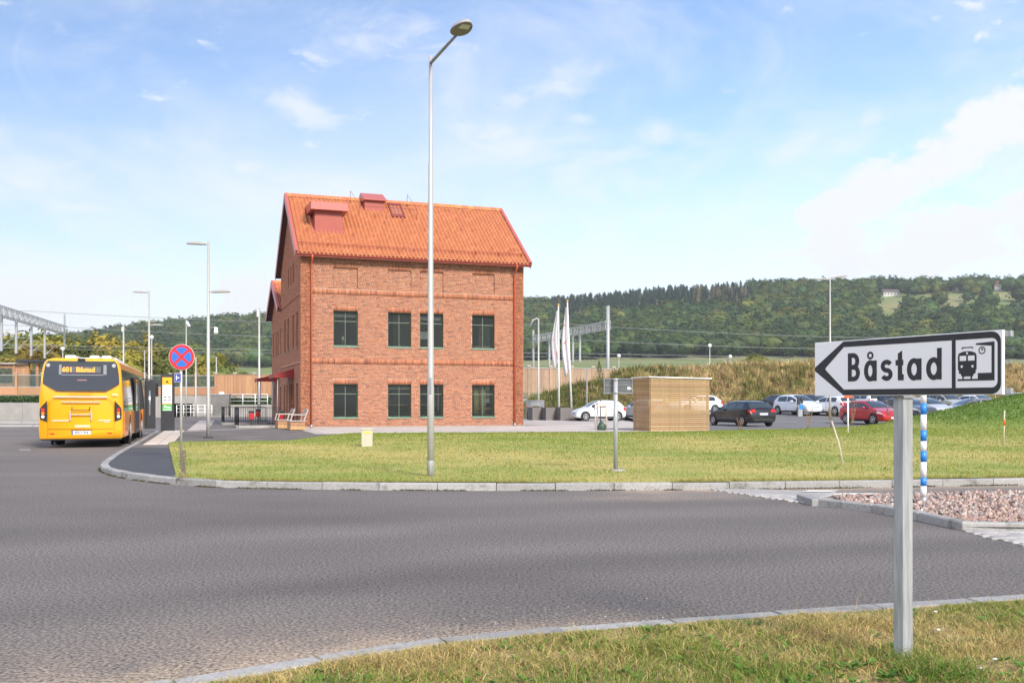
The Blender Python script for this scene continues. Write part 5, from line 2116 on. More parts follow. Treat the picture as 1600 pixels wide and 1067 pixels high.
def plain_pole(name, label, cat, px, ytop, Y, z=.1, r_=.06, extra=None, group=None, m=None):
    x_ = X_at(px, Y)
    t_ = thing(name, label, cat, (x_, Y, z), 0, group)
    h_ = Z_at(ytop, Y) - z
    seg_pole(t_, h_, r_, r_ * .75, m or M_whitepole, ((.3, r_ * .98, r_ * .9),), n=10)
    if extra == 'camera':
        MB().tube([(.04, 0, h_ - .15), (.30, -.1, h_ - .55)], [.12, .11], 10).build('camera', M_white, t_)
        MB().tube([(0, 0, h_ - .1), (.08, 0, h_ - .2)], .03, 6).build('bracket', M_whitepole, t_)
    elif extra == 'globe':
        bm = bmesh.new()
        bmesh.ops.create_uvsphere(bm, u_segments=12, v_segments=8, radius=.22)
        for v in bm.verts:
            v.co.z += h_ + .08
        MB().bm(bm, True).build('globe', M_white, t_)
        MB().lathe([(.06, h_ - .25), (.14, h_ - .1)], (0, 0, 0), 10).build('collar', M_whitepole, t_)
    elif extra == 'arm':
        MB().beam((0, 0, h_ - .04), (-.55, 0, h_ + .02), .10, .05).build('lamp_head', M_headgrey, t_)
    elif extra == 'bracket':
        MB().box(-.22, .22, -.05, .05, h_ - .42, h_ - .36).build('bracket', M_whitepole, t_)
        MB().box(-.16, -.02, -.1, .1, h_ - .7, h_ - .2).build('antenna_box', M_white, t_)
    elif extra == 'curve':
        MB().tube([(0, 0, h_ - .15), (-.15, 0, h_ + .02), (-.45, 0, h_ - .12), (-.75, 0, h_ - .75)], [.05, .07, .09, .05], 8).build('lamp_head', M_whitepole, t_)
    return t_


plain_pole('camera_mast', 'slim mast with a white tube camera at its top beyond the information pillar', 'mast', 291, 500, 77, extra='camera')
plain_pole('signal_mast', 'tall pale mast with a small antenna box left of the brick building', 'mast', 405, 481, 77, r_=.10, extra='bracket')
plain_pole('thin_mast', 'thin plain mast right of the camera mast, before the glass railing', 'mast', 306, 558, 78, r_=.075)
plain_pole('bridge_lamp', 'short lamp post with a flat left arm above the timber fence', 'lamp post', 338, 557, 96, z=2.2, r_=.07, extra='arm')
plain_pole('railway_mast', 'railway mast behind the bus against the autumn trees', 'mast', 193, 508, 104, z=2, r_=.11, extra='bracket')
plain_pole('thin_rod', 'thin white rod rising behind the front of the bus', 'mast', 226, 547, 88, r_=.05)
plain_pole('platform_lamp', 'white globe lamp just above the bus roof', 'lamp post', 98, 546, 104, z=2.2, r_=.07, extra='globe', group='globe lamps on the platform')
plain_pole('platform_lamp', 'globe lamp on a post beside the forecourt lamp behind the bus', 'lamp post', 237, 528, 104, z=2.2, r_=.07, extra='globe', group='globe lamps on the platform')
plain_pole('platform_lamp', 'globe lamp close to the tall gantry mast above the grass bank', 'lamp post', 967, 557, 112, z=4, r_=.05, extra='globe', group='globe lamps on the platform')
plain_pole('platform_lamp', 'tallest globe lamp on the grass bank, above the slatted shed', 'lamp post', 1109, 541, 112, z=4, r_=.06, extra='globe', group='globe lamps on the platform')
plain_pole('platform_lamp', 'small globe lamp on the grass bank right of the shed', 'lamp post', 1141, 558, 118, z=4, r_=.05, extra='globe', group='globe lamps on the platform')
plain_pole('hooked_lamp', 'lamp post with a curved drooping head right of the brick building', 'lamp post', 841.5, 498, 80, r_=.085, extra='curve')
plain_pole('slim_post', 'slim bare post beside the white hatchback', 'post', 917, 577, 73, r_=.055, m=M_galvdark)

# ------------------------------------------------------------------ no-stopping sign
nx, ny = gp(283, 718)
ns = thing('no_stopping_sign', 'round red and blue no stopping sign on a white post at the pavement corner', 'road sign', (nx, ny, .1))
zc = Z_at(558, ny) - .1
MB().tube([(0, 0, 0), (0, 0, zc + .28)], .032, 12).build('post', M_whitepole, ns)
disc = MB().lathe([(.300, 0), (.305, .004), (.305, .012), (.298, .016)], (.03, -.06, zc), 40, axis='Y').build('disc', mat('sign_red', (.62, .025, .03), .35), ns)
M_sblue = mat('sign_blue', (.02, .15, .60), .35)
for q in range(4):
    a0 = 45 + 90 * q
    poly = [(.03 + .235 * math.cos(R(a0 + 8.5 + t_ * 73 / 12)), zc + .235 * math.sin(R(a0 + 8.5 + t_ * 73 / 12))) for t_ in range(13)]
    poly.append((.03 + .05 * math.cos(R(a0 + 45)), zc + .05 * math.sin(R(a0 + 45))))
    MB().prism(poly, lambda a, b, d: (a, -.06 - d, b), .001, .0035).build('blue_field', M_sblue, disc)
MB().lathe([(.312, 0), (.312, .006)], (.03, -.052, zc), 40, axis='Y').build('rim', M_white, ns)
zp = Z_at(590, ny) - .1
sp = MB().cbox(-.15, .02, -.05, -.04, zp - .11, zp + .11, .003).build('parking_plate', mat('plate_white', (.72, .72, .74), .4), ns)
MB().box(-.142, .012, -.054, -.0505, zp - .10, zp + .10).build('plate_field', mat('plate_blue', (.05, .07, .33), .4), sp)
MB().box(-.105, -.085, -.058, -.0545, zp - .06, zp + .06).box(-.085, -.02, -.058, -.0545, zp - .01, zp + .01).build('plate_symbol', M_white, sp)

# ------------------------------------------------------------------ information pillar
ix, iy = gp(262, 673)
ip2 = thing('information_pillar', 'dark grey bus stop information pillar with yellow and green panels', 'info pillar', (ix, iy, .1), R(6))
PH = Z_at(585, iy) - .1
MB().cbox(-.31, .31, -.09, .09, 0, PH, .02).build('body', M_dark, ip2)
M_py, M_pw, M_pg = mat('panel_yellow', (.80, .42, .02), .4), mat('panel_white', (.72, .74, .76), .4), mat('panel_green', (.10, .48, .11), .4)
zt = PH - .14
pn = MB().box(-.225, .225, -.098, -.091, zt - .36, zt).build('yellow_panel', M_py, ip2)
t_ = text_mb('A', .2, .006)
shift(t_, 0, -.103, zt - .23).build('panel_letter', M_black, pn)
p2 = MB().box(-.225, .225, -.098, -.091, zt - 1.27, zt - .365).build('timetable', M_pw, ip2)
MB().box(-.235, .235, -.0965, -.0905, zt - 1.31, zt - 1.275).build('yellow_strip', M_py, ip2)
lines = MB()
for q in range(7):
    lines.box(-.19, .19 - .03 * (q % 3), -.1, -.0985, zt - .42 - q * .055, zt - .40 - q * .055)
lines.build('print_lines', mat('print_grey', (.35, .37, .40), .6), p2)
for xx, m in ((-.10, mat('print_teal', (.05, .16, .17), .5)), (.10, mat('print_mauve', (.20, .15, .17), .5))):
    MB().box(xx - .06, xx + .06, -.1005, -.0985, zt - 1.12, zt - .93).build('phone_picture', m, p2)
    MB().lathe([(.05, 0), (.05, .002)], (xx - .01, -.1025, zt - 1.03), 12, axis='Y').build('picture_spot', M_white, p2)
p3 = MB().box(-.225, .225, -.098, -.091, zt - 1.62, zt - 1.33).build('green_panel', M_pg, ip2)
MB().box(-.14, -.02, -.1, -.0985, zt - 1.47, zt - 1.38).box(0.0, .15, -.1, -.0985, zt - 1.49, zt - 1.42).build('green_print', M_pw, p3)
MB().box(-.2, .2, -.1, -.0985, zt - 1.60, zt - 1.56).build('white_print', M_pw, p3)

# ------------------------------------------------------------------ bus (local: x right, y forward, z up; rear centre at origin)
BUS_ROT = R(17.5)
rl_ = Vector((-15.3, 31.0, 0))
bo = rl_ + Vector((math.cos(BUS_ROT), math.sin(BUS_ROT), 0)) * 1.275
bus = thing('bus', 'yellow city bus seen from behind, waiting at the kerb', 'bus', bo, BUS_ROT)
M_busy = mat('bus_yellow', (0.86, 0.385, 0.006), .28, var=.03, vscale=1.2, coat=.5)
M_buso = mat('bus_orange', (0.76, 0.24, 0.008), .3, var=.03, coat=.4)
M_busglass = mat('bus_black_glass', (.03, .031, .034), .07, spec=.8, coat=.4)
M_chrome = mat('bus_chrome', (.75, .74, .74), .22, metal=.8)
BW, BH, BLEN = 1.275, 2.95, 12.0


def bus_section(z):
    """half width at height z: sides lean in a little towards the roof"""
    return BW - .10 * sm(np.array((z - 1.2) / 1.9)) - .02 * (z < .5)


hs = [.30, .34, .6, 1.0, 1.6, 2.2, 2.6, 2.8, 2.9, 2.95]
ws = [1.22, 1.262, 1.275, 1.275, 1.262, 1.225, 1.19, 1.14, 1.05, .85]
ysec = [(0.0, .97, .10), (.03, .985, .05), (.10, .997, .01), (.4, 1, 0), (6, 1, 0), (11.6, 1, 0), (11.85, .985, .02), (12.0, .93, .08)]
vs_, fs = [], []
nh = len(hs)
for (y_, k_, dz) in ysec:
    ring = [(-w_ * k_, y_ + (0.0 if y_ > .5 else .16 * sm(np.array((h_ - 1.5) / 1.45))), h_ - (dz if h_ > 2.5 else 0)) for w_, h_ in zip(ws, hs)]
    ring += [(-x_, yy_, z_) for x_, yy_, z_ in reversed(ring)]
    vs_ += [(float(a_), float(b_), float(c_)) for a_, b_, c_ in ring]
m_ = 2 * nh
for i_ in range(len(ysec) - 1):
    for q in range(m_):
        fs.append((i_ * m_ + q, i_ * m_ + (q + 1) % m_, (i_ + 1) * m_ + (q + 1) % m_, (i_ + 1) * m_ + q))
fs += [tuple(range(m_)), tuple(reversed(range((len(ysec) - 1) * m_, len(ysec) * m_)))]
MB().add(vs_, fs, True).build('body', M_busy, bus)


def rear(z):          # y of the rear skin at height z
    return .16 * float(sm(np.array((z - 1.5) / 1.45)))


def rq(pts, d0, d1):
    """polygon (x, z) laid on the rear skin"""
    mb = MB()
    n_ = len(pts)
    mb.add([(x_, rear(z_) - d0, z_) for x_, z_ in pts] + [(x_, rear(z_) - d1, z_) for x_, z_ in pts],
           [tuple(reversed(range(n_))), tuple(range(n_, 2 * n_))] + [(i_, (i_ + 1) % n_, n_ + (i_ + 1) % n_, n_ + i_) for i_ in range(n_)])
    return mb


rw = MB()
rings = [(-1.16, 2.12, 1.16), (-1.14, 2.3, 1.14), (-1.12, 2.5, 1.12), (-1.08, 2.7, 1.08), (-1.02, 2.86, 1.02)]
rws = [(-.74, 1.86, .74), (-.95, 1.97, .95), (-1.155, 2.10, 1.155), (-1.145, 2.3, 1.145), (-1.125, 2.5, 1.125), (-1.09, 2.7, 1.09), (-1.06, 2.78, 1.06), (-1.0, 2.845, 1.0)]
vs_, fs = [], []
for l_, z_, r_ in rws:
    vs_ += [(l_, rear(z_) - .012, z_), (r_, rear(z_) - .012, z_), (l_, rear(z_) + .02, z_), (r_, rear(z_) + .02, z_)]
for i_ in range(len(rws) - 1):
    a_, b_ = i_ * 4, i_ * 4 + 4
    fs += [(a_, a_ + 1, b_ + 1, b_), (a_, b_, b_ + 2, a_ + 2), (a_ + 1, a_ + 3, b_ + 3, b_ + 1)]
fs += [(0, 2, 3, 1), (len(vs_) - 4, len(vs_) - 3, len(vs_) - 1, len(vs_) - 2)]
rwin = MB().add(vs_, fs).build('rear_window', M_busglass, bus)
dsp = rq([(-.56, 2.46), (.58, 2.46), (.58, 2.66), (-.56, 2.66)], .013, .018).build('destination_display', mat('display_grey', (.09, .09, .095), .4), rwin)
M_led = mat('display_led', (.9, .3, .02), .5, emit=((1.0, .20, .01), .75))
for s_, xx in (('601', -.43), ('Båstad', .12)):
    tm = text_mb(s_, .215, .006, .004)
    tm.v = [(x_ + xx, y_ + rear(z_ + 2.555) - .020, z_ + 2.555) for x_, y_, z_ in tm.v]
    tm.build('display_text', M_led, dsp)
rq([(-.68, 2.40), (-.60, 2.40), (-.60, 2.72), (-.68, 2.72)], .013, .016).build('inner_reflection_strip', mat('strip_grey', (.22, .22, .23), .3), rwin)
rq([(.66, 2.40), (.76, 2.40), (.76, 2.72), (.66, 2.72)], .013, .016).build('inner_reflection_strip', MATS['strip_grey'], rwin)
rq([(-.6, 2.375), (.66, 2.375), (.66, 2.40), (-.6, 2.40)], .013, .016).build('inner_reflection_strip', MATS['strip_grey'], rwin)
rq([(-.13, 2.20), (.17, 2.20), (.15, 2.235), (-.11, 2.235)], .013, .016).build('brake_light', mat('dull_red', (.32, .14, .12), .4), rwin)
for xx in (-1.0, .98):
    MB().lathe([(.062, 0), (.058, .02), (.03, .026)], (xx, rear(2.70) - .03, 2.70), 16, axis='Y').build('marker_lamp', M_chrome, rwin)
MB().box(-.11, .11, rear(2.88) - .07, rear(2.88) + .05, 2.84, 2.93).build('rear_camera', M_black, bus)
rq([(-.83, 1.652), (.80, 1.652), (.80, 1.690), (-.83, 1.690)], .0, .025).build('chrome_trim', M_chrome, bus)
rq([(-.60, 1.485), (.58, 1.485), (.56, 1.520), (-.58, 1.520)], .0, .025).build('chrome_trim', M_chrome, bus)
M_buspanel = mat('bus_panel_gap', (.30, .13, .004), .5)
fl_ = [(-1.0, .62), (-1.0, 1.40), (-.83, 1.62), (.83, 1.62), (1.0, 1.40), (1.0, .62)]
gap = MB()
for p, q in zip(fl_, fl_[1:]):
    gap.beam((p[0], -.001, p[1]), (q[0], -.001, q[1]), .007)
gap.beam((-1.0, -.001, .62), (1.0, -.001, .62), .012)
gap.beam((-1.0, -.001, .62), (-1.0, -.001, .34), .007)
gap.beam((1.0, -.001, .62), (1.0, -.001, .34), .007)
gap.build('flap_joint', M_buspanel, bus)
hdl = MB()
hdl.beam((-.33, -.03, .90), (-.33, -.03, 1.20), .04).beam((.31, -.03, .90), (.31, -.03, 1.20), .04).beam((-.31, -.03, 1.09), (.29, -.03, 1.09), .03)
hdl.build('ski_rack', M_chrome, bus)
MB().beam((-.26, -.03, 1.24), (.25, -.03, 1.24), .022).beam((-.27, -.03, 1.22), (-.27, -.03, 1.36), .022).beam((.26, -.03, 1.22), (.26, -.03, 1.36), .022).build('rack_bar', M_dark, bus)
for s_ in (-1, 1):
    poly = [(s_ * 1.02, .86), (s_ * 1.215, .94), (s_ * 1.235, 1.10), (s_ * 1.225, 1.28), (s_ * 1.16, 1.38), (s_ * 1.02, 1.54)]
    tl = rq(poly, -.03, .012).build('tail_light', M_black, bus)
    # side return of the cluster
    for zz, m in ((1.245, mat('lamp_red', (.65, .02, .02), .2, emit=((1, .03, .02), .25))), (1.135, mat('lamp_orange', (.8, .17, .01), .2, emit=((1, .2, .02), .2))), (1.025, mat('lamp_white', (.75, .75, .75), .15))):
        MB().lathe([(.05, 0), (.05, .018), (.03, .028)], (s_ * 1.135, -.034, zz), 14, axis='Y').build('lamp', m, tl)
    rq([(s_ * .93, .45), (s_ * .80, .45), (s_ * .80, .49), (s_ * .93, .49)], -.01, .008).build('reflector', MATS['lamp_red'], bus)
pl = rq([(-.29, .44), (.29, .44), (.29, .555), (-.29, .555)], -.01, .015).build('licence_plate', mat('plate_white2', (.72, .73, .75), .4), bus)
rq([(-.29, .442), (-.245, .442), (-.245, .553), (-.29, .553)], .0155, .017).build('plate_stripe', mat('plate_eu_blue', (.02, .07, .4), .4), pl)
tm = text_mb('EXO 924', .105, .002, .003)
shift(tm, .02, -.018, .497).build('plate_text', M_black, pl)
MB().box(-.31, .33, -.02, .02, .575, .59).build('plate_recess', M_dark, bus)
M_print = mat('print_white', (.75, .70, .6), .5)
tm = text_mb('SKÅNETRAFIKEN', .095, .0, .002)
shift(tm, -.02, -.003, 1.765).build('faded_lettering', mat('print_ochre', (.50, .20, .01), .5), bus)
tm = text_mb('3588', .085, .002, .002)
shift(tm, 1.02, -.003, 1.74).build('fleet_number', M_print, bus)
# small print too fine to read in the photograph: rows of short pale strokes
for x0_, x1_, z_, hh_ in ((-.19, .24, .715, .075), (-.86, -.40, .90, .045), (.52, .90, .90, .045), (.68, .86, .845, .035)):
    mb = MB()
    xx = x0_
    while xx < x1_:
        w_ = random.uniform(.45, .7) * hh_
        mb.box(xx, xx + w_, -.004, .004, z_ - hh_ / 2, z_ + hh_ / 2 * random.uniform(.75, 1))
        xx += w_ + .016
    pr_ = mb.build('small_print', M_print, bus)
    pr_['kind'] = 'stuff'
# right side: orange lower skirt, dark window band, open door leaves
sk = MB()
for y0_, y1_ in ((.45, 2.0), (3.25, 4.9), (6.8, 8.6), (9.6, 10.4)):
    sk.box(1.270, 1.285, y0_, y1_, .34, 1.18)
sk.build('side_skirt', M_buso, bus)
band = MB()


def side_quad(mb, y0_, y1_, z0_, z1_, off, s_=1):
    w0, w1 = np.interp(z0_, hs, ws), np.interp(z1_, hs, ws)
    mb.add([(s_ * (w0 + off), y0_, z0_), (s_ * (w0 + off), y1_, z0_), (s_ * (w1 + off), y1_, z1_), (s_ * (w1 + off), y0_, z1_),
            (s_ * (w0 - .03), y0_, z0_), (s_ * (w0 - .03), y1_, z0_), (s_ * (w1 - .03), y1_, z1_), (s_ * (w1 - .03), y0_, z1_)],
           [(0, 1, 2, 3), (0, 4, 5, 1), (1, 5, 6, 2), (2, 6, 7, 3), (3, 7, 4, 0)])


y_ = .35
for q in range(8):
    wn_ = MB()
    for (za, zb) in ((1.2, 1.7), (1.7, 2.2), (2.2, 2.58)):
        side_quad(wn_, y_, y_ + 1.36, za, zb, .008)
    wn_.build('side_window', M_busglass, bus)
    wn_ = MB()
    for (za, zb) in ((1.2, 1.7), (1.7, 2.2), (2.2, 2.58)):
        side_quad(wn_, y_, y_ + 1.36, za, zb, .008, -1)
    wn_.build('side_window', M_busglass, bus)
    y_ += 1.42
rs = MB()
side_quad(rs, .2, 11.5, 2.60, 2.80, .006)
rs.build('roof_edge_panel', M_buso, bus)
for y0_ in (4.9, 5.85):
    dl = MB()
    dl.box(1.29, 1.335, y0_, y0_ + .9, .32, 2.45)
    d_o = dl.build('door_leaf', M_dark, bus)
    MB().box(1.336, 1.342, y0_ + .1, y0_ + .8, .5, 2.35).build('door_glass', M_busglass, d_o)
for y0_ in (10.5, 11.15):
    dl = MB().box(1.30, 1.72 if y0_ > 11 else 1.34, y0_, y0_ + .06 if y0_ > 11 else y0_ + .6, .32, 2.45).build('door_leaf', M_dark, bus)
    MB().tube([(1.5, y0_ - .04, .9), (1.5, y0_ - .04, 2.0)], .02, 6).build('door_handle_bar', M_chrome, dl)
MB().tube([(1.05, 11.9, 2.55), (1.45, 12.0, 2.5), (1.62, 12.0, 2.4)], .03, 6).build('mirror_arm', M_black, bus)
MB().cbox(1.50, 1.80, 11.9, 12.05, 1.75, 2.4, .04).build('mirror', M_black, bus)
for y_, x_ in ((3.05, 1), (3.05, -1), (9.1, 1), (9.1, -1)):
    wh = MB().lathe([(.30, -.30), (.45, -.28), (.48, -.24), (.48, -.05), (.46, -.01), (.30, .0)], (x_ * 1.2 if x_ > 0 else -1.2 + .3, y_, .48), 24, axis='X').build('wheel', M_rubber, bus)
    ar = MB().lathe([(.55, 0), (.55, .012)], (1.268 if x_ > 0 else -1.282, y_, .50), 24, axis='X').build('wheel_arch', M_black, bus)
    MB().lathe([(.28, 0), (.26, .03), (.12, .05)], (1.275 if x_ > 0 else -1.33, y_, .48), 18, axis='X').build('rim', M_galv, wh)
MB().box(-.85, .85, .9, 11.2, .30, .40).build('underbody', M_black, bus)
MB().box(-1.20, 1.20, .02, .25, .26, .345).build('rear_skirt', M_black, bus)
ru = MB()
for x0_, x1_, y0_, y1_ in ((-.55, -.22, .5, 1.6), (.2, .48, .5, 1.8), (.55, .85, .7, 2.0)):
    ru.cbox(x0_, x1_, y0_, y1_, 2.9, 3.05, .04)
ru.cbox(-.8, .8, 3.5, 6.0, 2.9, 3.10, .06)
ru.build('roof_unit', M_white, bus)

# ------------------------------------------------------------------ cars
M_tyre = mat('tyre', (.018, .018, .019), .8, var=.2)
M_rim = mat('alloy_rim', (.55, .56, .58), .3, metal=.7)
M_head = mat('headlamp', (.70, .73, .75), .1, spec=.8)
M_tail = mat('tail_lamp', (.62, .02, .025), .18, coat=.5)
M_plate = mat('car_plate', (.72, .73, .74), .45)
M_trim = mat('car_black_trim', (.02, .02, .022), .5)


def paint(name, c, rough=.25):
    return mat('paint_' + name, c, rough, coat=.7, var=.02)


def car_shape(kind):
    """stations: x from the rear bumper, roof line z, belt line z; half widths follow."""
    if kind == 'wagon':
        L_, W, st_ = 4.75, .92, [(0, .62, .60), (.05, .78, .76), (.12, .98, .94), (.30, 1.16, .97), (.62, 1.40, .97), (.95, 1.46, .97), (1.9, 1.48, .96), (2.6, 1.44, .95), (3.0, 1.30, .94), (3.45, 1.01, .93), (3.7, .95, .91), (4.3, .84, .81), (4.6, .70, .68), (4.75, .52, .50)]
        win, ws_, rg = (.75, 3.22), (2.72, 3.40), (.20, .55)
    elif kind == 'mpv':
        L_, W, st_ = 4.35, .89, [(0, .62, .60), (.05, .82, .80), (.12, 1.08, 1.0), (.26, 1.38, 1.02), (.5, 1.58, 1.02), (.9, 1.64, 1.02), (1.8, 1.66, 1.01), (2.3, 1.62, 1.0), (2.75, 1.42, .99), (3.3, 1.06, .97), (3.6, 1.0, .95), (4.0, .86, .83), (4.25, .70, .68), (4.35, .52, .5)]
        win, ws_, rg = (.55, 3.0), (2.38, 3.22), (.13, .40)
    elif kind == 'small':
        L_, W, st_ = 3.9, .84, [(0, .60, .58), (.05, .76, .74), (.12, .96, .93), (.24, 1.16, .96), (.48, 1.42, .96), (.85, 1.50, .96), (1.6, 1.53, .95), (2.1, 1.49, .94), (2.5, 1.33, .93), (3.02, 1.0, .92), (3.25, .94, .90), (3.6, .80, .78), (3.8, .66, .64), (3.9, .50, .48)]
        win, ws_, rg = (.62, 2.72), (2.16, 2.95), (.16, .44)
    else:
        L_, W, st_ = 4.1, .87, [(0, .60, .58), (.05, .78, .76), (.12, .96, .93), (.28, 1.14, .96), (.58, 1.37, .96), (.95, 1.45, .96), (1.7, 1.47, .95), (2.15, 1.44, .94), (2.6, 1.27, .93), (3.12, .99, .92), (3.4, .93, .90), (3.8, .82, .80), (4.0, .68, .66), (4.1, .50, .48)]
        win, ws_, rg = (.72, 2.82), (2.22, 3.05), (.20, .52)
    return L_, W, np.array(st_), win, ws_, rg


def make_car(label, kind, px, Y, heading, body, z=None, name='parked_car', lamp_rear=True, shift_x=0.0):
    L_, W, S, win, wsr, rg = car_shape(kind)
    xw = X_at(px, Y)
    zz = float(lot_z(np.array([xw]), np.array([Y]))[0]) if z is None else z
    root = thing(name, label, 'car', (xw, Y, zz), R(heading), 'cars in the car park')
    X0 = L_ / 2
    zr = lambda x_: np.interp(x_, S[:, 0], S[:, 1])
    zb = lambda x_: np.interp(x_, S[:, 0], S[:, 2])

    def smooth_x(f_, x_):
        return (f_(x_ - .04) + 2 * f_(x_) + f_(x_ + .04)) / 4

    def wid(x_):
        e = np.clip(np.minimum(x_ / .45, (L_ - x_) / .75), 0, 1)
        return W * (.80 + .20 * np.sqrt(1 - (1 - e) ** 2))

    def bot(x_):
        return .20 + .12 * np.clip(1 - x_ / .5, 0, 1) ** 2 + .06 * np.clip(1 - (L_ - x_) / .6, 0, 1) ** 2

    def pt(x_, t_):
        """t: 0 sill .. 2 waist .. 3 belt .. 4 roof edge .. 5 roof middle"""
        top, blt = smooth_x(zr, x_), smooth_x(zb, x_)
        w_, b_ = wid(x_), bot(x_)
        cab = np.clip((top - blt - .04) / .35, 0, 1)
        wt = w_ * (.955 - .20 * cab)
        ed = top - .035 - .03 * cab
        K = [(w_ * .90, b_), (w_ * .985, b_ + .12), (w_, min(b_ + .34, blt - .05)), (w_ * (.975), blt), (wt, max(ed, blt + .005)), (wt * .72, top - .012), (0, top)]
        tt_ = [0, .6, 1.6, 3, 4, 4.4, 5]
        return (x_ - X0, float(np.interp(t_, tt_, [k_[0] for k_ in K])), float(np.interp(t_, tt_, [k_[1] for k_ in K])))

    def patch(xa, xb, ta, tb, nx_, nt_, off, s_=1, mb=None):
        mb = mb or MB()
        P_ = np.array([[pt(x_, t_) for t_ in np.linspace(ta, tb, nt_)] for x_ in np.linspace(xa, xb, nx_)])
        P_[:, :, 1] *= s_
        du = np.gradient(P_, axis=0)
        dv = np.gradient(P_, axis=1)
        nn_ = np.cross(du, dv) * -s_
        nn_ /= np.linalg.norm(nn_, axis=2)[:, :, None] + 1e-9
        if np.mean(nn_[:, :, 1] * s_ + nn_[:, :, 2]) < 0:
            nn_ = -nn_
        Q = (P_ + nn_ * off).reshape(-1, 3)
        fs_ = [(i_ * nt_ + j_, (i_ + 1) * nt_ + j_, (i_ + 1) * nt_ + j_ + 1, i_ * nt_ + j_ + 1) for i_ in range(nx_ - 1) for j_ in range(nt_ - 1)]
        mb.add([tuple(p) for p in Q], fs_, True)
        return mb

    xs_ = np.unique(np.r_[np.linspace(0, L_, 48), S[:, 0]])
    ts = np.r_[0, .3, .6, 1.1, 1.6, 2.1, 2.6, 3, 3.3, 3.7, 4, 4.2, 4.4, 4.7, 5]
    ring = []
    vs_, fs = [], []
    for x_ in xs_:
        h_ = [pt(x_, t_) for t_ in ts]
        rr = h_ + [(a_, -b_, c_) for a_, b_, c_ in reversed(h_[:-1])]
        vs_ += rr
    m_ = 2 * len(ts) - 1
    for i_ in range(len(xs_) - 1):
        for q in range(m_):
            fs.append((i_ * m_ + q, i_ * m_ + (q + 1) % m_, (i_ + 1) * m_ + (q + 1) % m_, (i_ + 1) * m_ + q))
    fs += [tuple(range(m_)), tuple(reversed(range((len(xs_) - 1) * m_, len(xs_) * m_)))]
    bd = MB().add(vs_, fs, True).build('body', body, root)
    cuts = np.linspace(win[0], win[1], 4 if kind in ('wagon', 'mpv') else 3)
    for s_ in (-1, 1):
        for a_, b_ in zip(cuts, cuts[1:]):
            patch(a_ + .035, b_ - .035, 3.10, 3.84, 8, 5, .007, s_).build('side_window', M_carglass, root)
        seam = MB()
        for c_ in list(cuts[1:-1]) + [cuts[-1] - .12]:
            patch(c_ - .006, c_ + .006, .7, 2.98, 2, 6, .004, s_, seam)
        patch(.5, L_ - .7, .15, .62, 12, 3, .005, s_, seam)
        seam.build('door_seam', M_trim, bd)
        patch(L_ - .55, L_ - .12, 2.15, 2.85, 6, 4, .008, s_).build('headlamp', M_head, root)
        if lamp_rear:
            patch(.03, .26, 2.5 if kind == 'wagon' else 2.3, 3.35 if kind != 'wagon' else 2.98, 5, 4, .010, s_).build('tail_lamp', M_tail, root)
        if lamp_rear:
            y0_, y1_ = sorted((s_ * W * .56, s_ * W * .84))
            MB().cbox(-X0 + .045, -X0 + .2, y0_, y1_, .80, .98, .02).build('tail_lamp', M_tail, root)
        mr = MB().cbox(win[1] - .42 - X0, win[1] - .22 - X0, s_ * (W + .02) - (.0 if s_ > 0 else .17), s_ * (W + .02) + (.17 if s_ > 0 else 0), .95, 1.09, .03)
        mr.build('mirror', body if kind != 'wagon' else M_trim, root)
        for xw_ in (.80 if kind != 'small' else .70, L_ - .86 if kind != 'small' else L_ - .72):
            a_ = MB().lathe([(.365, 0), (.365, .01)], (xw_ - X0, s_ * (W - .002) - (.005), .36), 22, axis='Y').build('wheel_arch', M_trim, bd)
            wh = MB().lathe([(.19, -.10), (.30, -.10), (.318, -.07), (.318, .07), (.30, .10), (.19, .10)], (xw_ - X0, s_ * (W - .075), .318), 22, axis='Y').build('wheel', M_tyre, root)
            rm = MB()
            rm.lathe([(.05, 0), (.05, .022)], (xw_ - X0, s_ * (W + .02) - .011, .318), 10, axis='Y')
            for q in range(6):
                an_ = q * math.pi / 3
                rm.beam((xw_ - X0 + .03 * math.cos(an_), s_ * (W + .022), .318 + .03 * math.sin(an_)), (xw_ - X0 + .205 * math.cos(an_), s_ * (W + .026), .318 + .205 * math.sin(an_)), .05, .02, up=(0, 1, 0))
            rm.tube([(xw_ - X0 + .2 * math.cos(2 * math.pi * q / 18), s_ * (W + .024), .318 + .2 * math.sin(2 * math.pi * q / 18)) for q in range(19)], .016, 6, cap=False)
            rm.build('rim', M_rim, wh)
    # glass front and back
    for (a_, b_), nm in ((wsr, 'windscreen'), (rg, 'rear_window')):
        mb = MB()
        patch(a_, b_, 4.06, 5.0, 8, 6, .007, 1, mb)
        patch(a_, b_, 4.06, 5.0, 8, 6, .007, -1, mb)
        mb.build(nm, M_carglass, root)
    MB().box(-X0 - .012, -X0 + .05, -.26, .26, .66, .77).build('number_plate', M_plate, root)
    MB().box(X0 - .05, X0 + .015, -.26, .26, .36, .47).build('number_plate', M_plate, root)
    MB().cbox(X0 - .16, X0 - .035, -.42, .42, .50, .60, .015).build('grille', M_trim, root)
    MB().cbox(-X0 - .005, -X0 + .12, -W * .72, W * .72, .30, .46, .03).build('rear_bumper_insert', M_trim, root)
    if kind == 'wagon':
        for s_ in (-1, 1):
            MB().tube([(.75 - X0, s_ * .60, 1.46), (1.0 - X0, s_ * .62, 1.52), (2.2 - X0, s_ * .62, 1.53), (2.6 - X0, s_ * .60, 1.46)], .018, 6).build('roof_rail', M_trim, root)
    return root


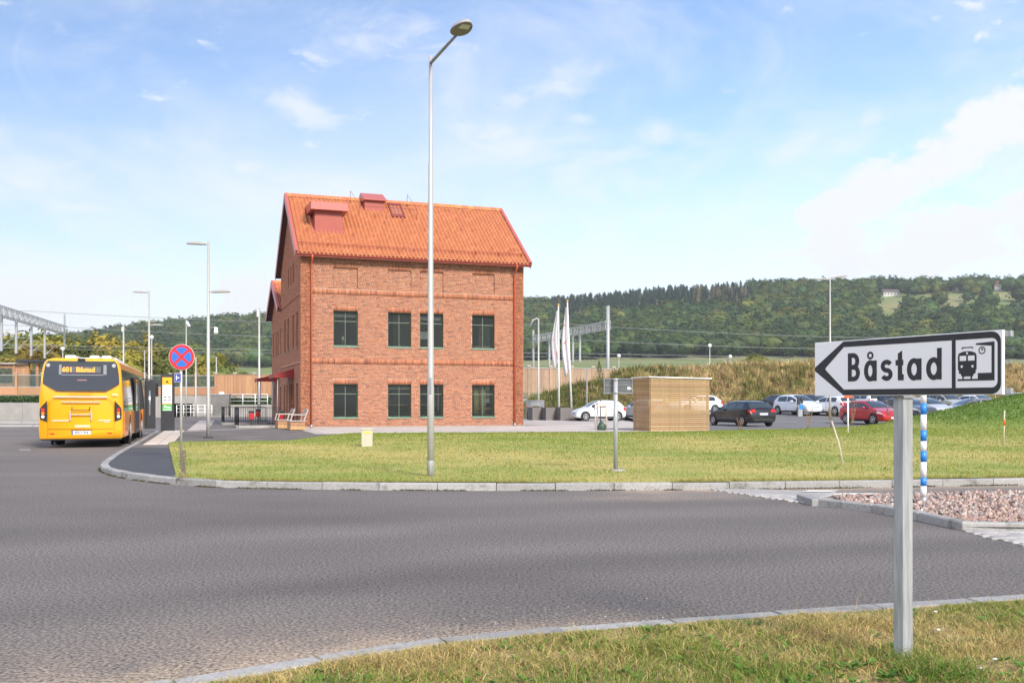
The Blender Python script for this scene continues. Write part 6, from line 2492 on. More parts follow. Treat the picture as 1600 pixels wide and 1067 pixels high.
P_white, P_black, P_red, P_silver = paint('white', (.74, .75, .77)), paint('black', (.014, .014, .016)), paint('red', (.42, .018, .025)), paint('silver', (.45, .46, .47))
P_grey, P_blue, P_champ, P_dgrey, P_ice = paint('grey', (.16, .165, .18)), paint('dark_blue', (.02, .03, .10)), paint('champagne', (.36, .36, .32)), paint('dark_grey', (.06, .065, .075)), paint('ice', (.62, .68, .76))
FWD, BACK, SIDE = 109.5, -70.5, 199.5
make_car('white small hatchback parked side on behind the young tree', 'small', 934.5, 71, SIDE - 6, P_white, z=.12)
make_car('silver car half hidden by the left end of the slatted shed', 'mpv', 1006, 72, FWD + 8, P_silver, z=.15)
make_car('white car whose tail sticks out right of the slatted shed', 'hatch', 1086, 74, SIDE, P_white)
make_car('black estate car seen from behind, right of the slatted shed', 'wagon', 1157, 56.5, FWD, P_black, z=.106)
make_car('black hatchback behind the white electric car', 'hatch', 1213, 78, FWD + 6, P_black)
make_car('white electric hatchback facing right beside the charging post', 'small', 1246, 72, BACK + 4, P_ice)
make_car('dark car in the back row between two white hatchbacks', 'hatch', 1276, 82, BACK, P_dgrey)
make_car('white hatchback with tall red tail lamps, left of the red car', 'hatch', 1300, 71, FWD + 4, P_white)
make_car('red hatchback parked at the edge of the grass mound', 'hatch', 1361, 59, BACK, P_red, z=.14)
make_car('silver estate car in the back row behind the white hatchback', 'wagon', 1309, 90, SIDE - 20, P_silver)
make_car('white car behind the roof of the red hatchback', 'mpv', 1346, 82, FWD, P_white)
make_car('dark blue car with a red tail lamp behind the red hatchback', 'hatch', 1386, 80, FWD, P_blue)
make_car('dark grey hatchback right of the red car, behind the sign post', 'hatch', 1417, 66, BACK, P_dgrey)
make_car('silver white car beside the blue striped pole', 'hatch', 1447, 66.5, BACK, P_silver)
make_car('grey green people carrier behind the blue striped pole', 'mpv', 1476, 76, BACK, P_champ)
make_car('grey hatchback half hidden by the grass mound', 'hatch', 1517, 66, SIDE - 12, P_grey)
make_car('pale blue car in the back row above the grass mound', 'hatch', 1530, 80, BACK, P_ice)
make_car('white car nearest the right edge in the row behind the mound', 'mpv', 1588, 76, SIDE - 8, P_white)
make_car('silver car in the back row near the right edge', 'hatch', 1575, 88, BACK, P_silver)
make_car('white car in the back row above the grey people carrier', 'hatch', 1500, 90, FWD, P_white)

# charging post
cx_, cy_ = X_at(1250, 69.5), 69.5
ch = thing('charging_post', 'grey charging post with a blue square in front of the white electric car', 'charger', (cx_, cy_, float(lot_z(np.array([cx_]), np.array([cy_]))[0])))
MB().cbox(-.16, .16, -.13, .13, 0, .85, .02).build('base', M_galv, ch)
MB().cbox(-.20, -.02, -.12, .12, .85, 1.42, .02).cbox(.05, .2, -.12, .12, .95, 1.35, .02).build('head', M_dark, ch)
MB().box(-.10, .2, -.14, -.131, .52, .84).build('blue_mark', mat('charger_blue', (.03, .22, .62), .4), ch)

# ------------------------------------------------------------------ slatted shed
sx_, sy_ = gp(1016, 673.5)
shd = thing('slatted_shed', 'square shed of horizontal larch slats under a flat white roof', 'shed', (sx_, sy_, .1), TH)
SWD, SDP, SHH = 3.22, 1.75, 2.56
NSL = 27
pitch = SHH / NSL
sl_f = MB().cbox(0, SWD, -.04, 0, 0, pitch * .78, .006).build('slat', M_wood, shd)
sl_s = MB().cbox(-.04, 0, .0, SDP, 0, pitch * .78, .006).build('slat', M_wood, shd)
for q in range(NSL):
    for base, dx, dy in ((sl_f, 0, 0), (sl_s, 0, 0), (sl_f, 0, SDP + .04), (sl_s, SWD + .04, 0)):
        if q == 0 and dx == 0 and dy == 0:
            continue
        o = link('slat', base.data, shd)
        o.location = (dx, dy, q * pitch)
for xx in (.02, SWD / 2, SWD - .10):
    for yy in (.002, SDP - .082):
        MB().box(xx, xx + .08, yy, yy + .08, 0, SHH).build('stud', M_benchwood, shd)
MB().add([(-.10, -.10, SHH + .02), (SWD + .12, -.10, SHH - .03), (SWD + .12, SDP + .1, SHH - .03), (-.10, SDP + .1, SHH + .02),
          (-.10, -.10, SHH + .07), (SWD + .12, -.10, SHH + .02), (SWD + .12, SDP + .1, SHH + .02), (-.10, SDP + .1, SHH + .07)],
         [(3, 2, 1, 0), (4, 5, 6, 7), (0, 1, 5, 4), (1, 2, 6, 5), (2, 3, 7, 6), (3, 0, 4, 7)]).build('roof', M_white, shd)

# ------------------------------------------------------------------ sign seen from its back
bx_, by_ = gp(962, 737)
bs = thing('sign_back', 'grey back of a rectangular sign on a galvanised post with a concrete foot', 'road sign', (bx_, by_, .1), R(-6))
zt = Z_at(591, by_) - .1
zb_ = Z_at(614.5, by_) - .1
MB().tube([(0, 0, 0), (0, 0, zt)], .045, 12).build('post', M_galv, bs)
pb = MB().cbox(-.23, .33, .055, .075, zb_, zt - .01, .003).build('plate', M_dark2 if 'M_dark2' in globals() else mat('sign_rear_grey', (.11, .12, .125), .5, var=.1), bs)
fr_ = MB()
fr_.box(-.235, .335, .035, .08, zt - .022, zt - .005).box(-.235, .335, .035, .08, zb_ - .006, zb_ + .012).box(-.238, -.222, .035, .08, zb_, zt).box(.322, .338, .035, .08, zb_, zt)
fr_.box(-.22, .32, .04, .06, (zb_ + zt) / 2, (zb_ + zt) / 2 + .014)
fr_.build('frame', M_galvdark, pb)
MB().box(.235, .285, .050, .054, zb_ + .075, zb_ + .13).box(.295, .312, .050, .054, zb_ + .075, zb_ + .12).build('sticker', M_white, pb)
for zz in (zb_ - .005, zt - .045):
    MB().lathe([(.056, 0), (.056, .04)], (0, 0, zz), 12).build('clamp', M_galv, bs)
MB().lathe([(.15, -.1), (.15, .03), (.12, .055)], (.05, -.02, 0), 14).build('concrete_foot', M_conc, bs)

# ------------------------------------------------------------------ small things on the lawn
ux, uy = gp(573.5, 699)
uc = thing('utility_cabinet', 'small beige utility cabinet with a yellow label on the lawn', 'cabinet', (ux, uy, .1), R(8))
MB().cbox(-.17, .17, -.11, .11, -.1, .58, .012).build('case', mat('beige_plastic', (.46, .43, .34), .55, var=.05), uc)
MB().cbox(-.185, .185, -.125, .125, .545, .60, .012).build('lid', mat('beige_plastic', (.46, .43, .34), .55), uc)
MB().box(-.10, .11, -.116, -.111, .44, .485).build('label', mat('label_yellow', (.80, .52, .04), .5), uc)
MB().box(-.165, -.15, -.114, -.1105, .0, .52).build('door_joint', mat('joint_beige', (.40, .38, .34), .6), uc)  # joint strip in a greyer beige than the case

ox, oy = gp(1325, 680)
os_ = thing('marker_post', 'white marker post with an orange plate below the direction sign', 'marker post', (ox, oy, .1))
MB().tube([(0, 0, 0), (0, 0, 1.72)], .036, 10).build('post', M_white, os_)
MB().box(-.18, .17, -.05, -.04, 1.58, 1.80).build('orange_plate', mat('signal_orange', (.85, .10, .01), .45), os_)
kx, ky = gp(1319, 728)
o = MB().tube([(0, 0, -.1), (-.10, .05, .5), (-.24, .1, .98)], [.022, .019, .016], 8).build('leaning_stake', M_greywood)
o.location = (kx, ky, .1)
tag(o, 'thin grey wooden stake leaning to the left on the lawn', 'stake')
wx, wy = gp(1568, 699)
ws_t = thing('survey_stake', 'upright wooden stake with an orange band before the grass mound', 'stake', (wx, wy, .12))
MB().tube([(0, 0, -.1), (.03, 0, 1.12)], [.024, .020], 8).build('stake', M_greywood, ws_t)
MB().tube([(.019, 0, .66), (.023, 0, .84)], .027, 8).build('orange_band', MATS['signal_orange'], ws_t)
# dry weed stems at the car park edge
M_weed = mat('dry_weed', (.30, .19, .10), .9, var=.3)
for q, (px_, py_, h_) in enumerate(((1262, 670, 1.25), (1299, 668, 1.5), (1331, 664, 1.7), (1157, 671, .55), (1388, 655, 1.6))):
    x_, y_ = gp(px_, py_, .1)
    y_ = min(y_, 56)
    x_ = X_at(px_, y_)
    mb = MB()
    for s_ in range(5):
        lean = random.gauss(0, .14)
        pts = [(random.gauss(0, .05), random.gauss(0, .05), 0)]
        for t_ in range(1, 5):
            pts.append((pts[0][0] + lean * h_ * t_ / 4 + random.gauss(0, .02), pts[0][1] + random.gauss(0, .02), h_ * t_ / 4 * random.uniform(.8, 1)))
        mb.tube(pts, [.012, .01, .009, .007, .004], 5)
        for t_ in range(14):
            k_ = random.uniform(.3, 1)
            c_ = Vector(pts[0]).lerp(Vector(pts[-1]), k_)
            d_ = Vector((random.gauss(0, 1), random.gauss(0, 1), random.uniform(.2, 1))).normalized() * random.uniform(.05, .13)
            n_ = d_.cross(Vector((random.random(), random.random(), random.random()))).normalized() * .018
            mb.add([c_, c_ + d_ * .5 + n_, c_ + d_, c_ + d_ * .5 - n_], [(0, 1, 2, 3)])
    o = mb.build('dry_weed', M_weed)
    o.location = (x_, y_, float(lawn_z(np.array([x_]), np.array([y_]))[0]) - .02 if y_ < float(y_back(x_)) else .1)
    tag(o, 'tall dry brown weed growing at the edge of the car park', 'weed', 'dry weeds along the car park edge')

# blue and white striped pole in the gravel island
px_, py_ = gp(1443, 783, .08)
bp_ = thing('striped_pole', 'blue and white striped road marker pole standing in the gravel island', 'marker pole', (px_, py_, .05))
zs = [0, .10] + [Z_at(v, py_) - .05 for v in (759, 745.5, 721.5, 704.5, 689, 672, 647.5, 630, 606, 588)]
MB().tube([(0, 0, -.1), (0, 0, zs[1])], .036, 12).build('socket', M_galv, bp_)
for q in range(1, len(zs) - 1):
    MB().tube([(0, 0, zs[q]), (0, 0, zs[q + 1])], .041, 14).build('band', (M_white if q % 2 else mat('pole_blue', (.02, .22, .66), .35)), bp_)

# ------------------------------------------------------------------ benches and things by the left wall
def bench(label, u, v):
    bx, by = uv(u, v)
    t_ = thing('bench', label, 'bench', (bx, by, .105), TH + math.pi / 2 * 0)
    # long axis along y; sitter faces -x
    for zz in (.02, .215):
        for (x0, x1, y0, y1) in ((-.36, .36, -.72, -.66), (-.36, .36, .66, .72), (-.36, -.31, -.655, .655), (.31, .36, -.655, .655)):
            MB().cbox(x0, x1, y0, y1, zz, zz + .185, .006).build('plank', M_benchwood, t_)
    for q in range(5):
        MB().cbox(-.40 + q * .16, -.40 + q * .16 + .145, -.74, .74, .43, .465, .006).build('seat_slat', M_pale, t_)
    for s_ in (-1, 1):
        y_ = s_ * .70
        MB().beam((.30, y_, .465), (.50, y_, 1.02), .05).build('back_post', M_pale, t_)
        MB().beam((-.36, y_, .465), (-.28, y_, .74), .045).build('arm_post', M_pale, t_)
        MB().beam((-.33, y_, .76), (.40, y_, .76), .07, .04).build('armrest', M_pale, t_)
    MB().beam((.42, -.72, .78), (.42, .72, .78), .03, .07).beam((.46, -.72, .90), (.46, .72, .90), .03, .09).beam((.50, -.72, 1.0), (.50, .72, 1.0), .03, .09).build('backrest', M_pale, t_)
    return t_


M_pale = mat('pale_bench_metal', (.40, .37, .34), .5, var=.06)
bench('nearer bench with pale seat on a wooden box base at the corner of the building', -.55, -2.7)
bench('farther bench with pale seat on a wooden box base by the gable wall', -.85, .3)


def railing(name, label, u0, v0, u1, v1, u2, v2):
    """L-shaped iron railing on a concrete base: side panel then front panel."""
    a_ = uv(u0, v0)
    t_ = thing(name, label, 'railing', (a_[0], a_[1], .1), TH)
    loc = [(0, v1 - v0), (0, 0), (u2 - u0, v2 - v0)]
    for (p, q) in zip(loc, loc[1:]):
        P0, P1 = Vector((*p, 0)), Vector((*q, 0))
        d_ = P1 - P0
        n_ = max(2, int(d_.length / .12))
        MB().beam(P0 + Vector((0, 0, .06)), P1 + Vector((0, 0, .06)), .22, .16).build('base', M_conc, t_)
        MB().beam(P0 + Vector((0, 0, 1.10)), P1 + Vector((0, 0, 1.10)), .045, .03).beam(P0 + Vector((0, 0, .24)), P1 + Vector((0, 0, .24)), .03, .02).build('rail', M_black, t_)
        for i_ in range(n_ + 1):
            c_ = P0 + d_ * (i_ / n_)
            MB().tube([c_ + Vector((0, 0, .14)), c_ + Vector((0, 0, 1.10))], .022 if i_ in (0, n_) else .009, 6).build('baluster', M_black, t_)
    return t_


railing('railing', 'nearer black iron railing on a concrete base left of the benches', -3.05, 1.9, -3.05, 5.2, -.9, 1.9)
railing('railing', 'farther black iron railing at the entrance of the lower wing', -3.4, 9.8, -3.4, 13.0, -.9, 9.8)
for lab, u, v, z_ in (('left red lantern box hanging on the black railing', -2.2, 4.2, .55), ('farther red lantern box beside the wing wall', -1.5, 8.2, .62), ('red lantern box nearest the benches by the gable wall', -.75, 2.6, .55)):
    a_ = uv(u, v)
    t_ = thing('red_lantern', lab, 'lantern', (a_[0], a_[1], .1), TH, 'red lantern boxes by the entrance')
    MB().tube([(0, 0, 0), (0, 0, z_)], .02, 6).build('stand', M_black, t_)
    MB().cbox(-.14, .14, -.14, .14, z_ - .12, z_ + .22, .02).build('box', mat('lantern_red', (.55, .012, .015), .4), t_)
    MB().cbox(-.15, .15, -.15, .15, z_ + .22, z_ + .36, .02).build('lid', M_black, t_)

# ------------------------------------------------------------------ square: planters, flagpoles, young tree
M_planter = mat('planter_grey', (.17, .155, .15), .7, var=.12)
for q, (px_, lab) in enumerate(((838, 'leftmost of the three grey planter boxes on the square'), (859, 'middle one of the three grey planter boxes on the square'), (881.5, 'rightmost of the three grey planter boxes, beside the flagpole'))):
    Y = 74 - q * .6
    t_ = thing('planter', lab, 'planter', (X_at(px_, Y), Y, .1), TH, 'grey planters on the square')
    MB().add([(-.50, -.5, 0), (.50, -.5, 0), (.50, .5, 0), (-.50, .5, 0), (-.52, -.52, .98), (.52, -.52, .98), (.52, .52, .98), (-.52, .52, .98), (-.46, -.46, .98), (.46, -.46, .98), (.46, .46, .98), (-.46, .46, .98), (-.46, -.46, .9), (.46, -.46, .9), (.46, .46, .9), (-.46, .46, .9)],
             [(3, 2, 1, 0), (0, 1, 5, 4), (1, 2, 6, 5), (2, 3, 7, 6), (3, 0, 4, 7), (4, 5, 9, 8), (5, 6, 10, 9), (6, 7, 11, 10), (7, 4, 8, 11), (8, 9, 13, 12), (9, 10, 14, 13), (10, 11, 15, 14), (11, 8, 12, 15)]).build('box', M_planter, t_)
    MB().box(-.455, .455, -.455, .455, .82, .91).build('soil', M_soil, t_)
    V, F = [], []
    for _ in range(160):
        x_, y_ = random.uniform(-.4, .4), random.uniform(-.4, .4)
        o0 = len(V)
        h_ = random.uniform(.08, .3) * (1.1 - abs(x_))
        a_ = random.random() * 6.28
        V += [(x_ - .03 * math.cos(a_), y_ - .03 * math.sin(a_), .9), (x_ + .03 * math.cos(a_), y_ + .03 * math.sin(a_), .9), (x_ + random.gauss(0, .06), y_ + random.gauss(0, .06), .9 + h_)]
        F.append((o0, o0 + 1, o0 + 2))
    np_mesh('plants', np.array(V), np.array(F), mat('planter_plants', (.12, .10, .035), .8, var=.4, vscale=9), t_)['kind'] = 'stuff'


def flagpole(label, pxb, pyb, pxt, pyt, Y, seed, flen, spot):
    x0 = X_at(pxb, Y)
    t_ = thing('flagpole', label, 'flagpole', (x0, Y, .1), 0, 'flagpoles on the square')
    h_ = Z_at(pyt, Y) - .1
    dx = X_at(pxt, Y) - x0
    MB().tube([(0, 0, 0), (dx, 0, h_)], [.085, .045], 12).build('pole', M_white, t_)
    bm = bmesh.new()
    bmesh.ops.create_uvsphere(bm, u_segments=10, v_segments=8, radius=.10)
    for v in bm.verts:
        v.co += Vector((dx, 0, h_ + .08))
    MB().bm(bm, True).build('finial', mat('finial_gold', (.65, .40, .10), .3, metal=.6), t_)
    # flag hanging in folds beside the pole
    rng = np.random.default_rng(seed)
    nu, nv = 15, 26
    P_ = []
    for i_ in range(nv):
        t = i_ / (nv - 1)
        z_ = h_ - .35 - t * flen
        wdt = (.25 + .85 * math.sin(min(1, t * 1.25) * math.pi * .62)) * (1 - .35 * max(0, (t - .8) / .2))
        for j_ in range(nu):
            s_ = j_ / (nu - 1)
            fold = math.sin(s_ * 9.5 + t * 2.0 + seed) * .10 + math.sin(s_ * 19 + t * 3) * .03
            P_.append((dx * (z_ / h_) - .05 - s_ * wdt * .46 + .02 * math.sin(t * 9), fold - .05 * s_, z_ - s_ * .55 * (t + .2)))
    F = [(i_ * nu + j_, i_ * nu + j_ + 1, (i_ + 1) * nu + j_ + 1, (i_ + 1) * nu + j_) for i_ in range(nv - 1) for j_ in range(nu - 1)]
    fl = MB().add(P_, F, True).build('flag', mat('flag_cloth', (.80, .78, .79), .8, transl=.35, var=.05, vscale=1.5), t_, smooth=True)
    md = fl.modifiers.new('thickness', 'SOLIDIFY')
    md.thickness = .01
    V = np.array(P_).reshape(nv, nu, 3)
    for (i0, i1, j0, j1, c_) in spot:
        sub = V[i0:i1, j0:j1].reshape(-1, 3) + np.array([0, -.02, 0])
        nn_ = j1 - j0
        F2 = [(a_ * nn_ + b_, a_ * nn_ + b_ + 1, (a_ + 1) * nn_ + b_ + 1, (a_ + 1) * nn_ + b_) for a_ in range(i1 - i0 - 1) for b_ in range(nn_ - 1)]
        MB().add([tuple(p) for p in sub], F2, True).build('flag_mark', c_, fl)
    return t_


M_flagred = mat('flag_red', (.70, .05, .03), .8)
M_flagpink = mat('flag_pink', (.62, .30, .34), .8)
flagpole('left flagpole with a drooping white flag and red patch', 873.5, 640, 872.5, 478, 76, 1, 4.1, ((19, 24, 2, 5, M_flagred), (12, 14, 9, 13, M_flagpink)))
flagpole('right flagpole with a long drooping white flag, leaning slightly left', 893.5, 648, 886.5, 472, 74, 2, 4.8, ((6, 8, 9, 13, M_flagpink), (13, 15, 4, 10, M_flagpink)))
rx_, ry_ = X_at(903, 72.5), 72.5
bm = bmesh.new()
bmesh.ops.create_icosphere(bm, subdivisions=2, radius=.5)
for v in bm.verts:
    v.co = Vector((v.co.x * 1.25, v.co.y * .8, v.co.z * .55)) * random.uniform(.86, 1.06)
o = MB().bm(bm).build('boulder', mat('boulder_stone', (.52, .43, .32), .85, var=.2, vscale=4))
o.location = (rx_, ry_, .25)
tag(o, 'pale boulder at the foot of the right flagpole', 'boulder')
gx, gy = X_at(836, 79), 79
t_ = thing('electrical_box', 'grey electrical box behind the left planter', 'cabinet', (gx, gy, .1))
MB().cbox(-.75, .75, -.35, .35, 0, 1.55, .03).build('case', M_galvdark, t_)
MB().box(-.4, .4, -.36, -.351, .2, 1.35).build('door', M_galv, t_)
t_ = thing('bollard', 'slim dark bollard at the right corner of the brick building', 'bollard', (X_at(824, 77), 77, .1))
MB().tube([(0, 0, 0), (0, 0, 1.15)], .06, 10).build('tube', M_black, t_)
MB().tube([(0, 0, 1.0), (0, 0, 1.12)], .062, 10).build('band', MATS['signal_orange'], t_)

yx, yy_ = gp(938, 672)
yt = thing('young_tree', 'thin young tree tied between three stakes on the square', 'tree', (yx, yy_, .1))
MB().tube([(0, 0, 0), (.02, 0, 1.2), (-.02, 0, 2.0), (.0, .02, 3.2)], [.03, .025, .02, .008], 8).build('trunk', M_bark, yt)
V, F = [], []
for _ in range(620):
    h_ = random.random()
    rr = .36 * math.sin(math.pi * min(1, .12 + h_ * .9)) * random.random() ** .6 * (1.15 - .5 * h_)
    a_ = random.random() * 6.28
    c_ = Vector((rr * math.cos(a_) - .06, rr * math.sin(a_), 1.95 + h_ * 1.45))
    d_ = Vector((random.gauss(0, 1), random.gauss(0, 1), random.gauss(0, .6))).normalized() * random.uniform(.035, .07)
    n_ = d_.cross(Vector((random.random(), random.random(), random.random()))).normalized() * .022
    o0 = len(V)
    V += [tuple(c_), tuple(c_ + d_ * .5 + n_), tuple(c_ + d_), tuple(c_ + d_ * .5 - n_)]
    F.append((o0, o0 + 1, o0 + 2, o0 + 3))
np_mesh('crown', np.array(V), np.array(F), mat('young_leaves', (.14, .17, .035), .6, var=.3, vscale=6, transl=.35), yt)
br_ = MB()
for q in range(12):
    z0 = 1.9 + q * .1
    a_ = q * 2.4
    br_.tube([(0, 0, z0), (.22 * math.cos(a_), .22 * math.sin(a_), z0 + .28)], [.009, .004], 5)
br_.build('branches', M_bark, yt)
for (x_, y_) in ((-.26, -.15), (-.12, .28), (.30, -.05)):
    MB().tube([(x_, y_, 0), (x_, y_, 1.32)], .034, 8).build('stake', M_greywood, yt)
MB().beam((-.26, -.15, 1.22), (.30, -.05, 1.22), .05, .07).beam((-.12, .28, 1.16), (.30, -.05, 1.16), .05, .07).build('cross_bar', M_greywood, yt)
bm = bmesh.new()
bmesh.ops.create_icosphere(bm, subdivisions=2, radius=.24)
for v in bm.verts:
    v.co = Vector((v.co.x * .95, v.co.y * .8, max(-.05, v.co.z * 1.25 + .05) * (1.2 - .5 * abs(v.co.x)))) * random.uniform(.88, 1.05)
o = MB().bm(bm, True).build('watering_bag', mat('bag_green', (.03, .07, .045), .5, var=.3, vscale=5))
o.location = (yx + .05, yy_ - .1, .14)
tag(o, 'dark green watering bag at the foot of the young tree', 'bag')

# ------------------------------------------------------------------ railway wall, fences, bridge parts on the left
def wall_line(px0, Y0, px1, Y1):
    return Vector((X_at(px0, Y0), Y0, 0)), Vector((X_at(px1, Y1), Y1, 0))


A, B = wall_line(-140, 92, 470, 95)
d_ = (B - A).normalized()
nrm = Vector((-d_.y, d_.x, 0))
LW_ = (B - A).length
rt = thing('retaining_wall', 'grey concrete retaining wall below the timber fence', 'wall', A, math.atan2(d_.y, d_.x))
f_w = lambda px: (X_at(px, 93.7) - A.x)          # photograph column -> distance along the wall
q0, q1 = f_w(170), f_w(200)
for a_, b_ in ((0, f_w(168)), (f_w(200), f_w(270)), (f_w(300), LW_)):
    q = a_
    while q < b_ - .3:
        e_ = min(q + 3.0, b_)
        MB().cbox(q + .006, e_ - .006, 0, .35, -.3, 2.2, .015).build('concrete_panel', M_conc, rt)
        q = e_
for a_, b_ in ((f_w(168), f_w(200)), (f_w(270), f_w(300))):
    MB().box(a_, b_, 0, .35, 1.35, 2.2).build('lintel', M_conc, rt)
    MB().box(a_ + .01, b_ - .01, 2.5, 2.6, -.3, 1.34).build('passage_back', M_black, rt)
MB().box(-2, LW_ + 40, .36, 18, 1.9, 2.15).build('railway_bed', mat('track_bed', (.20, .18, .15), .95, var=.2), rt)
# timber parapet with glass above
fe = thing('glass_parapet', 'timber parapet with glass panes and white rails above the retaining wall', 'fence', A + Vector((0, 0, 2.2)), math.atan2(d_.y, d_.x))
x_ = 0.0
end = f_w(334)
brd = None
q = 0
pw_ = 2.42
while x_ < end - .5:
    w_ = min(pw_, end - x_)
    MB().box(x_ + .02, x_ + .20, -.12, .12, -.05, 2.05).build('post', M_board, fe)
    MB().box(x_ - .03, x_ + .25, -.16, .16, 2.05, 2.14).build('post_cap', M_paver, fe)
    mb = MB()
    k_ = 0
    xx = x_ + .21
    while xx < x_ + w_ - .05:
        dd = random.uniform(-.008, .008)
        mb.box(xx, xx + .112, -.05 + dd, -.02 + dd, -.02, .72)
        xx += .118
    bo_ = mb.build('boards', M_board, fe)
    bo_['kind'] = 'stuff'
    MB().box(x_ + .21, x_ + w_, -.06, .02, .74, .80).box(x_ + .21, x_ + w_, -.06, .02, 1.86, 1.92).build('rail', M_whitepole, fe)
    MB().box(x_ + .22, x_ + w_ - .01, -.02, -.008, .80, 1.86).build('glass_pane', M_clear, fe)
    x_ += w_
    q += 1
# closed timber noise fence
tfn = thing('noise_fence', 'tall closed timber fence on the railway wall left of the brick building', 'fence', A + d_ * end + Vector((0, 0, 2.15)), math.atan2(d_.y, d_.x))
x_ = 0.0
L2 = LW_ - end + 1.5
while x_ < L2 - .2:
    MB().box(x_, x_ + .22, -.14, .14, -.05, 2.12).build('post', M_board, tfn)
    MB().box(x_ - .06, x_ + .28, -.2, .2, 2.12, 2.26).build('post_cap', M_paver, tfn)
    xx = x_ + .225
    while xx < min(x_ + 1.85, L2):
        dd = random.uniform(-.012, .012)
        MB().box(xx, xx + .13, -.06 + dd, -.03 + dd, .0, 2.0 + random.uniform(-.01, .01)).build('board', M_board, tfn)
        xx += .138
    MB().box(x_ + .225, min(x_ + 1.86, L2), -.1, .05, 2.0, 2.07).build('capping', M_boardgrey, tfn)
    x_ += 1.86
# steel cabinet before the wall, railing and hedge beside it
scx, scy = gp(345, 650.5)
scy = 91.2
t_ = thing('steel_box', 'brushed steel lift box standing before the concrete wall', 'cabinet', (X_at(345, scy), scy, .1), R(2))
MB().cbox(-.86, .86, -.4, .4, 0, 2.08, .02).build('case', mat('brushed_steel', (.21, .20, .185), .42, metal=.35, var=.25, vscale=1.2, bump=.0008, bscale=6), t_)
MB().box(-.92, .92, -.45, .45, 2.08, 2.16).build('top', M_galv, t_)
MB().box(-.95, .95, -.5, -.40, -.05, .08).build('plinth', M_conc, t_)
MB().box(-.12, .30, -.1, .1, 2.16, 2.36).build('device', M_white, t_)


def rail_fence(label, px0, px1, Y, zb, n_):
    a_, b_ = wall_line(px0, Y, px1, Y)
    t_ = thing('handrail', label, 'railing', (a_.x, a_.y, zb))
    L_ = (b_ - a_).length
    for k_ in range(n_):
        MB().tube([(L_ * k_ / (n_ - 1), 0, 0), (L_ * k_ / (n_ - 1), 0, 1.1)], .04, 8).build('post', M_white, t_)
    for zz in (.45, .78, 1.1):
        MB().tube([(0, 0, zz), (L_, 0, zz)], .028, 6).build('rail', M_white, t_)
    return t_


rail_fence('white tubular handrail between the information pillar and the steel box', 276, 331, 90, .1, 6)
rail_fence('white tubular handrail right of the steel box under the timber fence', 360, 418, 92.5, 1.15, 4)
t_ = thing('low_wall', 'low pale concrete wall behind the black railings', 'wall', (X_at(360, 90.5), 90.5, .1))
for q in range(2):
    MB().cbox(q * 2.2 + .01, q * 2.2 + 2.19, 0, .3, -.2, 1.15, .015).build('concrete_panel', M_conc, t_)
# hedge strips and planter wall at far left
def hedge(name, label, x0, x1, y0, y1, z0, z1, n_, m):
    V, F = [], []
    rng = np.random.default_rng(int(abs(x0) * 10))
    for _ in range(n_):
        c_ = np.array([rng.uniform(x0, x1), rng.uniform(y0, y1), z0 + (z1 - z0) * rng.random() ** .6])
        d1 = rng.normal(0, 1, 3)
        d1 *= .09 / np.linalg.norm(d1)
        d2 = np.cross(d1, rng.normal(0, 1, 3))
        d2 *= .06 / (np.linalg.norm(d2) + 1e-6)
        o0 = len(V)
        V += [c_ - d1, c_ - d2, c_ + d1, c_ + d2]
        F.append((o0, o0 + 1, o0 + 2, o0 + 3))
    o = np_mesh(name, np.array(V), np.array(F), m)
    return tag(o, label, 'hedge')


M_hedge = mat('hedge_leaves', (.05, .10, .02), .65, var=.4, vscale=3, transl=.25)
hedge('hedge', 'low green hedge behind the planter wall left of the bus', X_at(-60, 80), X_at(110, 80), 79.4, 81.5, 1.25, 2.0, 5200, M_hedge)
hedge('hedge', 'green hedge below the timber fence left of the brick building', X_at(361, 94), X_at(425, 94), 93.2, 94.2, .9, 1.95, 2200, M_hedge)
t_ = thing('planter_wall', 'long concrete planter wall holding a hedge left of the bus', 'wall', (X_at(-60, 79), 79, 0))
for q in range(4):
    MB().cbox(q * 2.5 + .006, q * 2.5 + 2.494, 0, .3, -.2, 1.45, .02).build('concrete_panel', M_conc, t_)
MB().box(0, 10, .31, 3, .9, 1.25).build('soil', M_soil, t_)
# traffic islands with pale kerbs far left
for q, (Y0, Y1, z_) in enumerate(((70.0, 73.5, .13), (58.0, 60.0, .12))):
    x1 = X_at(62 if q == 0 else 75, Y0)
    o = poly_sheet('far_island', [(-70, Y0), (x1, Y0), (x1 - .3, Y1), (-70, Y1)], z_ - .02, M_asphalt)
    struct(o)
    kerb('far_island_kerb', np.array([(-70, Y0 - .01), (x1 + .15, Y0 - .01)]), .35, -.1, z_ + .02, 1.6, -1)
struct(poly_sheet('pale_crossing', [(-60, 66.5), (X_at(60, 66.5), 66.5), (X_at(60, 69), 69.2), (-60, 69.2)], .004, mat('pale_paving', (.55, .50, .42), .8, var=.08)))
# low platform shelter behind the parapet at far left
t_ = thing('platform_shelter', 'timber and glass platform shelter with a flat dark roof at the far left', 'shelter', (X_at(-20, 99), 99, 2.15), 0)
for xx in (0, 2.6, 4.0, 5.0):
    MB().box(xx, xx + .28, 0, .3, 0, 3.25).build('post', M_board, t_)
for a_, b_ in ((.28, 2.6), (2.88, 4.0)):
    xx = a_
    while xx < b_ - .05:
        MB().box(xx, xx + .15, .1, .14, 0, 1.3 if a_ < 1 else 3.2).build('board', M_board, t_)
        xx += .155
MB().box(.28, 2.6, .1, .14, 2.85, 3.25).build('top_board', M_board, t_)
MB().box(.28, 2.6, .12, .135, 1.3, 2.85).build('glass_pane', M_clear, t_)
MB().box(-.3, 4.3, -.2, .4, 3.25, 3.40).build('capping', M_paver, t_)
MB().box(3.2, 9.0, -.5, 2.5, 3.45, 3.72).build('roof', M_dark, t_)
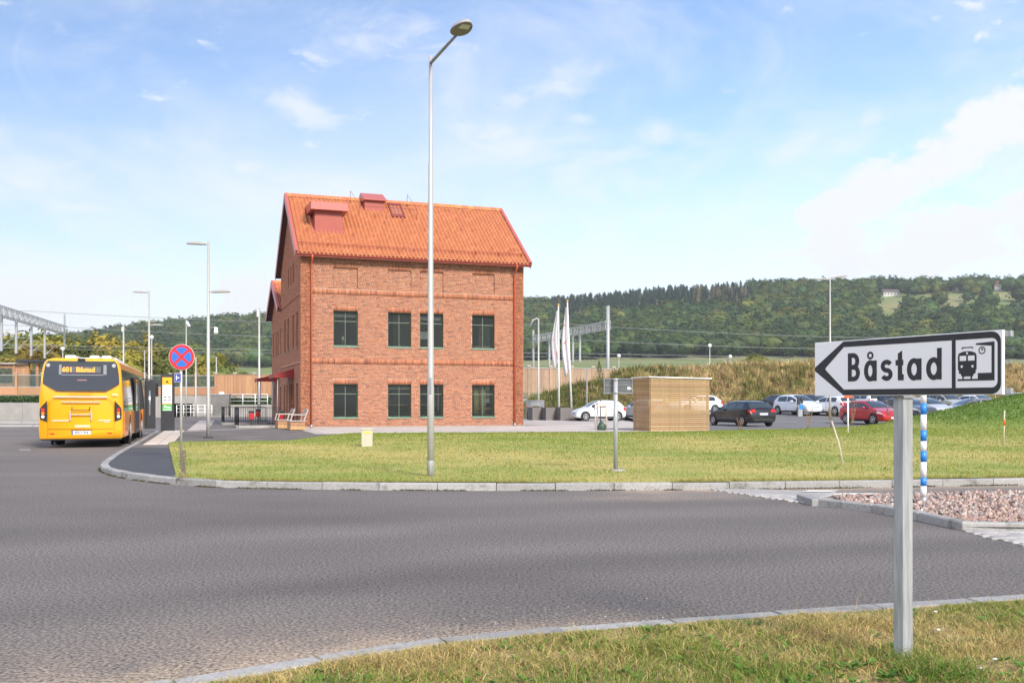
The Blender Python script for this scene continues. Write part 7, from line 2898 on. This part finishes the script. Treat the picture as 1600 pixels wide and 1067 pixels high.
MB().box(4.5, 5.8, .2, .22, .2, 3.4).build('door_glass', M_clear, t_)

# right noise fence above the square
A2, B2 = wall_line(790, 99, 967, 103)
d2 = (B2 - A2).normalized()
t_ = thing('noise_fence', 'timber noise fence above the grass bank right of the brick building', 'fence', A2 + Vector((0, 0, 2.75)), math.atan2(d2.y, d2.x))
x_ = 0.0
L3 = (B2 - A2).length
while x_ < L3 - .3:
    MB().box(x_, x_ + .24, -.14, .14, -.6, 2.40).build('post', M_boardgrey, t_)
    MB().box(x_ - .08, x_ + .32, -.2, .2, 2.40, 2.56).build('post_cap', M_paver, t_)
    xx = x_ + .245
    while xx < min(x_ + 2.38, L3):
        dd = random.uniform(-.012, .012)
        MB().box(xx, xx + .13, -.06 + dd, -.03 + dd, -.3, 2.25).build('board', M_boardgrey, t_)
        xx += .138
    MB().box(x_ + .245, min(x_ + 2.39, L3), -.12, .06, 2.25, 2.33).build('capping', M_paver, t_)
    x_ += 2.4


# ------------------------------------------------------------------ catenary gantries and wires
def gantry(label, P0, P1, zt_, masts, drops, mast_h, near_lattice=False):
    P0, P1 = Vector((*P0, 0)), Vector((*P1, 0))
    dv = P1 - P0
    L_ = dv.length
    t_ = thing('catenary_gantry', label, 'gantry', (P0.x, P0.y, 2), math.atan2(dv.y, dv.x), 'catenary gantries along the railway')
    zb_, ztop = zt_ - 2 - .45, zt_ - 2 + .45
    tr = MB()
    for yy in (-.3, .3):
        for zz in (zb_, ztop):
            tr.beam((0, yy, zz), (L_, yy, zz), .09)
    n_ = max(4, int(L_ / .95))
    for i_ in range(n_):
        xa, xb = L_ * i_ / n_, L_ * (i_ + 1) / n_
        for yy in (-.3, .3):
            tr.beam((xa, yy, zb_), (xa, yy, ztop), .05)
            tr.beam((xa, yy, zb_), (xb, yy, ztop), .045) if i_ % 2 else tr.beam((xa, yy, ztop), (xb, yy, zb_), .045)
        tr.beam((xa, -.3, zb_), (xa, .3, zb_), .045)
        tr.beam((xa, -.3, ztop), (xa, .3, ztop), .045)
    tr.build('truss', M_galv, t_)
    for (s_, lat, hh) in masts:
        mb = MB()
        if lat:
            for xx in (-.22, .22):
                mb.beam((s_ * L_ + xx, 0, -3), (s_ * L_ + xx, 0, hh), .12)
            for q in range(int(hh / .8)):
                mb.beam((s_ * L_ - .22, 0, q * .8), (s_ * L_ + .22, 0, q * .8), .08)
        else:
            mb.tube([(s_ * L_, 0, -3), (s_ * L_, 0, hh)], .20, 12)
        mb.build('mast', M_galv, t_)
    for s_ in drops:
        mb = MB()
        c_ = s_ * L_
        mb.beam((c_, 0, zb_), (c_, 0, zb_ - 3.4), .22)
        mb.beam((c_, 0, zb_ - .6), (c_, 0, zb_ - 3.4), .10)
        mb.build('hanger', M_galv, t_)
        # cantilever arms along the track
        nx_, ny_ = -dv.y / L_, dv.x / L_
        am = MB()
        for s2 in (1,):
            am.tube([(c_, 0, zb_ - 3.1), (c_ + 1.4 * s2, -.7, zb_ - 1.9)], .04, 6)
            am.tube([(c_, 0, zb_ - 1.7), (c_ + 1.7 * s2, -.8, zb_ - 1.8)], .035, 6)
            am.tube([(c_ + .3, 0, zb_ - 2.7), (c_ + 1.6 * s2, -.8, zb_ - 2.75)], .03, 6)
        am.build('cantilever', M_galv, t_)
    return t_


gantry('railway gantry above the grass bank right of the brick building', (11.0, 110), (3.0, 135), 10.3, ((0, False, 10.5), (1, True, 9.6)), (.33, .42, .75), 12)
gantry('railway gantry at the far left above the autumn trees', (-48.5, 88), (-55.0, 118), 10.3, ((1, True, 10.3),), (.18, .34, .52, .70), 12)
gantry('distant railway gantry at the right edge of the picture', (73, 136), (69.5, 128), 9.4, ((0, True, 8.4), (1, True, 8.4)), (.5,), 10)
wi = 0
for (a_, m_, b_, lab) in (((-53, 107, 11.6), (7, 122, 11.4), (71, 131, 10.2), 'uppermost of the overhead wires along the railway'),
                          ((-54, 113, 10.4), (5, 128, 10.0), (70, 134, 9.0), 'middle overhead wire along the railway'),
                          ((-52, 103, 7.6), (9, 117, 7.4), (72, 130, 7.2), 'lowest overhead wire along the railway'),
                          ((-54, 112, 7.7), (6, 126, 7.4), (72, 134, 7.2), 'farther low overhead wire along the railway')):
    pts = []
    for p, q in ((a_, m_), (m_, b_)):
        for t in np.linspace(0, 1, 13)[:-1]:
            pts.append((p[0] + (q[0] - p[0]) * t, p[1] + (q[1] - p[1]) * t, p[2] + (q[2] - p[2]) * t - 2.0 * t * (1 - t) * (1.3 if wi < 2 else .25)))
    pts.append(b_)
    d0 = Vector(pts[0]) - Vector(pts[12])
    pts = [tuple(Vector(pts[0]) + d0)] + pts
    o = MB().tube(pts, .028, 5).build('overhead_wire', M_galvdark)
    tag(o, lab, 'wire', 'overhead wires')
    wi += 1

# ------------------------------------------------------------------ autumn trees behind the railway on the left, shrubs on the bank
ymeshes = [crown_mesh('crown', 'round', 40 + q, 70, 34, .030, M_yel if q % 3 else MATS['olive_foliage'], cl_r=.30) for q in range(5)]
tk = MB().tube([(0, 0, 0), (.02, 0, .3), (0, .02, .75)], [.03, .022, .008], 6).tube([(0, 0, .25), (.16, .05, .55)], [.014, .006], 5).tube([(0, 0, .3), (-.15, -.06, .6)], [.014, .006], 5).build('trunk', M_bark)
tk_me = tk.data
bpy.data.objects.remove(tk)
k_ = 0
for row, (Y, n_, lo, hi) in enumerate(((115, 18, 5.6, 7.0), (128, 16, 8.0, 9.6))):
    for q in range(n_):
        px_ = -110 + q * (530 / n_) + random.uniform(-10, 10)
        h_ = random.uniform(lo, hi) * (1.0 if px_ < 150 else .93) * (.80 if px_ > 300 else 1)
        if px_ > 345:
            h_ *= .62
        t_ = thing('autumn_tree', 'yellowing tree in the row behind the railway fence at left', 'tree', (X_at(px_, Y), Y + random.uniform(-3, 3), 1.9), random.random() * 6, 'autumn trees behind the railway')
        c_ = link('crown', ymeshes[k_ % 5], t_)
        c_.scale = (h_ * 1.05, h_ * 1.05, h_ * 1.02)
        c2 = link('trunk', tk_me, t_)
        c2.scale = (h_, h_, h_)
        k_ += 1
for px_, Y, h_, lab in ((1183, 112, 2.6, 'yellow green bush on top of the grass bank above the car park'), (905, 118, 1.6, 'small dark bush before the field beyond the noise fence'), (1375, 118, 2.0, 'bush on the grass bank behind the direction sign')):
    x_ = X_at(px_, Y)
    t_ = thing('bank_bush', lab, 'bush', (x_, Y, float(bank_z(np.array([x_]), np.array([Y]))[0]) - .1))
    c_ = link('crown', ymeshes[0], t_)
    c_.scale = (h_ * 1.35, h_ * 1.2, h_)
    c2 = link('trunk', tk_me, t_)
    c2.scale = (h_, h_, h_)

# ------------------------------------------------------------------ farmhouses on the hill
M_lime = mat('lime_wash', (.48, .47, .44), .8, var=.08)


def farmhouse(label, px, py, L_, D_, H_, rc, rot):
    Y = 905.0
    for _ in range(30):
        z_ = float(hill_z(np.array([X_at(px, Y)]), np.array([Y]))[0])
        if HOR - (z_ - EYE) / Y * FPX > py:
            break
        Y -= 8
    Y = max(Y, 700)
    z_ = float(hill_z(np.array([X_at(px, Y)]), np.array([Y]))[0])
    t_ = thing('farmhouse', label, 'house', (X_at(px, Y), Y, z_), R(rot))
    MB().box(-L_ / 2, L_ / 2, -D_ / 2, D_ / 2, -3, H_).build('wall', M_lime, t_)
    rr_ = D_ * .36
    MB().add([(-L_ / 2 - .4, -D_ / 2 - .5, H_), (L_ / 2 + .4, -D_ / 2 - .5, H_), (L_ / 2 + .4, D_ / 2 + .5, H_), (-L_ / 2 - .4, D_ / 2 + .5, H_), (-L_ / 2 - .4, 0, H_ + rr_), (L_ / 2 + .4, 0, H_ + rr_)],
             [(0, 1, 5, 4), (2, 3, 4, 5), (0, 4, 3), (1, 2, 5), (3, 2, 1, 0)]).build('roof', rc, t_)
    for q in range(int(L_ / 3)):
        MB().box(-L_ / 2 + 1 + q * 3, -L_ / 2 + 2 + q * 3, -D_ / 2 - .06, -D_ / 2 + .1, 1, H_ - .8).build('window', M_dark, t_)


M_roofdark = mat('slate_roof', (.10, .08, .08), .7)
farmhouse('long white farmhouse in the clearing on the hill', 1390, 462, 15, 8, 3.2, M_roofdark, 4)
farmhouse('small white house at the right of the hill crest', 1560, 448, 7, 7, 6, mat('red_roof', (.35, .12, .08), .7), 60)
farmhouse('small white house between the crest trees right of the clearing', 1496, 450, 7, 6, 4.5, M_roofdark, 20)

# ------------------------------------------------------------------ air
hz = MB().box(-1700, 1700, -60, 1560, -1.4, 165).build('haze', mat('haze_surface', (1, 1, 1)))
hm = bpy.data.materials.new('haze_air')
hm.use_nodes = True
hm.node_tree.nodes.clear()
ho_ = hm.node_tree.nodes.new('ShaderNodeOutputMaterial')
hv = hm.node_tree.nodes.new('ShaderNodeVolumePrincipled')
hv.inputs['Color'].default_value = (.86, .92, 1.0, 1)
hv.inputs['Density'].default_value = 0.00015
hm.node_tree.links.new(hv.outputs[0], ho_.inputs['Volume'])
hz.data.materials.clear()
hz.data.materials.append(hm)
stuff(hz, 'thin pale haze in the air over the whole place')
